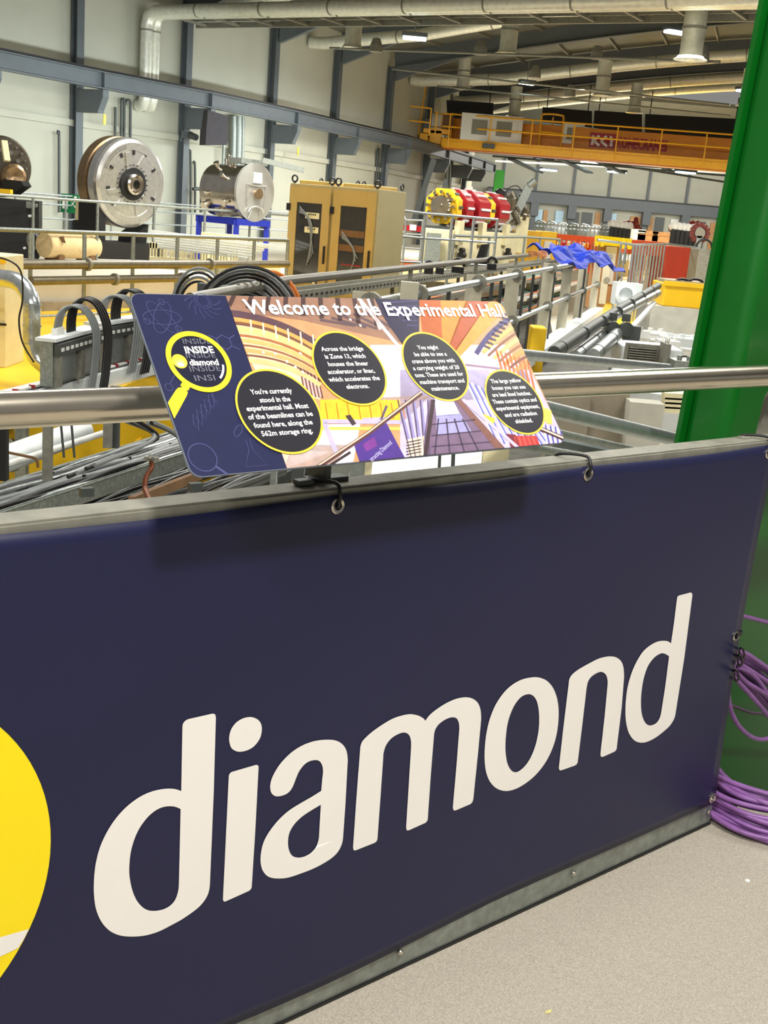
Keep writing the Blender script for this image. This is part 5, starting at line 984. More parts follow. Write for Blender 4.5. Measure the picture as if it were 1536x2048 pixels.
# mustard cabinets -------------------------------------------------------------
def cab(o, ax, w, h, dpt, label, first):
    ay = V((-ax.y, ax.x, 0))
    def C_(x, y, z): return o+ax*x+ay*y+ZZ*z
    R = Matrix((ax, ay, ZZ)).transposed()
    t = thing('equipment_cabinet', o, label, 'cabinet')
    q = MB(); q.box(C_(w/2, dpt/2, h/2), (w, dpt-.04, h), R); part(t, 'body', q, khaki_mat, bevel=.006)
    q = MB(); q.box(C_(w/2, dpt/2, h+.03), (w*.7, dpt*.8, .07), R); part(t, 'top_cover', q, gold_mat, bevel=.012)
    # door frame
    dw, dh = w-.05, h-.10; x0, z0 = .025, .05
    q = MB(); fy = -.005
    wl, wr, zb_, zt_ = .16, .16, .28, .26
    for (cx, cz, sx, sz) in ((x0+wl/2, z0+dh/2, wl, dh), (x0+dw-wr/2, z0+dh/2, wr, dh), (w/2, z0+zb_/2, dw-wl-wr, zb_), (w/2, z0+dh-zt_/2, dw-wl-wr, zt_)):
        q.box(C_(cx, fy, cz), (sx, .03, sz), R)
    dr = part(t, 'door', q, gold_mat)
    q = MB(); q.box(C_(w/2, fy+.004, z0+dh/2+.01), (dw-wl-wr+.01, .008, dh-zb_-zt_+.01), R)
    gl = part(dr, 'window', q, glass_d, 'dark glazed window with equipment behind')
    q = MB(); q.box(C_(x0+dw-.05, fy-.03, h*.42), (.035, .03, .30), R); part(dr, 'handle', q, black_paint, bevel=.005)
    for z in (h*.80, h*.08):
        q = MB(); q.box(C_(.0+.02, fy-.02, z), (.08, .03, .12), R); part(dr, 'hinge', q, black_paint, bevel=.004)
    # rack units seen through the glass, set just ahead of the glass plane inside the frame
    q = MB(); rr_ = random.Random(3 if first else 8); cx = w/2
    iw = dw-wl-wr-.04
    if first:
        for z in (h*.74, h*.62, h*.16):
            q.box(C_(cx+.06, fy-.003, z), (iw*.62, .006, .10), R)
        part(dr, 'rack_unit', q, cream_mat)
        q = MB()
        for z in (h*.74, h*.62): q.box(C_(cx-.13, fy-.004, z), (.11, .006, .12), R)
        for z in (h*.74, h*.62, h*.16):
            for k in range(4): q.box(C_(cx+.0+.045*k, fy-.009, z+.02), (.025, .006, .025), R)
        part(dr, 'dark_socket', q, black_paint)
    else:
        for k, z in enumerate((h*.62, h*.50)): q.box(C_(cx, fy-.003, z), (iw, .006, .11), R)
        part(dr, 'rack_unit', q, brown_mat)
        q = MB(); q.box(C_(cx, fy-.003, h*.24), (iw, .004, h*.24), R); part(dr, 'blank_panel', q, steel_dark)
        q = MB(); q.box(C_(cx+.02, fy-.006, h*.36), (iw*.8, .004, .018), R); part(dr, 'panel_marking', q, red_print)
    q = MB()
    for k in range(5):
        z = h*(.76 if first else .58)
        p0 = C_(cx-iw*.4, fy-.02, z+.05*k*.5); p1 = C_(cx+iw*.1*k*.5, fy-.03, z-.1-.03*k); p2 = C_(cx+iw*.3-.03*k, fy-.02, h*(.42-.05*k*.5))
        q.tube(spl([p0, p1, p2], 5), .009, 5)
    part(dr, 'cable_run', q, grey_cable)
    for x in (.06, w-.06):
        q = MB(); c = C_(x, .06, h+.08); pts = [c+(ax*cos(2*pi*k/14)+ZZ*sin(2*pi*k/14))*.055 for k in range(14)]; q.tube(pts, .016, 6, close=True); q.cyl(C_(x, .06, h), C_(x, .06, h+.035), .022, n=8); part(t, 'lifting_eye', q, black_paint)
    for x in (.06, w-.06):
        q = MB(); c = C_(x, dpt-.08, h+.08); pts = [c+(ay*cos(2*pi*k/14)+ZZ*sin(2*pi*k/14))*.05 for k in range(14)]; q.tube(pts, .015, 6, close=True); part(t, 'lifting_eye', q, black_paint)
    return t
c_l = P(586, 368, d=20.2); c_m = P(673, 374, d=21.0)
axc = V((.995, .10, 0)).normalized()
# cabinet front runs from px 577 to 757, side panel to px 812
cbz = ZG
A_ = P(580, 362, d=20.5); Bc = P(758, 374, d=19.6)
axc = V((Bc.x-A_.x, Bc.y-A_.y, 0)); wc = axc.length/2; axc.normalize()
hc = A_.z-cbz-.03
for i, lb in ((0, 'left mustard yellow equipment cabinet, tall glazed door with pale sockets inside'), (1, 'right mustard yellow equipment cabinet, khaki side and glazed door with brown shelves')):
    cab(V((A_.x, A_.y, cbz))+axc*(wc*i+.003*i), axc, wc-.006, hc, .95, lb, i == 0)
# plinth slab the cabinets stand on
q = MB(); pc = V((A_.x, A_.y, ZB))+axc*wc; R = Matrix((axc, V((-axc.y, axc.x, 0)), ZZ)).transposed(); q.box(pc+V((-axc.y, axc.x, 0))*.45+ZZ*((ZG-ZB)/2), (2.6, 2.0, ZG-ZB), R); struct('floor', q, concrete)

# big steel disc (magnet pole) -------------------------------------------------
dc = P(258, 367, d=21.5)
daxis = (V((.79, -.60, -.05))).normalized()      # faces the walkway, turned a little right
bigd = thing('steel_disc_magnet', V((dc.x, dc.y, ZD)), 'huge turned steel disc with black ring hub standing upright on the machine deck', 'machine')
Rr = .80
q = MB(); q.lathe([(.0001, -.50), (Rr*.96, -.50), (Rr, -.46), (Rr, -.26), (Rr*.93, -.24)], dc, daxis, 64); part(bigd, 'rear_yoke', q, brass, 'bronze tinted rear drum')
q = MB(); q.lathe([(Rr*.93, -.25), (Rr*.93, -.17)], dc, daxis, 64); part(bigd, 'dark_gap', q, black_paint)
q = MB(); q.lathe([(Rr*.80, -.18), (Rr*.985, -.18), (Rr, -.16), (Rr, .0), (Rr*.97, .05), (Rr*.90, .09), (Rr*.74, .09), (Rr*.73, .08)], dc, daxis, 72); part(bigd, 'front_ring', q, turned, bevel=0)
q = MB(); q.lathe([(Rr*.73, .08), (Rr*.34, .085)], dc, daxis, 64); fp_ = part(bigd, 'face_plate', q, turned)
e1 = daxis.cross(ZZ).normalized(); e2 = e1.cross(daxis).normalized()
if e2.z < 0: e2 = -e2
def DF(a, r, h=.09): return dc+daxis*h+(e1*cos(a)+e2*sin(a))*r
for a in (28, 60, 90, 118, 150, -10, 205, 318):
    q = MB(); a = radians(a); q.bar(DF(a, Rr*.64), DF(a, Rr*.74), .045, .02, daxis); part(bigd, 'slot', q, black_paint)
for a, r0, r1, w in ((68, .35, .70, .10), (112, .35, .70, .10), (215, .40, .72, .06), (248, .30, .70, .05), (300, .35, .70, .10), (335, .35, .72, .07)):
    q = MB(); a = radians(a); q.bar(DF(a, Rr*r0), DF(a*1.0+.12, Rr*r1), w, .03, daxis); part(bigd, 'radial_bar', q, turned)
q = MB(); q.lathe([(Rr*.36, .06), (Rr*.36, .13), (Rr*.24, .13), (Rr*.24, .09)], dc, daxis, 48); part(bigd, 'black_ring', q, black_paint)
q = MB(); q.lathe([(Rr*.24, .09), (Rr*.23, .19), (Rr*.19, .22), (Rr*.17, .18), (Rr*.14, .22), (Rr*.10, .22), (Rr*.09, .10)], dc, daxis, 36); part(bigd, 'hub', q, chrome)
q = MB(); q.disc(dc+daxis*.14, daxis, Rr*.10, 24); part(bigd, 'bore', q, black_paint)
q = MB()
for k in range(24): a = 2*pi*k/24; q.cyl(DF(a, Rr*.42, .08), DF(a, Rr*.42, .12), .012, n=8)
for k in range(16):
    for j in range(2): a = radians(22+k*3.4); q.cyl(DF(a, Rr*(.80+.05*j), .085), DF(a, Rr*(.80+.05*j), .098), .009, n=6)
part(bigd, 'bolt_heads', q, steel_dark)
q = MB(); b0 = V((dc.x, dc.y, ZD))-daxis*.25
R = Matrix((e1, V((daxis.x, daxis.y, 0)).normalized(), ZZ)).transposed()
for s_ in (-1, 1): q.prism([b0+e1*s_*.62+ZZ*0, b0+e1*s_*.30+ZZ*0, b0+e1*s_*.36+ZZ*.42, b0+e1*s_*.70+ZZ*.62], V((daxis.x, daxis.y, 0))*-.45)
q.box(b0+ZZ*.14, (1.5, .8, .28), R); q.box(b0-e1*-.62+ZZ*.5, (.22, .5, .9), R)
part(bigd, 'cradle', q, black_paint)

# black machine box with cable coil, instrument above, tan cylinder ------------------
mbx = thing('black_machine_housing', P(40, 520, d=19.4), 'black boxy machine housing at the left edge with coiled wire on its front', 'machine')
f0 = P(-60, 404, d=19.0); f1 = P(78, 404, d=19.3); 
q = MB(); q.prism([V((f0.x, f0.y, ZD)), V((f1.x, f1.y, ZD)), V((f1.x, f1.y, f1.z+.0)), V((f0.x, f0.y, f1.z))], (-.35, 1.3, 0)); hs = part(mbx, 'housing', q, black_paint, bevel=.01)
q = MB()
for k in range(5):
    c = P(67, 480, d=19.15); rx, rz = .105-.008*k, .155-.008*k
    q.tube([c+V((cos(2*pi*j/24)*rx, -.02-.004*k, sin(2*pi*j/24)*rz)) for j in range(24)], .006, 5, close=True)
part(mbx, 'wire_coil', q, grey_cable)
q = MB(); q.box(P(60, 410, d=19.1), (.10, .08, .10)); q.cyl(P(72, 411, d=19.1), P(72, 411, d=19.1)+V((0, -.05, 0)), .03); part(mbx, 'fitting', q, galv)
for x, y in ((80, 500), (50, 496), (60, 432)): q = MB(); c = P(x, y, d=19.1); q.cyl(c, c+V((0, -.04, 0)), .022, n=12); part(mbx, 'bolt', q, label_mat)
ic = P(2, 333, d=19.8); iax = V((.55, -.83, 0)).normalized()
ins = thing('vacuum_instrument', ic-ZZ*.45, 'round riveted vacuum instrument with bronze window on the black housing', 'instrument')
q = MB(); q.lathe([(.0001, -.35), (.47, -.35), (.50, -.30), (.50, .02), (.47, .05), (.0001, .05)], ic, iax, 40); part(ins, 'flange_body', q, mat('worn_dark_steel', (96, 90, 80), .4, .8, var=.25, scale=12))
ie1 = iax.cross(ZZ).normalized()
q = MB()
for k in range(20): q = MB(); a = 2*pi*k/20; c = ic+iax*.05+(ie1*cos(a)+ZZ*sin(a))*.40; q.cyl(c, c+iax*.05, .022, n=8); part(ins, 'bolt', q, chrome)
for k in range(10): q = MB(); a = 2*pi*k/10+.2; c = ic+iax*.05+(ie1*cos(a)+ZZ*sin(a))*.27; q.cyl(c, c+iax*.08, .035, n=8); part(ins, 'stud', q, chrome)
q = MB(); c = ic+iax*.02-ie1*-.0+V((.18, -.05, -.14)); q.lathe([(.20, 0), (.20, .2), (.15, .24), (.0001, .2)], c, iax, 24); part(ins, 'bronze_window', q, brass)
q = MB(); q.bar(P(8, 282, d=19.5), P(14, 322, d=19.4), .10, .06); part(ins, 'support_bracket', q, cream_mat)
q = MB(); q.prism([P(5, 358, d=19.4), P(42, 362, d=19.4), P(48, 372, d=19.4), P(20, 392, d=19.4), P(0, 388, d=19.4)], (0, .4, 0)); part(ins, 'black_base', q, black_paint)
q = MB(); q.box(P(2, 385, d=19.2), (.35, .12, .12)); part(ins, 'yellow_clamp', q, yellow_paint)
ta, tb = P(88, 490, d=18.9), P(192, 494, d=19.9)
tanc = thing('lagged_vessel', ta-ZZ*.2, 'tan lagged cylinder lying on the deck beside the black housing', 'vessel')
q = MB(); d_ = (tb-ta).normalized(); L_ = (tb-ta).length; q.lathe([(.0001, 0), (.195, 0), (.205, .02), (.205, L_-.12), (.19, L_-.04), (.14, L_), (.0001, L_+.01)], ta, d_, 36); part(tanc, 'shell', q, tan_mat)
q = MB(); R = Matrix((d_, V((-d_.y, d_.x, 0)), ZZ)).transposed()
for k in (.2, .8): q.box(ta+d_*L_*k-ZZ*.20, (.12, .34, .10), R)
part(tanc, 'saddle', q, brown_mat)
q = MB(); c = P(120, 474, d=19.0); q.prism([c, c+V((.06, 0, .02)), c+V((.1, 0, -.09)), c+V((.04, 0, -.08))], (0, -.03, 0)); part(tanc, 'torn_patch', q, brown_mat)
# exit sign on the deck behind
q = MB(); c = P(140, 407, d=26); q.box(c, (.40, .05, .40)); es = thing('exit_sign', c-ZZ*.2, 'green emergency exit sign with white figure, left of the big steel disc', 'sign')
part(es, 'sign_board', q, exit_green)
q = MB(); q.box(c+V((-.10, -.03, -.02)), (.12, .01, .20)); part(es, 'white_door', q, label_mat)
q = MB(); q.bar(c+V((.02, -.03, -.05)), c+V((.16, -.03, .10)), .01, .035, (0, -1, 0)); q.bar(c+V((.05, -.03, .02)), c+V((.16, -.03, -.12)), .01, .03, (0, -1, 0)); q.cyl(c+V((.13, -.03, .14)), c+V((.13, -.045, .14)), .03, n=12); part(es, 'running_figure', q, label_mat)
q = MB(); q.bar(V((c.x-.15, c.y+.05, ZD)), c+V((-.15, .05, -.1)), .04, .04); part(es, 'stand', q, galv)
q = MB(); c = P(160, 432, d=24); q.box(V((c.x, c.y, (ZD+c.z+.35)/2)), (.16, .12, c.z+.35-ZD)); one('perforated_upright', q, khaki_mat, 'khaki perforated steel upright just left of the big steel disc', 'upright')
# steel vessel on blue frame
vc = P(507, 385, d=23.2); vax = V((.83, -.56, 0)).normalized(); ve = vax.cross(ZZ).normalized()
ves = thing('vacuum_vessel', V((vc.x, vc.y, ZD)), 'polished steel vacuum vessel with round end door on a blue frame', 'vessel')
q = MB(); q.lathe([(.0001, -1.05), (.40, -1.05), (.50, -.98), (.50, -.05), (.56, -.05), (.56, .0)], vc, vax, 48); part(ves, 'barrel', q, chrome)
q = MB(); q.lathe([(.56, .0), (.56, .05), (.0001, .06)], vc, vax, 48); dr = part(ves, 'end_door', q, mat('brushed_aluminium', (196, 196, 190), .38, .75, var=.06, scale=5))
q = MB()
for (x0, z0, x1, z1) in ((-.28, .14, .0, .12), (.0, .12, .28, .15), (-.28, .14, -.26, -.3), (.28, .15, .26, -.3), (-.12, -.34, -.16, -.5), (.12, -.34, .2, -.5)):
    q.tube([vc+vax*.08+ve*x0+ZZ*z0, vc+vax*.08+ve*x1+ZZ*z1], .012, 6)
q.tube([vc+vax*.10+ve*.22*cos(radians(a))+ZZ*(-.38+.12*sin(radians(a))) for a in range(0, 181, 20)], .018, 8)
part(dr, 'rib', q, turned)
q = MB(); q.lathe([(.07, .05), (.07, .12), (.10, .12), (.10, .15), (.0001, .15)], vc-ZZ*.02-ve*.02, vax, 20); part(dr, 'port', q, brass)
q = MB(); q.box(vc+vax*.075+ZZ*.28-ve*.02, (.25, .012, .2), Matrix((ve, vax, ZZ)).transposed()); part(dr, 'paper_notice', q, label_mat)
for a, h_, r_ in ((205, -.3, .07), (230, -.55, .09), (190, -.8, .06), (150, -.4, .05), (120, -.75, .06), (250, -.35, .08), (215, -.85, .09), (95, -.8, .05), (80, -.5, .06)):
    a = radians(a); d_ = (-ve*cos(a)+ZZ*sin(a)) if False else (ve*cos(a)+ZZ*sin(a))
    if d_.dot(V((-1, 0, 0))) < -.2 and a > 2: d_ = V((-d_.x, -d_.y, d_.z))
    c = vc+vax*h_+d_*.46; q = MB(); q.lathe([(r_*.7, 0), (r_*.7, .1), (r_, .1), (r_, .14), (.0001, .14)], c, d_, 16); part(ves, 'nozzle', q, chrome)
q = MB()
for k in range(3): c = vc-vax*(.75-.05*k)+ZZ*(.5+.02*k)+ve*(.05*k-.05); q.cyl(c, c+ZZ*(.14+.05*(k % 2)), .03, n=10); q.tube([c+ZZ*.12+ve*.05*cos(a)+vax*.05*sin(a) for a in [2*pi*j/12 for j in range(12)]], .012, 5, close=True)
part(ves, 'valve_cluster', q, chrome)
q = MB(); q.prism([vc+vax*.02-ve*.0+ZZ*.52+ve*-.35, vc+ve*.42+ZZ*.52+vax*.02, vc+ve*.42+ZZ*.62+vax*.02, vc-ve*.35+ZZ*.62+vax*.02], vax*-.3); q.bar(vc+V((.15, 0, .62)), vc+V((.95, .15, .50)), .14, .10); part(ves, 'hinge_arm', q, galv)
q = MB(); ft = ZD
for x, y in ((-.45, -1.0), (.45, -1.0), (-.45, 0), (.45, 0)): p = V((vc.x, vc.y, 0))+ve*x+vax*y; q.bar(V((p.x, p.y, ft)), V((p.x, p.y, vc.z-.55)), .10, .10)
for y in (-1.0, 0): q.bar(V((vc.x, vc.y, vc.z-.58))+ve*-.5+vax*y, V((vc.x, vc.y, vc.z-.58))+ve*.5+vax*y, .10, .12)
for x in (-.45, .45): q.bar(V((vc.x, vc.y, vc.z-.58))+ve*x+vax*-1.0, V((vc.x, vc.y, vc.z-.58))+ve*x, .10, .12)
part(ves, 'blue_frame', q, blue_paint, 'royal blue steel frame')
# stacked pale trunking lengths beside the railing
rnd = random.Random(11)
for k in range(7):
    a = P(300+k*3, 447+k*3.2, d=19.6+.08*k); b = P(545-k*8, 488-k*.4, d=19.9+.08*k); q = MB(); a.z = ZD+.60-.045*k; b.z = ZD+.52-.045*k
    q.bar(a, b, .10, .035); one('trunking_length', q, white_paint, 'pale steel trunking length in the stack right of the big disc, %s from the top' % ('first', 'second', 'third', 'fourth', 'fifth', 'sixth', 'seventh', 'eighth', 'ninth', 'tenth')[k], 'trunking', 'trunking lengths stacked right of the big disc')
for i, x in enumerate((302, 322, 342, 362, 383, 403, 423, 443, 463)):
    q = MB(); c = P(x, 478+i*1.5, d=20.3)
    for j in range(3): q.bar(V((c.x+j*.05, c.y, ZD)), V((c.x+j*.05, c.y, ZD+.38)), .028, .03)
    q.bar(V((c.x-.02, c.y, ZD+.34)), V((c.x+.13, c.y, ZD+.34)), .03, .1)
    one('slotted_comb_bracket', q, cream_mat, 'cream slotted comb bracket under the trunking stack, %s from the left' % ('first', 'second', 'third', 'fourth', 'fifth', 'sixth', 'seventh', 'eighth', 'ninth', 'tenth')[i], 'bracket', 'comb brackets under the trunking stack')
q = MB(); c = P(440, 478, d=21.5); q.box(V((c.x, c.y, ZD+.3)), (.65, .3, .6)); one('vented_box', q, cream_mat, 'beige vented box in front of the blue frame', 'box')
q = MB(); a = P(300, 490, d=20.0); b = P(560, 520, d=20.6); a.z = ZD+.08; b.z = ZD+.08; q.bar(a, b, .25, .16); one('cream_beam', q, cream_mat, 'long cream beam on the deck beneath the trunking stack', 'beam')

# magnet train on cream girder (right) --------------------------------------------
m0 = P(884, 412, d=24.5); m1 = P(1008, 424, d=29.5); md = (m1-m0).normalized(); me1 = md.cross(ZZ).normalized(); mu = me1.cross(md).normalized()
if mu.z < 0: mu = -mu
tr = thing('girder', V((m0.x, m0.y, ZD)), 'long cream support girder under the red and yellow magnets', 'girder')
Lm = (m1-m0).length; mh = V((md.x, md.y, 0)).normalized()
gt = m0.z-.46
R = Matrix((mh, V((-mh.y, mh.x, 0)), ZZ)).transposed()
q = MB(); q.box(V((m0.x, m0.y, (gt+ZD)/2+.15))+mh*Lm*.52, (Lm*1.15, .60, (gt-ZD)-.30), R); part(tr, 'girder_box', q, cream_mat, bevel=.02)
for k in (.05, .4, .82):
    q = MB(); q.box(V((m0.x, m0.y, ZD+.18))+mh*Lm*k, (.5, .85, .36), R); part(tr, 'pedestal', q, cream_mat, bevel=.01)
    q = MB(); q.box(V((m0.x, m0.y, gt-.05))+mh*Lm*k-V((-mh.y, mh.x, 0))*.34, (.35, .12, .5), R); part(tr, 'jack_block', q, cream_mat, bevel=.01)
    q = MB(); c = V((m0.x, m0.y, gt-.5))+mh*Lm*k-V((-mh.y, mh.x, 0))*.42; q.cyl(c, c+mh*.25, .07, n=12); q.cyl(c+ZZ*.1, c+mh*.2+ZZ*.1, .05, n=12); part(tr, 'motor', q, black_paint)
q = MB(); q.box(V((m0.x, m0.y, gt+.02))+mh*Lm*.5, (Lm*1.1, .5, .06), R); part(tr, 'top_plate', q, steel_dark)
def octo(c, r, th, m, nm, lab, grp=None, holes=True, sides=8, coil=brass):
    t = thing(nm, c-ZZ*r, lab, 'magnet', grp)
    q = MB(); a0 = pi/sides
    o_ = [c+(me1*cos(a0+2*pi*k/sides)+mu*sin(a0+2*pi*k/sides))*r for k in range(sides)]
    i_ = [c+(me1*cos(a0+2*pi*k/sides)+mu*sin(a0+2*pi*k/sides))*r*.55 for k in range(sides)]
    n_ = sides; vs = o_+i_+[p+md*th for p in o_]+[p+md*th for p in i_]; fs = []
    for k in range(n_):
        j = (k+1) % n_; fs += [(k, j, n_+j, n_+k), (2*n_+k, 3*n_+k, 3*n_+j, 2*n_+j), (k, 2*n_+k, 2*n_+j, j), (n_+k, n_+j, 3*n_+j, 3*n_+k)]
    q.add(vs, fs); part(t, 'yoke', q, m, bevel=.012)
    for k in range(4):
        a = pi/4+k*pi/2; q = MB(); cc = c-md*.05+(me1*cos(a)+mu*sin(a))*r*.52; q.bar(cc, cc+md*(th+.1), r*.34, r*.30, mu*cos(a)-me1*sin(a)); part(t, 'coil', q, coil, bevel=.01)
    q = MB()
    for k in range(sides):
        cc = c+(me1*cos(2*pi*k/sides)+mu*sin(2*pi*k/sides))*r*.97+md*th*.5; q.bar(cc-md*th*.4, cc+md*th*.4, .05, .03, (me1*cos(2*pi*k/sides)+mu*sin(2*pi*k/sides)))
    part(t, 'clamp_strip', q, white_paint if m is red_paint else steel_dark)
    return t
for s_, th, r, m, nm, lb in ((0.0, .30, .385, yellow_paint, 'quadrupole_magnet', 'yellow octagonal magnet at the near end of the magnet row'),
                       (.62, .55, .40, red_paint, 'dipole_magnet', 'first red octagonal magnet behind the near yellow one'),
                       (1.55, .95, .42, red_paint, 'dipole_magnet', 'second, longest red magnet in the middle of the row'),
                       (2.62, .38, .40, yellow_paint, 'quadrupole_magnet', 'thin yellow magnet between the second and third red ones'),
                       (3.35, .95, .43, red_paint, 'dipole_magnet', 'third red magnet at the far end of the row')):
    octo(m0+md*s_, r, th, m, nm, lb)
q = MB(); q.lathe([(.0001, -.16), (.20, -.16), (.22, -.12), (.22, .0)], m0, md, 24); q.cyl(m0-md*.2, m0+md*(Lm+.5), .05, n=14)
for k in range(12): a = 2*pi*k/12; c = m0-md*.15+(me1*cos(a)+mu*sin(a))*.28; q.cyl(c, c+md*.18, .035, n=8)
one('beam_pipe', q, chrome, 'steel beam pipe and end flange running through the magnet row', 'pipe')
q = MB(); c = P(890, 378, d=24.6); q.box(c, (.12, .12, .16)); q.cyl(c, c+ZZ*.2, .05, n=10); q.box(c+V((-.1, 0, -.08)), (.24, .1, .08)); one('lifting_fitting', q, steel_dark, 'dark lifting fitting on top of the near yellow magnet', 'fitting')
q = MB(); c = P(1000, 388, d=28.6); q.lathe([(.12, -.1), (.13, .08), (.0001, .14)], c, ZZ, 14); one('round_marker', q, black_paint, 'small black rounded marker on the far end of the magnet row', 'cap')
# vacuum pump cluster behind
pump = thing('pump_assembly', P(1038, 455, d=30), 'grey vacuum pump assembly with valves behind the far end of the red magnets', 'pump')
q = MB(); rr_ = random.Random(4)
for k in range(14):
    x = 1012+rr_.uniform(0, 45); y = 402+rr_.uniform(0, 50); c = P(x, y, d=30+rr_.uniform(-.3, .5)); q.cyl(c, c+V((rr_.uniform(-.2, .2), rr_.uniform(-.1, .1), rr_.uniform(.1, .35))), rr_.uniform(.04, .11), n=12)
part(pump, 'pump_body', q, mat('pump_grey', (124, 116, 100), .4, .7, var=.2))
q = MB(); c = P(1046, 396, d=30); q.bar(c+V((-.12, 0, -.35)), c+V((.12, 0, .3)), .22, .2); q.cyl(c+V((.1, -.05, .3)), c+V((.25, -.05, .45)), .10, n=12); part(pump, 'gate_valve', q, galv)
q = MB(); q.box(P(1042, 470, d=30.2), (.3, .3, .9)); part(pump, 'cream_stand', q, cream_mat)
q = MB(); q.tube(spl([P(1044, 384, d=30), P(1035, 372, d=30), P(1018, 376, d=30), P(1010, 396, d=30), P(1022, 412, d=30)], 5), .012, 5); part(pump, 'hose', q, black_paint)

# deck railing right of the cabinets -------------------------------------------------
rb = P(806, 424, d=22.4); 
def rail_px(pts, d_list, zb, r, label, mids=(.5,), m=tube_metal, pw=None):
    """railing whose top follows surveyed points and whose posts drop to zb"""
    top = [P(x, y, d=d) for (x, y), d in zip(pts, d_list)]
    t = thing('guard_rail', V((top[0].x, top[0].y, zb)), label, 'railing'); q = MB(); q.tube(top, r, 10); part(t, 'top_rail', q, m)
    for k in mids: q = MB(); q.tube([V((p.x, p.y, zb+(p.z-zb)*k)) for p in top], r*.85, 8); part(t, 'mid_rail', q, m)
    for p in top:
        q = MB()
        if pw: q.bar(V((p.x, p.y, zb)), p, pw, pw)
        else: q.tube([V((p.x, p.y, zb)), p], r*1.05, 8)
        part(t, 'post', q, m)
    return t
rail_px([(806, 421), (851, 427), (905, 431), (948, 435), (995, 439)], [20.5, 21, 21.5, 22, 22.5], ZD, .026, 'pale guard rail in front of the red and yellow magnets', (.32, .66))
rail_px([(908, 471), (979, 474), (1050, 474), (1081, 476), (1120, 479)], [24, 25.5, 27, 28, 29], ZD-.2, .028, 'low guard rail in front of the yellow hutch', (), m=galv)
rail_px([(806, 430), (812, 440), (846, 441)], [24, 24, 24], ZD, .022, 'short white ladder railing right of the mustard cabinets', (.25, .5, .75))
q = MB(); a = P(803, 455, d=25); q.box(a+V((.25, 0, 0)), (.5, .03, .12)); one('red_white_sign', q, red_paint, 'red warning strip hanging on the short railing right of the cabinets', 'sign')
q = MB(); a = P(826, 455, d=24.95); q.box(a, (.14, .03, .12)); one('white_strip', q, white_print, 'white strip in the middle of the red warning strip', 'sign')
q = MB(); a = P(838, 500, d=26); q.box(V((a.x, a.y, ZD+.12)), (.9, .3, .24)); one('orange_bench', q, orange_paint, 'orange box beam on the deck left of the cream girder', 'beam')
q = MB(); a = P(872, 478, d=23.9); q.box(V((a.x-.05, a.y, ZD+.45)), (.30, .3, .9)); one('grey_louvred_cabinet', q, galv, 'grey louvred cabinet under the near yellow magnet', 'cabinet')
q = MB(); a = P(858, 520, d=23.0); q.box(V((a.x+.1, a.y, ZD+.12)), (1.2, .5, .24)); one('cream_block', q, cream_mat, 'low cream block on the deck under the near magnets', 'block')
q = MB(); a = P(968, 508, d=17); 
q.prism([P(951, 520, d=17), P(962, 489, d=17), P(974, 488, d=17), P(966, 522, d=17)], (.04, .08, 0)); q.box(P(960, 524, d=17), (.25, .2, .05)); one('black_monitor', q, black_paint, 'tilted black flat panel standing beside the long grey rail', 'monitor')
for x, y, w, lb in ((858, 534, .12, 'leftmost'), (880, 534, .11, 'second from the left'), (916, 532, .16, 'left of the tilted panel'), (984, 526, .12, 'right of the tilted panel')):
    q = MB(); c = P(x, y, d=15.5); q.tube([c+V((w*.5*cos(a), 0, w*.6*sin(a))) for a in [pi*j/10 for j in range(11)]], .02, 8); q.box(c+V((0, 0, -.05)), (w, .12, .08)); one('hose_reel', q, rubber, 'small black cable bend over the long grey rail, '+lb, 'cable', 'black cable bends over the long grey rail')

# hutches & barriers in the distance -----------------------------------------------
def pbox(x0, y0, x1, y1, d, depth, zb, name, m, lab, cat, grp=None, bevel=.02, zt=None):
    a = P(x0, (y0+y1)/2, d=d); b = P(x1, (y0+y1)/2, d=d); t_ = P((x0+x1)/2, y0, d=d).z if zt is None else zt
    q = MB(); q.box(((a.x+b.x)/2, d+depth/2, (t_+zb)/2), (b.x-a.x, depth, t_-zb)); return one(name, q, m, lab, cat, grp, bevel=bevel)
pbox(1034, 461, 1082, 515, 31, 2.0, ZD-.1, 'yellow_hutch', mat('ochre_hutch_paint', (214, 160, 20), .5, var=.08), 'ochre yellow hutch box behind the low guard rail', 'hutch')
pbox(1081, 463, 1113, 497, 33, 1.5, ZD-.1, 'yellow_hutch', yellow_paint, 'bright yellow crate with a white notice, right of the ochre hutch', 'hutch')
pbox(1088, 482, 1104, 494, 32.95, .04, ZD, 'notice', label_mat, 'white notice on the bright yellow crate', 'notice')
q = MB(); q.bar(P(1112, 473, d=34), P(1195, 480, d=35), .1, .16); q.bar(P(1112, 494, d=34), P(1195, 500, d=35), .1, .10)
for k in range(9): a = P(1114+k*10, 474+k, d=34.1); q.bar(a, V((a.x, a.y, ZD)), .05, .05)
one('orange_barrier', q, orange_paint, 'orange fence barrier behind the blue tarpaulin', 'barrier')
rr_ = random.Random(9)
cols = [red_paint, yellow_paint, label_mat, orange_paint, steel_dark, cream_mat]
for k in range(9):
    x = 1116+k*9; m_ = cols[(k*5+1) % 6]
    pbox(x, 482+rr_.uniform(0, 6), x+7, 512, 36, .5, ZD, 'stored_crate', m_, 'small stored crate behind the orange barrier, %s from the left' % ('first', 'second', 'third', 'fourth', 'fifth', 'sixth', 'seventh', 'eighth', 'ninth', 'tenth')[k], 'crate', 'small crates behind the orange barrier')
q = MB(); 
for y in (474, 485): q.bar(P(1192, y, d=33), P(1262, y+7, d=33.5), .1, .10)
for x in (1193, 1204, 1247, 1259): q.bar(P(x, 472+(x-1193)*.1, d=33), P(x, 492+(x-1193)*.1, d=33), .1, .1)
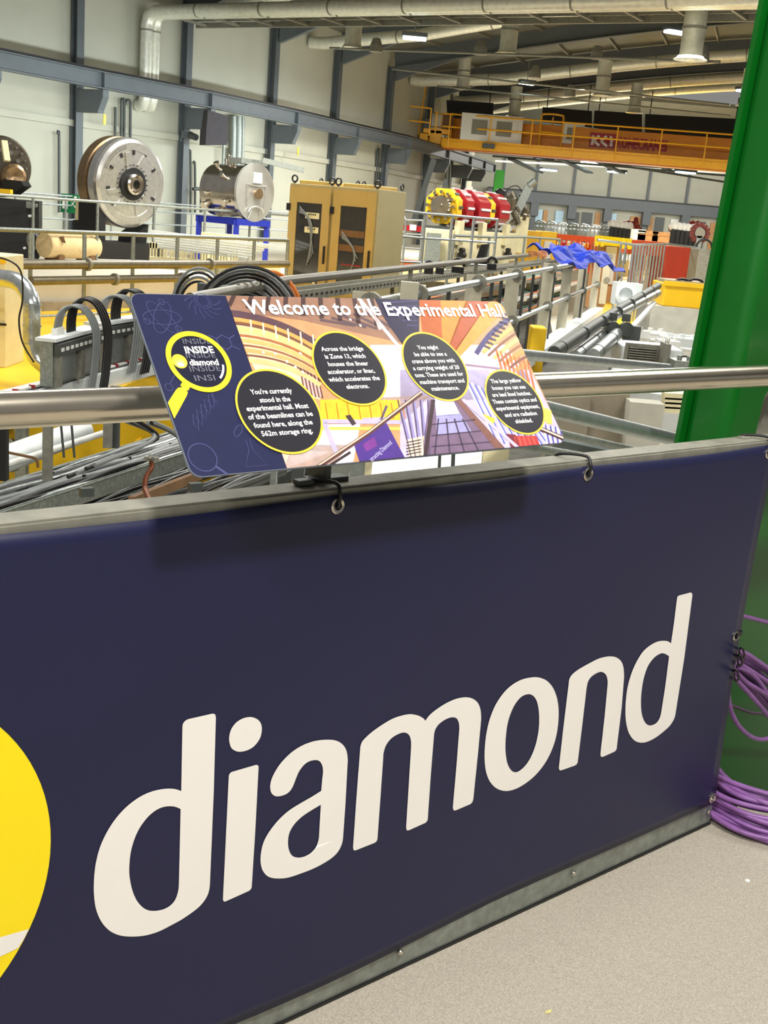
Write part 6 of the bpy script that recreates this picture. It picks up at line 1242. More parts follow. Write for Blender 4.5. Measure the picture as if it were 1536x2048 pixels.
one('yellow_lifting_frame', q, mat('lemon_paint', (250, 224, 10), .5), 'lemon yellow lifting frame lying on the orange barrier', 'frame')
pbox(1193, 486, 1240, 545, 33.8, 1, ZD-1.0, 'timber_cabinet', wood_mat, 'tan panelled cabinet with a white notice below the lemon frame', 'cabinet')
pbox(1212, 494, 1234, 510, 33.7, .04, 0, 'notice', label_mat, 'white notice on the tan panelled cabinet', 'notice', zt=P(1222, 494, d=33.7).z)
pbox(1258, 482, 1332, 487, 34, 1.4, .9, 'orange_deck_edge', orange_paint, 'thin orange edge beam over the row of fence posts', 'beam')
for k, (x, m_) in enumerate(((1262, orange_paint), (1273, cream_mat), (1285, orange_paint), (1297, cream_mat), (1308, white_paint), (1318, orange_paint), (1327, galv))):
    pbox(x, 490, x+7, 552-k*4, 35, .1, ZD-1.2, 'stored_board', m_, ('orange', 'cream', 'orange', 'cream', 'white', 'orange', 'grey')[k]+' upright panel stored behind the grey fence posts, %s from the left' % ('first', 'second', 'third', 'fourth', 'fifth', 'sixth', 'last')[k], 'panel')
fence = thing('post_fence', P(1262, 570, d=27), 'row of grey fence posts with a top rail receding beside the yellow floor', 'fence')
q = MB(); q.tube([P(1195, 480, d=25.5), P(1270, 490, d=26), P(1335, 488, d=31), P(1400, 496, d=31)], .03, 8); part(fence, 'top_rail', q, tube_metal)
for k in range(11):
    f = k/10; x = 1268+62*f; d = 24.5+8*f; p = P(x, 489, d=d); q = MB(); q.tube([V((p.x, p.y, -.5)), p], .026, 8); part(fence, 'post', q, tube_metal)
for x in (1242, 1252): q = MB(); p = P(x, 488, d=24); q.tube([V((p.x, p.y, -.5)), p], .02, 8); part(fence, 'post', q, tube_metal)
q = MB(); q.bar(P(1250, 582, z=-.5), P(1338, 538, z=-.5), .12, .08); one('floor_kerb', q, concrete, 'pale kerb on the yellow floor below the fence posts', 'kerb')
q = MB(); a = P(1259, 572, z=-.48); q.bar(a, P(1269, 504, d=a.y), .22, .12); one('leaning_channel', q, galv, 'wide grey steel channel leaning upright beside the blue tarpaulin', 'channel')
pbox(1334, 494, 1388, 536, 33, 2.2, -.5, 'red_orange_hutch', redor_paint, 'large vermilion hutch wall behind the fence rail', 'hutch')
pbox(1393, 498, 1420, 565, 30, .9, -.5, 'grey_rack', galv_dull, 'grey rack with looped hoses beside the green column', 'rack')
q = MB(); c = P(1408, 495, d=29.8); q.tube([c+V((.20*cos(a), 0, .20*sin(a))) for a in [pi*j/10 for j in range(11)]], .03, 8); one('black_hose', q, rubber, 'black hose arch on top of the grey rack', 'hose')
st_ = thing('blue_trestle', P(1362, 560, d=27), 'grey trestle with blue cross boards standing on the yellow floor', 'trestle')
for x in (1346, 1381): q = MB(); p = P(x, 556, z=-.5); q.bar(p, V((p.x, p.y, P(x, 521, d=p.y).z)), .10, .08); part(st_, 'upright', q, galv)
for y, dz in ((526, .0), (547, 0)): q = MB(); pa_ = P(1346, y-1, d=p.y); pb_ = P(1381, y+1, d=p.y); q.bar(pa_, pb_, .05, .12); part(st_, 'cross_board', q, mat('dusty_blue_paint', (60, 92, 150), .6))
# distant magnets and pipe racks
for x0, n_, d, lb, rm in ((1222, 5, 48, 'left', 1282), (1345, 6, 44, 'right', 1400)):
    for k in range(n_):
        c = P(x0+k*(8.5 if n_ == 5 else 9), 462+k*1.2+(6 if n_ == 6 else 0), d=d); t = thing('corrector_magnet', V((c.x, c.y, ZD+.9)), 'small distant dark magnet with pale top, %s from left in the %s far group' % (('first', 'second', 'third', 'fourth', 'fifth', 'sixth', 'seventh', 'eighth', 'ninth', 'tenth')[k], lb), 'magnet', 'small magnets in the %s far group' % lb)
        q = MB(); q.bar(V((c.x, c.y, ZD)), V((c.x, c.y, c.z-.15)), .12, .12); part(t, 'stand', q, galv)
        q = MB(); q.box(c+V((0, 0, -.1)), (.14, .3, .55)); part(t, 'coil_block', q, black_paint)
        q = MB(); q.lathe([(.0001, -.12), (.16, -.12), (.16, .08), (.0001, .1)], c+V((.02, 0, .28)), V((.5, -.8, .2)), 12); part(t, 'pale_head', q, label_mat)
    q = MB(); rr_ = random.Random(n_)
    for k in range(26):
        c = P(x0+10+rr_.uniform(0, 45), 450+rr_.uniform(-4, 8)+(3 if n_ == 6 else 0), d=d+2); q.cyl(c, c+V((rr_.uniform(-.3, .3), .2, rr_.uniform(-.1, .2))), rr_.uniform(.05, .12), n=8)
    one('coil_manifold', q, mat('dull_copper_red', (142, 62, 56), .5, .3, var=.3), 'tangle of copper red coil fittings behind the %s far magnets' % lb, 'manifold')
big = thing('sextupole_magnet', P(1398, 484, d=42), 'large dark copper red round magnet nearest the green column in the distance', 'magnet')
c = P(1399, 466, d=42); q = MB()
for k in range(14): a = 2*pi*k/14; q.bar(c+V((cos(a)*.20, 0, sin(a)*.20)), c+V((cos(a)*.36, 0, sin(a)*.36)), .12, .16, (0, 1, 0))
part(big, 'coil', q, mat('dark_copper', (104, 44, 36), .5, .3, var=.3)); q = MB(); q.lathe([(.0001, -.1), (.18, -.1), (.18, .1), (.0001, .1)], c, (0, -1, 0), 20); part(big, 'core', q, galv_dull)
q = MB(); q.bar(V((c.x, c.y, ZD)), c-ZZ*.1, .2, .2); part(big, 'stand', q, galv)
for x, y, w, m_, lb in ((1292, 474, .7, wood_mat, 'wooden crate between the two far magnet groups'), (1318, 476, .6, wood_mat, 'smaller wooden crate left of the right far magnets'), (1276, 471, .4, label_mat, 'pale boxed unit right of the left far magnets')):
    q = MB(); c = P(x, y, d=41); q.box(c, (w, .6, .42)); q.box(c+V((0, -.31, .1)), (w*.9, .01, .05)); q.bar(V((c.x, c.y, ZD)), c-ZZ*.2, .3, .3); one('storage_crate', q, m_, lb, 'crate')
# silver pipe racks far away
for k in range(9):
    x0 = 1068+k*22; q = MB(); d = 58-k*.5
    for j in range(4):
        a = P(x0, 447+j*8+k*1.9, d=d+j*.2); b = P(x0+24, 448+j*8+k*1.9, d=d+j*.2); q.tube([a, b], .06+.03*(j % 2), 6)
    for j in range(3): a = P(x0+4+j*8, 443+k*1.9, d=d); q.bar(a, V((a.x, a.y, ZD)), .07, .07)
    c = P(x0+10, 462+k*1.9, d=d+.5); q.box(c, (.5, .3, .35)); q.tube([c+V((-.3, 0, .1)), c+V((-.1, 0, .5)), c+V((.2, 0, .45)), c+V((.3, 0, .1))], .05, 6)
    one('pipe_rack', q, (galv, tube_metal, white_paint)[k % 3], 'distant silver pipe rack section beyond the yellow hutches, %s from the left' % ('first', 'second', 'third', 'fourth', 'fifth', 'sixth', 'seventh', 'eighth', 'ninth', 'tenth')[k], 'pipe rack', 'distant pipe rack sections along the ring')
for k in range(7):
    x0 = 808+k*8; pass
for k, (x, w, m_, lb) in enumerate(((1010, .8, galv, 'far left'), (1150, 1.4, steel_dark, 'behind the orange barrier'), (1180, 1.0, label_mat, 'right of the dark one'))):
    q = MB(); c = P(x, 452, d=70); q.box(V((c.x, c.y, (ZD+c.z)/2)), (w, .8, c.z-ZD)); one('control_rack', q, m_, 'distant equipment rack near the back wall, '+lb, 'rack')

# blue tarpaulin -------------------------------------------------------------------
q = MB(); nx, ny = 44, 16; rr_ = random.Random(2); vs = []
ta_, tb_ = P(1088, 500, d=19.6), P(1216, 512, d=22.4)
td = tb_-ta_; tw = V((td.y, -td.x, 0)).normalized()
for j in range(ny+1):
    for i in range(nx+1):
        f, e = i/nx, j/ny
        p = ta_+td*f+tw*(-.32+.75*e)
        z = .05*sin(f*21+e*6)+.035*abs(sin(f*31-e*9))+.035*sin(e*13+f*8)+.17*sin(pi*min(1, max(0, (f-.30)/.45)))*(1-e)*.6
        drop = -.42*max(0, e-.45)**1.2*(1.0+.3*sin(f*9))
        if f > .9: drop -= (f-.9)*1.8*(.3+e*.4)
        vs.append(p+ZZ*(z+drop)+tw*.04*sin(f*30))
q.add(vs, [(j*(nx+1)+i, j*(nx+1)+i+1, (j+1)*(nx+1)+i+1, (j+1)*(nx+1)+i) for j in range(ny) for i in range(nx)], False)
tp = one('tarpaulin', q, tarp_mat, 'crumpled bright blue tarpaulin draped over the far end of the bridge rails', 'tarpaulin')
sm_ = tp.modifiers.new('t', 'SOLIDIFY'); sm_.thickness = .01

# ================================================================== CABLE BRIDGE with rails going away from the sign
# long top rail T, parallel railing C with cream flat posts, tray between them
T0 = P(380, 598, z=.93); T1 = P(572, 561, z=.93); T2 = P(1088, 507, z=.93)
q = MB(); q.tube([T0, T1, T2], .034, 14)
dk_rail = mat('dark_olive_rail', (96, 92, 78), .4, .3, var=.12)
tr_ = thing('guard_rail', V((T1.x, T1.y, ZG)), 'long single grey rail running from behind the sign to the blue tarpaulin', 'railing'); part(tr_, 'top_rail', q, dk_rail)
for f in (.0, .25, .5, .75, 1):
    p = T1.lerp(T2, f); q = MB(); q.bar(V((p.x, p.y, -.6)), p, .05, .05); part(tr_, 'post', q, galv_dull)
C0 = P(744, 606, z=.87); C1 = P(830, 592, z=.87); C2 = P(1205, 517, z=.87)
cdv = C2-C0; 
rc = thing('bridge_railing', V((C0.x, C0.y, ZG-.05)), 'railing with wide cream flat posts and double tubes along the cable bridge', 'railing')
q = MB(); q.tube([C0, C2], .034, 14); part(rc, 'top_rail', q, tube_metal)
q = MB(); q.tube([C0-ZZ*.56, C2-ZZ*.56], .034, 14); part(rc, 'knee_rail', q, tube_metal)
cn_ = V((cdv.y, -cdv.x, 0)).normalized(); cdn = cdv.normalized()
def c_at(px):    # point of rail C above this picture column
    r = ray(px, 560); k = (C0-EYE).dot(cn_)/r.dot(cn_); p = EYE+r*k; f = (p-C0).dot(cdn); return C0+cdn*f
for px in (738, 826, 945, 1020, 1088, 1125, 1155, 1182, 1200):
    p = c_at(px+ (14 if px > 800 else 8)); q = MB(); q.bar(V((p.x, p.y, ZG-.12))+cn_*-.05, V((p.x, p.y, p.z+.07))+cn_*-.05, .014, .17, cn_); f_ = part(rc, 'flat_post', q, mat('cream_post_paint', (196, 190, 168), .55, var=.06), bevel=.003)
    for z in (0, -.56):
        q = MB(); o = V((p.x, p.y, p.z+z)); q.cyl(o-cdn*.03, o+cdn*.03, .075, n=18); part(f_, 'socket', q, galv_dull)
for px in (860, 900, 985, 1003, 1048, 1066, 1108, 1140, 1168):
    p = c_at(px); q = MB(); q.tube([V((p.x, p.y, ZG-.1)), p], .020, 8); part(rc, 'slim_post', q, steel_dark)
q = MB(); p0, p1 = C0+cn_*.05, C2+cn_*.05; p0.z = p1.z = ZG-.12; q.bar(p0, p1, .24, .12); part(rc, 'curb', q, white_paint)
# tray between rails
mid0 = (T1+C1)/2; G0 = P(560, 592, z=.62); G1 = P(1110, 521, z=.62)
q = MB(); q.bar(G0, G1, .22, .02); q.bar(G0+cn_*.11+ZZ*.0, G1+cn_*.11, .012, .10); q.bar(G0-cn_*.11, G1-cn_*.11, .012, .10)
tray_m = thing('cable_tray', G0, 'perforated grey cable tray running between the two long rails', 'cable tray'); part(tray_m, 'channel', q, galv_dull)
q = MB(); L_ = (G1-G0).length; gd_ = (G1-G0).normalized(); k = .1
while k < L_: q.box(G0+gd_*k+cn_*.118, (.012, .05, .02), Matrix((cn_, gd_, ZZ)).transposed()); k += .16
part(tray_m, 'slot_row', q, black_paint)
for f in (0, .2, .4, .6, .8, 1): p = G0.lerp(G1, f); q = MB(); q.bar(V((p.x, p.y, -.6)), p, .05, .05); part(tray_m, 'support_post', q, galv_dull)
# lower levels of trays with cables in the bridge
for lv, (z, m_, lb) in enumerate(((.42, galv_dull, 'upper'), (.12, white_paint, 'middle'), (-.18, galv, 'lower'))):
    a = V((G0.x, G0.y, z))+cn_*.22; b = V((G1.x, G1.y, z))+cn_*.5; t = thing('cable_tray', a, lb+' cable shelf inside the cable bridge behind the cream flat posts', 'cable tray')
    q = MB(); q.bar(a, b, .42, .03); q.bar(a+cn_*.2, b+cn_*.2, .015, .08); part(t, 'shelf', q, m_)
    rr_ = random.Random(lv)
    for k in range(7):
        o = cn_*(-.18+.06*k); q = MB(); pts = [a.lerp(b, f)+o+ZZ*(.04+.015*sin(f*20+k))+cn_*.03*sin(f*13+k*2) for f in [j/24 for j in range(25)]]; q.tube(pts, .014+.006*(k % 2), 6)
        part(t, 'cable', q, (rubber, grey_cable, rubber, mat('green_cable', (70, 150, 80), .5), rubber, grey_cable, orange_cable)[k])
rr_ = random.Random(21)
for k in range(22):
    f = rr_.uniform(.05, .98); p = G0.lerp(G1, f)+cn_*rr_.uniform(.2, .55); q = MB(); z = rr_.choice((.15, .45, -.1)); w = rr_.uniform(.1, .25); 
    q.box(V((p.x, p.y, z+.08)), (w, w*1.4, .14)); q.tube(spl([V((p.x, p.y, z+.1)), V((p.x+.1, p.y-.1, z-.1)), V((p.x+.05, p.y+.1, z-.25))], 4), .01, 5)
    one('junction_box', q, (cream_mat, steel_dark, rubber, galv, label_mat)[k % 5], ('cream', 'dark grey', 'black', 'galvanised', 'white')[k % 5]+' junction box with lead in the cable bridge, %s of its colour' % ('first', 'second', 'third', 'fourth', 'fifth', 'sixth', 'seventh', 'eighth', 'ninth', 'tenth')[k//5], 'junction box', 'junction boxes inside the cable bridge')
q = MB(); c = P(1075, 513, d=18.5); 
for k in range(4): q.tube([c+V((.11*cos(a)*(1+.12*k), .3*sin(a), .02*k+.03*sin(2*a))) for a in [2*pi*j/20 for j in range(20)]], .007, 6, close=True)
one('orange_lead_coil', q, mat('dull_orange_sheath', (190, 118, 60), .5), 'coil of dull orange lead lying beside the blue tarpaulin', 'cable')
for k in range(3):
    q = MB(); o = k*.08; a = P(952+k*40, 590+k*5, d=13.5+k); q.tube(spl([a, a+V((.08, 0, -.2)), a+V((-.05, .1, -.45)), a+V((.1, 0, -.7))], 5), .012, 6); one('dangling_cable', q, brown_mat, 'thin brown cable dangling in the cable bridge between flat posts', 'cable', 'brown cables dangling in the cable bridge')

# yellow machinery glimpsed low behind the curb and far right yellow floor
q = MB(); q.prism([P(1175, 668, z=-.5), P(1215, 600, z=-.5), P(1262, 520, z=-.5), P(1420, 540, z=-.5), P(1420, 640, z=-.5), P(1300, 655, z=-.5)], (0, 0, -.2)); struct('floor', q, yellow_paint)
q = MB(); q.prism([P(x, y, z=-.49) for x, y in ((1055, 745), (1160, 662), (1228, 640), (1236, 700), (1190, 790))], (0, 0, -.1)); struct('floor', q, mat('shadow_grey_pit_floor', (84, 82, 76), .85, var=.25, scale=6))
pbox(1062, 655, 1092, 700, 15.4, .4, -1.2, 'yellow_machine_block', yellow_paint, 'yellow machine block glimpsed low behind the cream flat posts', 'block')

# ------------------------------------------------------------------ right hand pit: white roofs, pipes, air unit, skip
q = MB(); q.prism([P(1200, 775, z=-.62), P(1205, 668, z=-.62), P(1240, 652, z=-.62), P(1420, 655, z=-.62), P(1420, 800, z=-.62)], (0, 0, -.9)); struct('floor', q, white_paint)
q = MB(); q.prism([P(1180, 1000, z=-1.1), P(1050, 900, z=-1.1), P(1060, 760, z=-1.1), P(1420, 790, z=-1.1), P(1420, 960, z=-1.1)], (0, 0, -.3)); struct('floor', q, concrete_d)
skip = thing('yellow_skip', P(1370, 650, d=21), 'bright yellow open skip on a concrete block in front of the green column', 'skip')
a_ = P(1331, 566, d=21); b_ = P(1450, 578, d=21); c_ = P(1331, 612, d=21)
q = MB(); q.box(((a_.x+b_.x)/2, 21+.55, (a_.z+c_.z)/2), (b_.x-a_.x, 1.1, a_.z-c_.z)); part(skip, 'body', q, yellow_paint, bevel=.02)
q = MB(); q.bar(a_+V((-.03, -.02, 0)), b_+V((0, -.02, a_.z-b_.z)), .06, .08); part(skip, 'rim', q, yellow_paint)
q = MB(); q.box(((a_.x+b_.x)/2, 21+.55, a_.z+.03), (b_.x-a_.x-.1, .9, .05)); part(skip, 'lid', q, concrete_d)
for x in (1352, 1378): q = MB(); c = P(x, 562, d=21.2); q.tube(spl([c, c+V((.08, 0, .04)), c+V((.2, 0, .03)), c+V((.28, 0, -.03))], 4), .025, 8); part(skip, 'handle', q, rubber)
q = MB(); d_ = P(1320, 612, d=20.9); e_ = P(1320, 662, d=20.9); q.box((b_.x-.55, 21.5, (d_.z+e_.z)/2-.2), (1.5, 1.3, d_.z-e_.z+.4)); one('concrete_block', q, concrete, 'rough concrete block beneath the yellow skip', 'block')
def pp(name, pts, r, m, lab, cat='pipe', n=18, band=True, grp=None, caps=True):
    t = thing(name, pts[0], lab, cat, grp); q = MB(); q.tube(pts, r, n, caps=caps); part(t, 'pipe_run', q, m)
    if band:
        d = (pts[-1]-pts[0]); L_ = d.length; d.normalize(); k = .4
        while k < L_: q = MB(); q.tube([pts[0]+d*(k-.015), pts[0]+d*(k+.015)], r*1.06, n); part(t, 'clamp_band', q, steel_dark); k += 1.4
    return t
pp('process_pipe', [P(1108, 705, d=10.5), P(1232, 622, d=15), P(1316, 572, d=20)], .060, steel_dark, 'dark end of the long upper pipe descending toward the sign corner')
pp('process_pipe', [P(1224, 634, d=14.5), P(1316, 586, d=19.5)], .060, tube_metal, 'pale grey pipe just below the long upper pipe, far half')
pp('process_pipe', [P(1150, 712, d=11.5), P(1205, 668, d=14)], .058, tube_metal, 'short pale pipe under the dark pipe, near half, left of its twin')
pp('process_pipe', [P(1186, 712, d=11.6), P(1234, 668, d=14)], .075, tube_metal, 'short pale pipe ending at the dark valve flange')
pp('white_pipe', [P(1262, 658, d=14.5), P(1308, 606, d=19)], .04, white_paint, 'thin white pipe right of the paired grey pipes', band=False)
q = MB(); c = P(1234, 660, d=14); 
for dx in (0, .16): 
    q.lathe([(.09, -.05), (.09, .05), (.0001, .06)], c+V((dx-.06, 0, .05*dx)), V((.3, -.9, .2)), 18); q.box(c+V((dx-.05, .1, .15)), (.09, .09, .09))
q.box(c+V((.20, .1, -.12)), (.18, .2, .36)); one('valve_block', q, steel_dark, 'dark valve block joining the grey pipes in the pit', 'valve')
q = MB(); c = P(1252, 589, d=19); q.lathe([(.06, -.2), (.17, -.2), (.17, .02), (.11, .04), (.10, -.1)], c, V((-.25, -.95, .12)).normalized(), 22); q.box(c+V((.05, .25, .0)), (.42, .4, .36)); one('pipe_end_flange', q, white_paint, 'open white pipe end beside the yellow floor', 'pipe')
air = thing('air_unit', P(1290, 735, d=13), 'white air handling unit with a dark louvred grille in the pit', 'air unit')
a_ = P(1250, 682, d=13); b_ = P(1316, 735, d=13)
q = MB(); q.box(((a_.x+b_.x)/2+.12, 13.35, (a_.z+b_.z)/2-.05), (b_.x-a_.x+.28, .7, a_.z-b_.z)); part(air, 'casing', q, white_paint, bevel=.015)
q = MB(); q.box(((a_.x+b_.x)/2, 12.99, (a_.z+b_.z)/2), (b_.x-a_.x-.02, .03, a_.z-b_.z-.03)); g_ = part(air, 'grille_frame', q, galv_dull)
q = MB(); q.box(((a_.x+b_.x)/2, 12.97, (a_.z+b_.z)/2), (b_.x-a_.x-.10, .02, a_.z-b_.z-.10)); part(g_, 'dark_opening', q, black_paint)
q = MB()
for k in range(6): z = b_.z+.07+k*(a_.z-b_.z-.13)/5; q.bar((a_.x+.05, 12.95, z), (b_.x-.05, 12.95, z), .03, .014)
part(g_, 'louvre', q, galv_dull)
for x, y, w, h_, dd, m_, nm, lb in ((1330, 700, .06, .36, 12.8, galv_dull, 'grey_upright_box', 'narrow grey upright box right of the air unit'), (1362, 672, .5, .16, 15, white_paint, 'pump_unit', 'white pump unit on the white roof by the green column'), (1300, 655, .5, .1, 17, label_mat, 'manifold', 'pale valve manifold on the white roof'), (1375, 725, .35, .25, 12.5, galv, 'junction_box', 'grey box on the white roof below the pump unit'), (1336, 680, .25, .2, 14, label_mat, 'small_pump', 'small pale pump left of the white pump unit'), (1310, 686, .2, .12, 15, galv_dull, 'bracket', 'grey bracket on the white roof behind the air unit')):
    q = MB(); c = P(x, y, d=dd); q.box(c+ZZ*(-.1), (w, .3, h_)); 
    for k in range(3): q.cyl(c+V((-w*.3+w*.3*k, -.05, h_*.3-.10)), c+V((-w*.3+w*.3*k, -.05, h_*.5-.05)), w*.08, n=10)
    one(nm, q, m_, lb, 'unit')
for k in range(3):
    q = MB(); q.tube([P(1300, 668+k*12, d=16-k), P(1420, 676+k*14, d=16-k)], .022, 8); one('conduit', q, label_mat, 'pale conduit lying across the white roof, '+('farthest', 'middle', 'nearest')[k], 'pipe')
# concrete planks and wall below
for x0, x1, y0, y1, d, m_, lb in ((1105, 1182, 792, 845, 8.0, brown_mat, 'rust stained'), (1184, 1260, 790, 850, 8.2, concrete_d, 'grey mottled'), (1262, 1330, 812, 870, 8.0, concrete, 'pale')):
    a_, b_ = P(x0, y0-8, d=d), P(x1, y0, d=d); q = MB(); q.box(((a_.x+b_.x)/2, d+.1, a_.z-.6), (b_.x-a_.x, .2, 1.2)); one('concrete_slab', q, m_ if lb != 'rust stained' else concrete_d, lb+' concrete panel below the handrail', 'panel')
q = MB(); a_ = P(1325, 790, d=9); 
for k in range(4): q.bar(P(1326, 790+k*9, d=9), P(1380, 793+k*9, d=9), .12, .05)
one('stacked_boards', q, cream_mat, 'stack of cream boards beside the green column under the handrail', 'boards')

# stair handrails dropping away behind the barrier -----------------------------------
def hr_px(p0, p1, r, lab, m=tube_metal, nm='stair_rail'):
    q = MB(); q.tube([p0+(p0-p1)*1.2, p0, p1, p1+(p1-p0)*.05], r, 22); return one(nm, q, m, lab, 'rail')
hr_px(P(1107, 821, d=2.95), P(1360, 881, d=3.55), .021, 'thick steel stair handrail sloping down to the green column')
hr_px(P(1061, 711, d=4.3), P(1326, 735, d=5.6), .021, 'thin grey rail just under the louvred air unit, above the handrail')
hr_px(P(1120, 866, d=3.5), P(1330, 913, d=4.3), .011, 'slim pale rail below the thick stair handrail', galv)
hr_px(P(1010, 886, d=3.3), P(1210, 920, d=4.1), .013, 'slim grey rail nearest the barrier top at the right', galv)
q = MB(); q.prism([P(1115, 880, d=3.8), P(1330, 925, d=4.6), P(1330, 1000, d=4.6), P(1050, 960, d=3.8)], (.02, .05, 0)); one('stair_side_plate', q, mat('stair_plate_grey', (118, 128, 128), .5, .4, var=.1), 'grey steel stair side plate between the stair rails and the barrier', 'plate')
# white sheet cover and stanchions under the sign
q = MB(); q.prism([P(728, 1010, d=4.2), P(728, 900, d=5.2), P(970, 870, d=5.2), P(975, 1010, d=4.2)], (0, .05, -.3)); one('white_duct_casing', q, white_paint, 'smooth white casing seen in the gap under the sign', 'casing')
for x, w, m_, lb in ((880, .010, steel_dark, 'left of two thin dark rods under the sign'), (907, .012, steel_dark, 'right of two thin dark rods under the sign')):
    q = MB(); q.bar(P(x-4, 985, d=3.6), P(x+2, 860, d=3.6), w, w); one('thin_rod', q, m_, lb, 'rod')
for x, x1, d, m_, lb in ((984, 52, 3.0, cream_mat, 'beige flat post under the right half of the sign'), (735, 14, 2.9, cream_mat, 'narrow beige post just right of the barrier clamp'), (596, 26, 3.3, steel_dark, 'dark grey post under the text bubble side of the sign'), (548, 12, 3.3, galv, 'slim grey post left of the dark grey post under the sign')):
    q = MB(); a_ = P(x-4, 1010, d=d); b_ = P(x+4, 860, d=d); q.bar(a_, V((a_.x, a_.y, b_.z)), x1*d/2277, .03, (0, 1, 0)); one('flat_post', q, m_, lb, 'post')
q = MB(); a_ = P(712, 1000, d=3.2); q.bar(a_, V((a_.x, a_.y, a_.z+.22)), .05, .01, (0, 1, 0)); one('perforated_strip', q, galv, 'perforated grey strip beside the barrier clamp', 'strip')
q = MB(); 
for k in range(2): q.bar(P(405, 1010-k*12, d=4.8), P(570, 945-k*8, d=6.0), .02, .02)
one('grey_rail_angle', q, steel_dark, 'grey steel angle dropping below the sign bottom edge', 'angle')
q = MB(); q.bar(P(600, 985, d=5), P(700, 925, d=6), .02, .10); one('galvanised_channel', q, galv, 'galvanised channel rising behind the barrier clamp', 'channel')

# ------------------------------------------------------------------ left: trays full of cables
def hz(px, py, z): return P(px, py, z=z)
zt = -.30
ra0, ra1 = hz(-80, 993, zt), hz(420, 840, zt)
rb0, rb1 = hz(-80, 1050, zt), hz(470, 872, zt)
tA = thing('cable_tray', hz(150, 950, zt), 'galvanised cable tray packed with grey and black cables at the lower left', 'cable tray')
q = MB(); q.bar(ra0-ZZ*.05, ra1-ZZ*.05, .006, .11); q.bar(ra0-ZZ*.0, ra1-ZZ*.0, .03, .006); part(tA, 'far_side_rail', q, galv)
q = MB(); q.bar(rb0-ZZ*.05, rb1-ZZ*.05, .006, .12); q.bar(rb0, rb1, .03, .006); part(tA, 'near_side_rail', q, galv)
q = MB(); q.bar((ra0+rb0)/2-ZZ*.11, (ra1+rb1)/2-ZZ*.11, .42, .008); part(tA, 'tray_floor', q, galv_dull)
rr_ = random.Random(6)
for k in range(38):
    f0 = .04+.92*(k+.5)/38; q = MB(); r_ = rr_.choice((.010, .012, .015, .018)); ph = rr_.uniform(0, 6); lz = -.045+rr_.uniform(0, .05)
    pts = []
    for j in range(31):
        s_ = j/30; a_ = ra0.lerp(ra1, s_); b_ = rb0.lerp(rb1, s_); pts.append(a_.lerp(b_, min(.96, max(.04, f0+.03*sin(s_*9+ph))))+ZZ*(lz+.008*sin(s_*17+ph)))
    q.tube(pts, r_, 7); part(tA, 'cable', q, (rubber, tube_metal, mat('slate_cable', (104, 110, 112), .35), grey_cable, rubber, grey_cable)[k % 6])
for k in range(9):
    s_ = .1+.09*k; f0 = rr_.uniform(.15, .8); c = ra0.lerp(ra1, s_).lerp(rb0.lerp(rb1, s_), f0)+ZZ*.0; dr_ = (ra1-ra0).normalized(); sd_v = V((dr_.y, -dr_.x, 0))
    q = MB(); q.tube([c-sd_v*.05-ZZ*.02, c+ZZ*.005, c+sd_v*.05-ZZ*.02], .006, 6); q.box(c+ZZ*.01, (.02, .02, .02)); part(tA, 'tie_wrap', q, rubber)
# cables sweeping out of the tray under the handrail
for k in range(7):
    q = MB(); pts = [P(250+k*7, 842-k*1, d=6.2), P(300+k*5, 862+k*3, d=6.3), P(305-k*5, 880+k*3, d=6.2), P(262-k*14, 902+k*5, d=6.0), P(190-k*18, 930+k*8, d=5.7)] if k < 4 else [P(262+k*8, 845, d=6.4), P(330+k*4, 862+k, d=6.6), P(372+k*3, 890+k*3, d=6.7), P(400+k*5, 915+k*3, d=6.8)]
    q.tube(spl(pts, 6), .012, 7); one('loose_cable', q, (grey_cable, rubber)[k % 2], ('pale grey', 'black')[k % 2]+' cable sweeping into the galvanised tray, %s from the left' % ('first', 'second', 'third', 'fourth', 'fifth', 'sixth', 'seventh', 'eighth', 'ninth', 'tenth')[k], 'cable', 'cables sweeping into the lower left tray')
# second tray below, dark cables
zt2 = -.62
sa0, sa1 = hz(40, 1030, zt2), hz(560, 842, zt2); sb0, sb1 = hz(160, 1130, zt2), hz(640, 925, zt2)
tB = thing('cable_tray', hz(300, 960, zt2), 'shadowed lower cable tray full of black cables under the galvanised tray', 'cable tray')
q = MB(); q.bar(sa0-ZZ*.08, sa1-ZZ*.08, .6, .008); q.bar(sb0, sb1, .02, .08); part(tB, 'tray_floor', q, steel_dark)
for k in range(26):
    f0 = (k+.5)/26; q = MB(); ph = rr_.uniform(0, 6); pts = []
    for j in range(21):
        s_ = j/20; pts.append(sa0.lerp(sa1, s_).lerp(sb0.lerp(sb1, s_), f0*.95+.02)+ZZ*(-.05+.02*sin(s_*14+ph)))
    q.tube(pts, .013, 6); part(tB, 'cable', q, rubber if k % 3 else mat('slate_cable', (104, 110, 112), .35))
q = MB(); a_ = P(262, 1004, d=5.2); b_ = P(400, 950, d=6.2); q.bar(a_, b_, .03, .05); one('rusty_beam', q, brown_mat, 'rust brown steel beam beneath the sign bottom left corner', 'beam')
for x, y in ((160, 985), (378, 975)): 
    q = MB(); c = P(x, y, d=5.0); q.bar(c, c+V((.05, .035, 0)), .03, .04); one('strut_channel', q, steel_dark, 'cut end of dark strut channel '+('below the galvanised tray' if x == 160 else 'below the sign corner'), 'channel')
q = MB(); q.tube(spl([P(302, 918, d=5.35), P(303, 935, d=5.3), P(292, 955, d=5.25), P(290, 978, d=5.2), P(298, 998, d=5.1), P(303, 1010, d=5.05)], 6), [.012]*0 or .013, 8); bs = one('earth_strap', q, copper, 'copper brown braided earth strap hanging off the galvanised tray', 'strap')
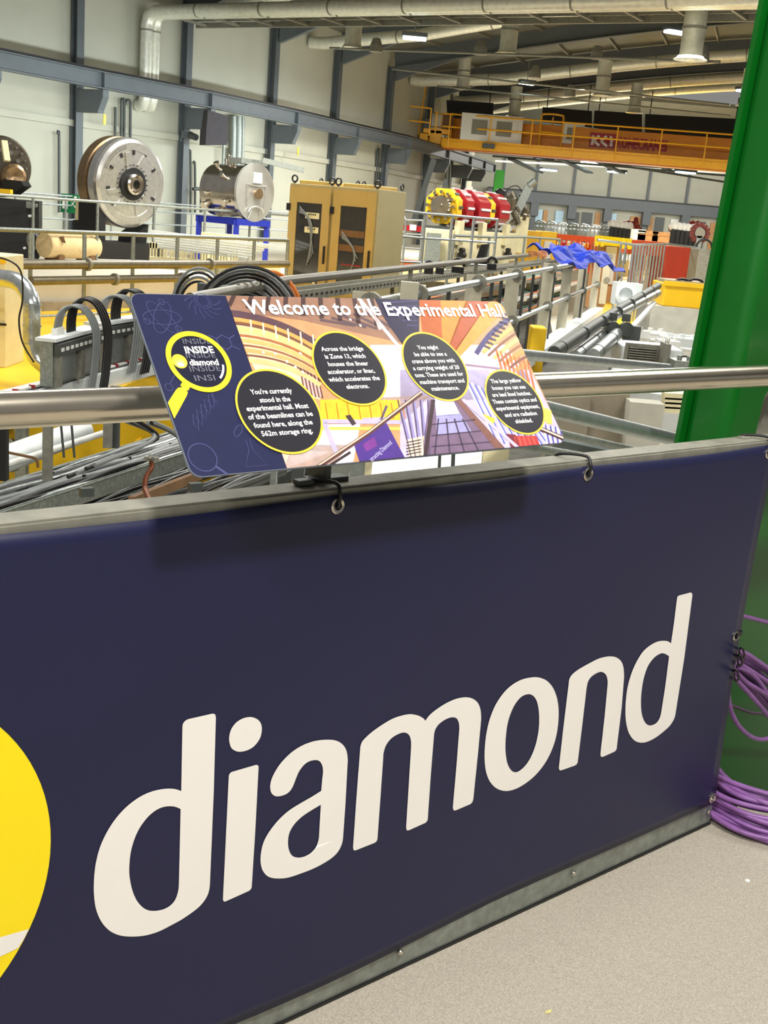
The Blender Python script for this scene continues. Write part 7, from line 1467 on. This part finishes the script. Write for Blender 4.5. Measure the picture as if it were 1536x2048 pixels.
q = MB(); c = P(303, 918, d=5.33); q.box(c, (.07, .02, .02)); q.cyl(c, c+V((0, -.03, .02)), .012, n=8); one('strap_clip', q, galv_dull, 'metal clip holding the top of the copper strap', 'clip')

# white trunking beam with label strip, above the handrail
w0, w1 = hz(-60, 806, -.02), hz(420, 684, -.02)
tw_ = thing('trunking_beam', w0.lerp(w1, .5), 'long pale trunking beam with a small red marked strip along its top at the left', 'trunking')
wd = (w1-w0).normalized(); wn = V((wd.y, -wd.x, 0))
q = MB(); q.bar(w0+wn*.0-ZZ*.07, w1-ZZ*.07, .22, .14); part(tw_, 'beam', q, white_paint, bevel=.006)
q = MB(); q.bar(w0+wn*.05+ZZ*.008, w1+wn*.05+ZZ*.008, .04, .016); rs = part(tw_, 'component_strip', q, steel_dark)
L_ = (w1-w0).length; k = .15; q = MB(); q2 = MB(); j = 0
while k < L_: 
    q.box(w0+wd*k+wn*.05+ZZ*.022, (.16, .035, .018), Matrix((wd, wn, ZZ)).transposed()); q2.box(w0+wd*(k+.12)+wn*.05+ZZ*.02, (.012, .045, .03), Matrix((wd, wn, ZZ)).transposed()); k += .24
part(rs, 'fuse_block', q, label_mat); part(rs, 'red_marker', q2, red_paint)
for k in range(4): p = w0.lerp(w1, .15+.25*k); q = MB(); q.bar(V((p.x, p.y, -1.2)), p-ZZ*.14, .08, .08); part(tw_, 'leg', q, galv)
q = MB(); a_ = P(231, 790, d=8.0); q.bar(a_-ZZ*.12, a_+ZZ*.06, .07, .07); one('stub_post', q, steel_dark, 'short square dark stub post in front of the pale trunking beam', 'post')
# magnet power crates with cable loops
def crate(px0, px1, yt, yb, d, lab):
    a_ = P(px0, yt, d=d); b_ = P(px1, yt, d=d+1.0); zb_ = P(px0, yb, d=d).z; b_.z = a_.z
    ax = (b_-a_).normalized(); ay = V((-ax.y, ax.x, 0)); R = Matrix((ax, ay, ZZ)).transposed(); w = (b_-a_).length; h_ = a_.z-zb_
    t = thing('connector_cabinet', V((a_.x, a_.y, zb_)), lab, 'cabinet')
    q = MB(); q.box(a_+ax*w/2+ay*.05-ZZ*h_/2, (w, .10, h_), R); part(t, 'body', q, galv, bevel=.006)
    q = MB(); q.box(a_+ax*w/2+ay*.05+ZZ*.012, (w+.04, .16, .024), R); part(t, 'top_plate', q, white_paint)
    q = MB(); q.box(a_+ax*w/2-ay*.03-ZZ*.06, (w, .04, .09), R); sr = part(t, 'strut_rail', q, steel_dark)
    q = MB(); k = .06
    while k < w: q.box(a_+ax*k-ay*.052-ZZ*.06, (.05, .01, .025), R); k += .10
    part(sr, 'slot', q, label_mat)
    for k in (0.05, w*.5, w*.55, w*.95): q = MB(); q.box(a_+ax*k-ay*.02-ZZ*(h_/2+.05), (.05, .05, h_-.1), R); part(t, 'frame_post', q, galv_dull)
    for k in (.27, .76): q = MB(); q.box(a_+ax*w*k-ay*.004-ZZ*(h_*.55), (w*.34, .02, h_*.75), R); part(t, 'cover_panel', q, tube_metal)
    return a_, ax, ay, w, h_
def loops(a_, ax, ay, w, x0, lab1, lab2, n=4):
    for k in range(n):
        q = MB(); o = a_+ax*(x0+.045*k)+ay*.07
        q.tube(spl([o, o+ZZ*.09, o+ZZ*.19+ax*.03-ay*.02, o+ZZ*.24+ax*.12-ay*.07, o+ZZ*.19+ax*.24-ay*.14, o+ZZ*.04+ax*.28-ay*.20, o-ZZ*.20+ax*.24-ay*.21, o-ZZ*.42+ax*.16-ay*.21], 6), .009, 7)
        one('connector_cable', q, grey_cable, lab1+', %s from the left' % ('first', 'second', 'third', 'fourth', 'fifth', 'sixth', 'seventh', 'eighth', 'ninth', 'tenth')[k], 'cable', lab1+' group'); 
        q = MB(); q.box(o+ZZ*.04, (.04, .04, .07)); one('connector_plug', q, label_mat, 'pale connector plug on the cabinet top, '+lab1.split(' on ')[-1]+', %s from the left' % ('first', 'second', 'third', 'fourth', 'fifth', 'sixth', 'seventh', 'eighth', 'ninth', 'tenth')[k], 'plug', 'connector plugs '+lab1.split(' on ')[-1])
    for k in range(n):
        q = MB(); o = a_+ax*(x0+.22+.05*k)+ay*.05
        q.tube(spl([o, o+ZZ*.12, o+ZZ*.22+ax*.02-ay*.02, o+ZZ*.28+ax*.11-ay*.07, o+ZZ*.22+ax*.23-ay*.14, o+ZZ*.02+ax*.28-ay*.20, o-ZZ*.25+ax*.23-ay*.21, o-ZZ*.45+ax*.16-ay*.21], 6), .012, 8)
        one('power_cable', q, rubber, lab2+', %s from the left' % ('first', 'second', 'third', 'fourth', 'fifth', 'sixth', 'seventh', 'eighth', 'ninth', 'tenth')[k], 'cable', lab2+' group')
r1 = crate(106, 196, 684, 775, 8.4, 'galvanised connector cabinet left of the sign with cable loops rising from its top'); loops(*r1[:4], .22, 'grey looped cable on the left connector cabinet', 'thick black looped cable on the left connector cabinet')
r2 = crate(198, 300, 652, 740, 9.6, 'second galvanised connector cabinet, half hidden by the sign left edge'); loops(*r2[:4], .12, 'grey looped cable on the cabinet beside the sign', 'thick black looped cable on the cabinet beside the sign', 4)
# foil lagged duct elbow at the left edge, cream cabinet behind it
pts = [P(-60, 548, d=9.5), P(0, 556, d=9.4), P(32, 562, d=9.3), P(52, 580, d=9.25), P(63, 606, d=9.2), P(64, 640, d=9.2), P(64, 685, d=9.2), P(72, 714, d=9.2), P(98, 738, d=9.2)]
t = thing('foil_lagged_duct', pts[-1], 'shiny foil lagged duct bending down from the left edge', 'duct')
q = MB(); q.tube(spl(pts, 5), .070, 20); part(t, 'duct_pipe', q, foil_mat)
for a_, b_ in (((64, 606), (64, 610)), ((64, 650), (64, 653)), ((64, 685), (64, 688))): q = MB(); q.tube([P(*a_, d=9.2), P(*b_, d=9.2)], .076, 20); part(t, 'tape_joint', q, foil_mat)
q = MB(); q.tube(spl([P(-20, 512, d=9), P(20, 522, d=8.9), P(42, 545, d=8.9), P(45, 600, d=9), P(38, 640, d=9), P(45, 685, d=9), P(68, 725, d=9)], 5), .008, 6); one('thin_black_cable', q, rubber, 'thin black cable looping beside the foil lagged duct', 'cable')
q = MB(); a_ = P(-80, 508, d=10.2); b_ = P(14, 512, d=10.2); zb_ = ZG; q.box(((a_.x+b_.x)/2, 10.4, (b_.z+zb_)/2), (b_.x-a_.x, .5, b_.z-zb_)); cc = thing('cream_cabinet', V((b_.x, 10.4, zb_)), 'cream steel cabinet with a yellow label at the far left edge', 'cabinet'); part(cc, 'body', q, cream_mat, bevel=.008)
q = MB(); c = P(5, 523, d=10.13); q.box(c, (.06, .01, .035)); part(cc, 'warning_label', q, yellow_paint)
q = MB(); c = P(6, 649, d=10.13); q.box(c, (.06, .01, .02)); part(cc, 'latch', q, black_paint)
# pale insulated pipes below the handrail, left
pp('insulated_pipe', [P(-40, 938, d=6.6), P(60, 900, d=7.2), P(165, 862, d=8.2)], .085, white_paint, 'fat white insulated pipe below the handrail at the left edge')
pp('insulated_pipe', [P(-20, 905, d=8.0), P(70, 868, d=9.2)], .07, white_paint, 'thinner white insulated pipe behind the fat one')
q = MB(); q.tube([P(-10, 937, d=6.4), P(220, 862, d=7.8)], .022, 10); one('pale_conduit', q, label_mat, 'slim pale conduit crossing in front of the white insulated pipes', 'pipe')
q = MB(); q.tube(spl([P(2, 902, d=6.0), P(50, 912, d=6.0), P(72, 918, d=6.0), P(76, 935, d=6.0)], 4), .009, 6); one('rusty_rod', q, brown_mat, 'bent rusty rod at the left edge above the galvanised tray', 'rod')
for x, d, m_, lb in ((5, 5.6, black_paint, 'black upright at the very left edge below the handrail'), (95, 6.6, galv_dull, 'grey strut upright in front of the white insulated pipes'), (215, 7.2, galv_dull, 'grey strut upright beside the yellow panel below the handrail'), (230, 7.3, steel_dark, 'dark strut upright touching the grey one below the handrail')):
    q = MB(); a_ = P(x, 960 if x < 200 else 895, d=d); q.bar(a_, V((a_.x, a_.y, a_.z+(.42 if x < 200 else .30))), .05, .05); one('strut_upright', q, m_, lb, 'upright')
for x, lb in ((122, 'left'), (143, 'right')): q = MB(); q.tube([P(x+6, 915, d=6.4), P(x, 850, d=6.4)], .008, 6); one('threaded_rod', q, steel_dark, 'thin dark rod in front of the white insulated pipes, '+lb+' one', 'rod')
q = MB(); q.prism([P(165, 900, z=-.7), P(160, 855, z=-.7), P(300, 848, z=-.7), P(280, 880, z=-.7)], (0, 0, -.3)); one('yellow_hutch_roof', q, yellow_paint, 'yellow hutch panel glimpsed under the handrail left of the sign', 'panel')
# hose coils behind the sign top edge
def arch(x0, x1, yb, yt, d, r, m_, lab, grp, nm='hose_coil'):
    q = MB(); cx = (x0+x1)/2; pts = [P(cx-(x1-x0)/2*cos(a), yb-(yb-yt)*sin(a), d=d) for a in [pi*j/16 for j in range(17)]]; q.tube(pts, r, 10); return one(nm, q, m_, lab, 'cable', grp)
for k in range(4): arch(344+k*5, 452-k*7, 616, 536+k*9, 8.0+.05*k, .010, grey_cable if k % 2 == 0 else rubber, ('outermost grey', 'second black', 'third grey', 'innermost black')[k]+' arched cable at the left above the sign top', None)
for k in range(9): arch(388+k*6, 600-k*7, 650, 533+k*7, 7.4+.07*k, .0115, grey_cable if k in (1, 4, 6) else rubber, 'arched cable over the sign top, centre bundle, %s from outside' % ('first', 'second', 'third', 'fourth', 'fifth', 'sixth', 'seventh', 'eighth', 'ninth')[k], 'arched cables in the centre bundle above the sign')
for k in range(6): arch(470-k*2, 608-k*7, 652, 543+k*5, 8.4+.05*k, .013, orange_cable, 'orange arched cable over the sign top, %s from outside' % ('first', 'second', 'third', 'fourth', 'fifth', 'sixth')[k], 'orange arched cables above the sign')
for k in range(4): arch(424+k*7, 478-k*6, 622, 572+k*7, 7.2, .009, grey_cable, 'small grey arched cable above the sign, %s from outside' % ('first', 'second', 'third', 'fourth')[k], 'small grey arched cables above the sign')
q = MB(); q.box(P(412, 588, d=7.8), (.10, .12, .14)); one('cable_clamp_block', q, steel_dark, 'small dark clamp block where arched cables meet above the sign', 'clamp')
q = MB(); q.box(P(490, 590, d=8.6), (.34, .1, .12)); one('dark_bracket', q, steel_dark, 'wide dark bracket inside the centre arch of cables above the sign', 'bracket')
q = MB(); c = P(818, 590, d=8.3); q.box(c+V((.0, .05, -.05)), (.13, .10, .28)); one('rail_bracket', q, mat('cream_post_paint', (196, 190, 168), .55), 'cream bracket holding the tube end just above the sign', 'bracket')
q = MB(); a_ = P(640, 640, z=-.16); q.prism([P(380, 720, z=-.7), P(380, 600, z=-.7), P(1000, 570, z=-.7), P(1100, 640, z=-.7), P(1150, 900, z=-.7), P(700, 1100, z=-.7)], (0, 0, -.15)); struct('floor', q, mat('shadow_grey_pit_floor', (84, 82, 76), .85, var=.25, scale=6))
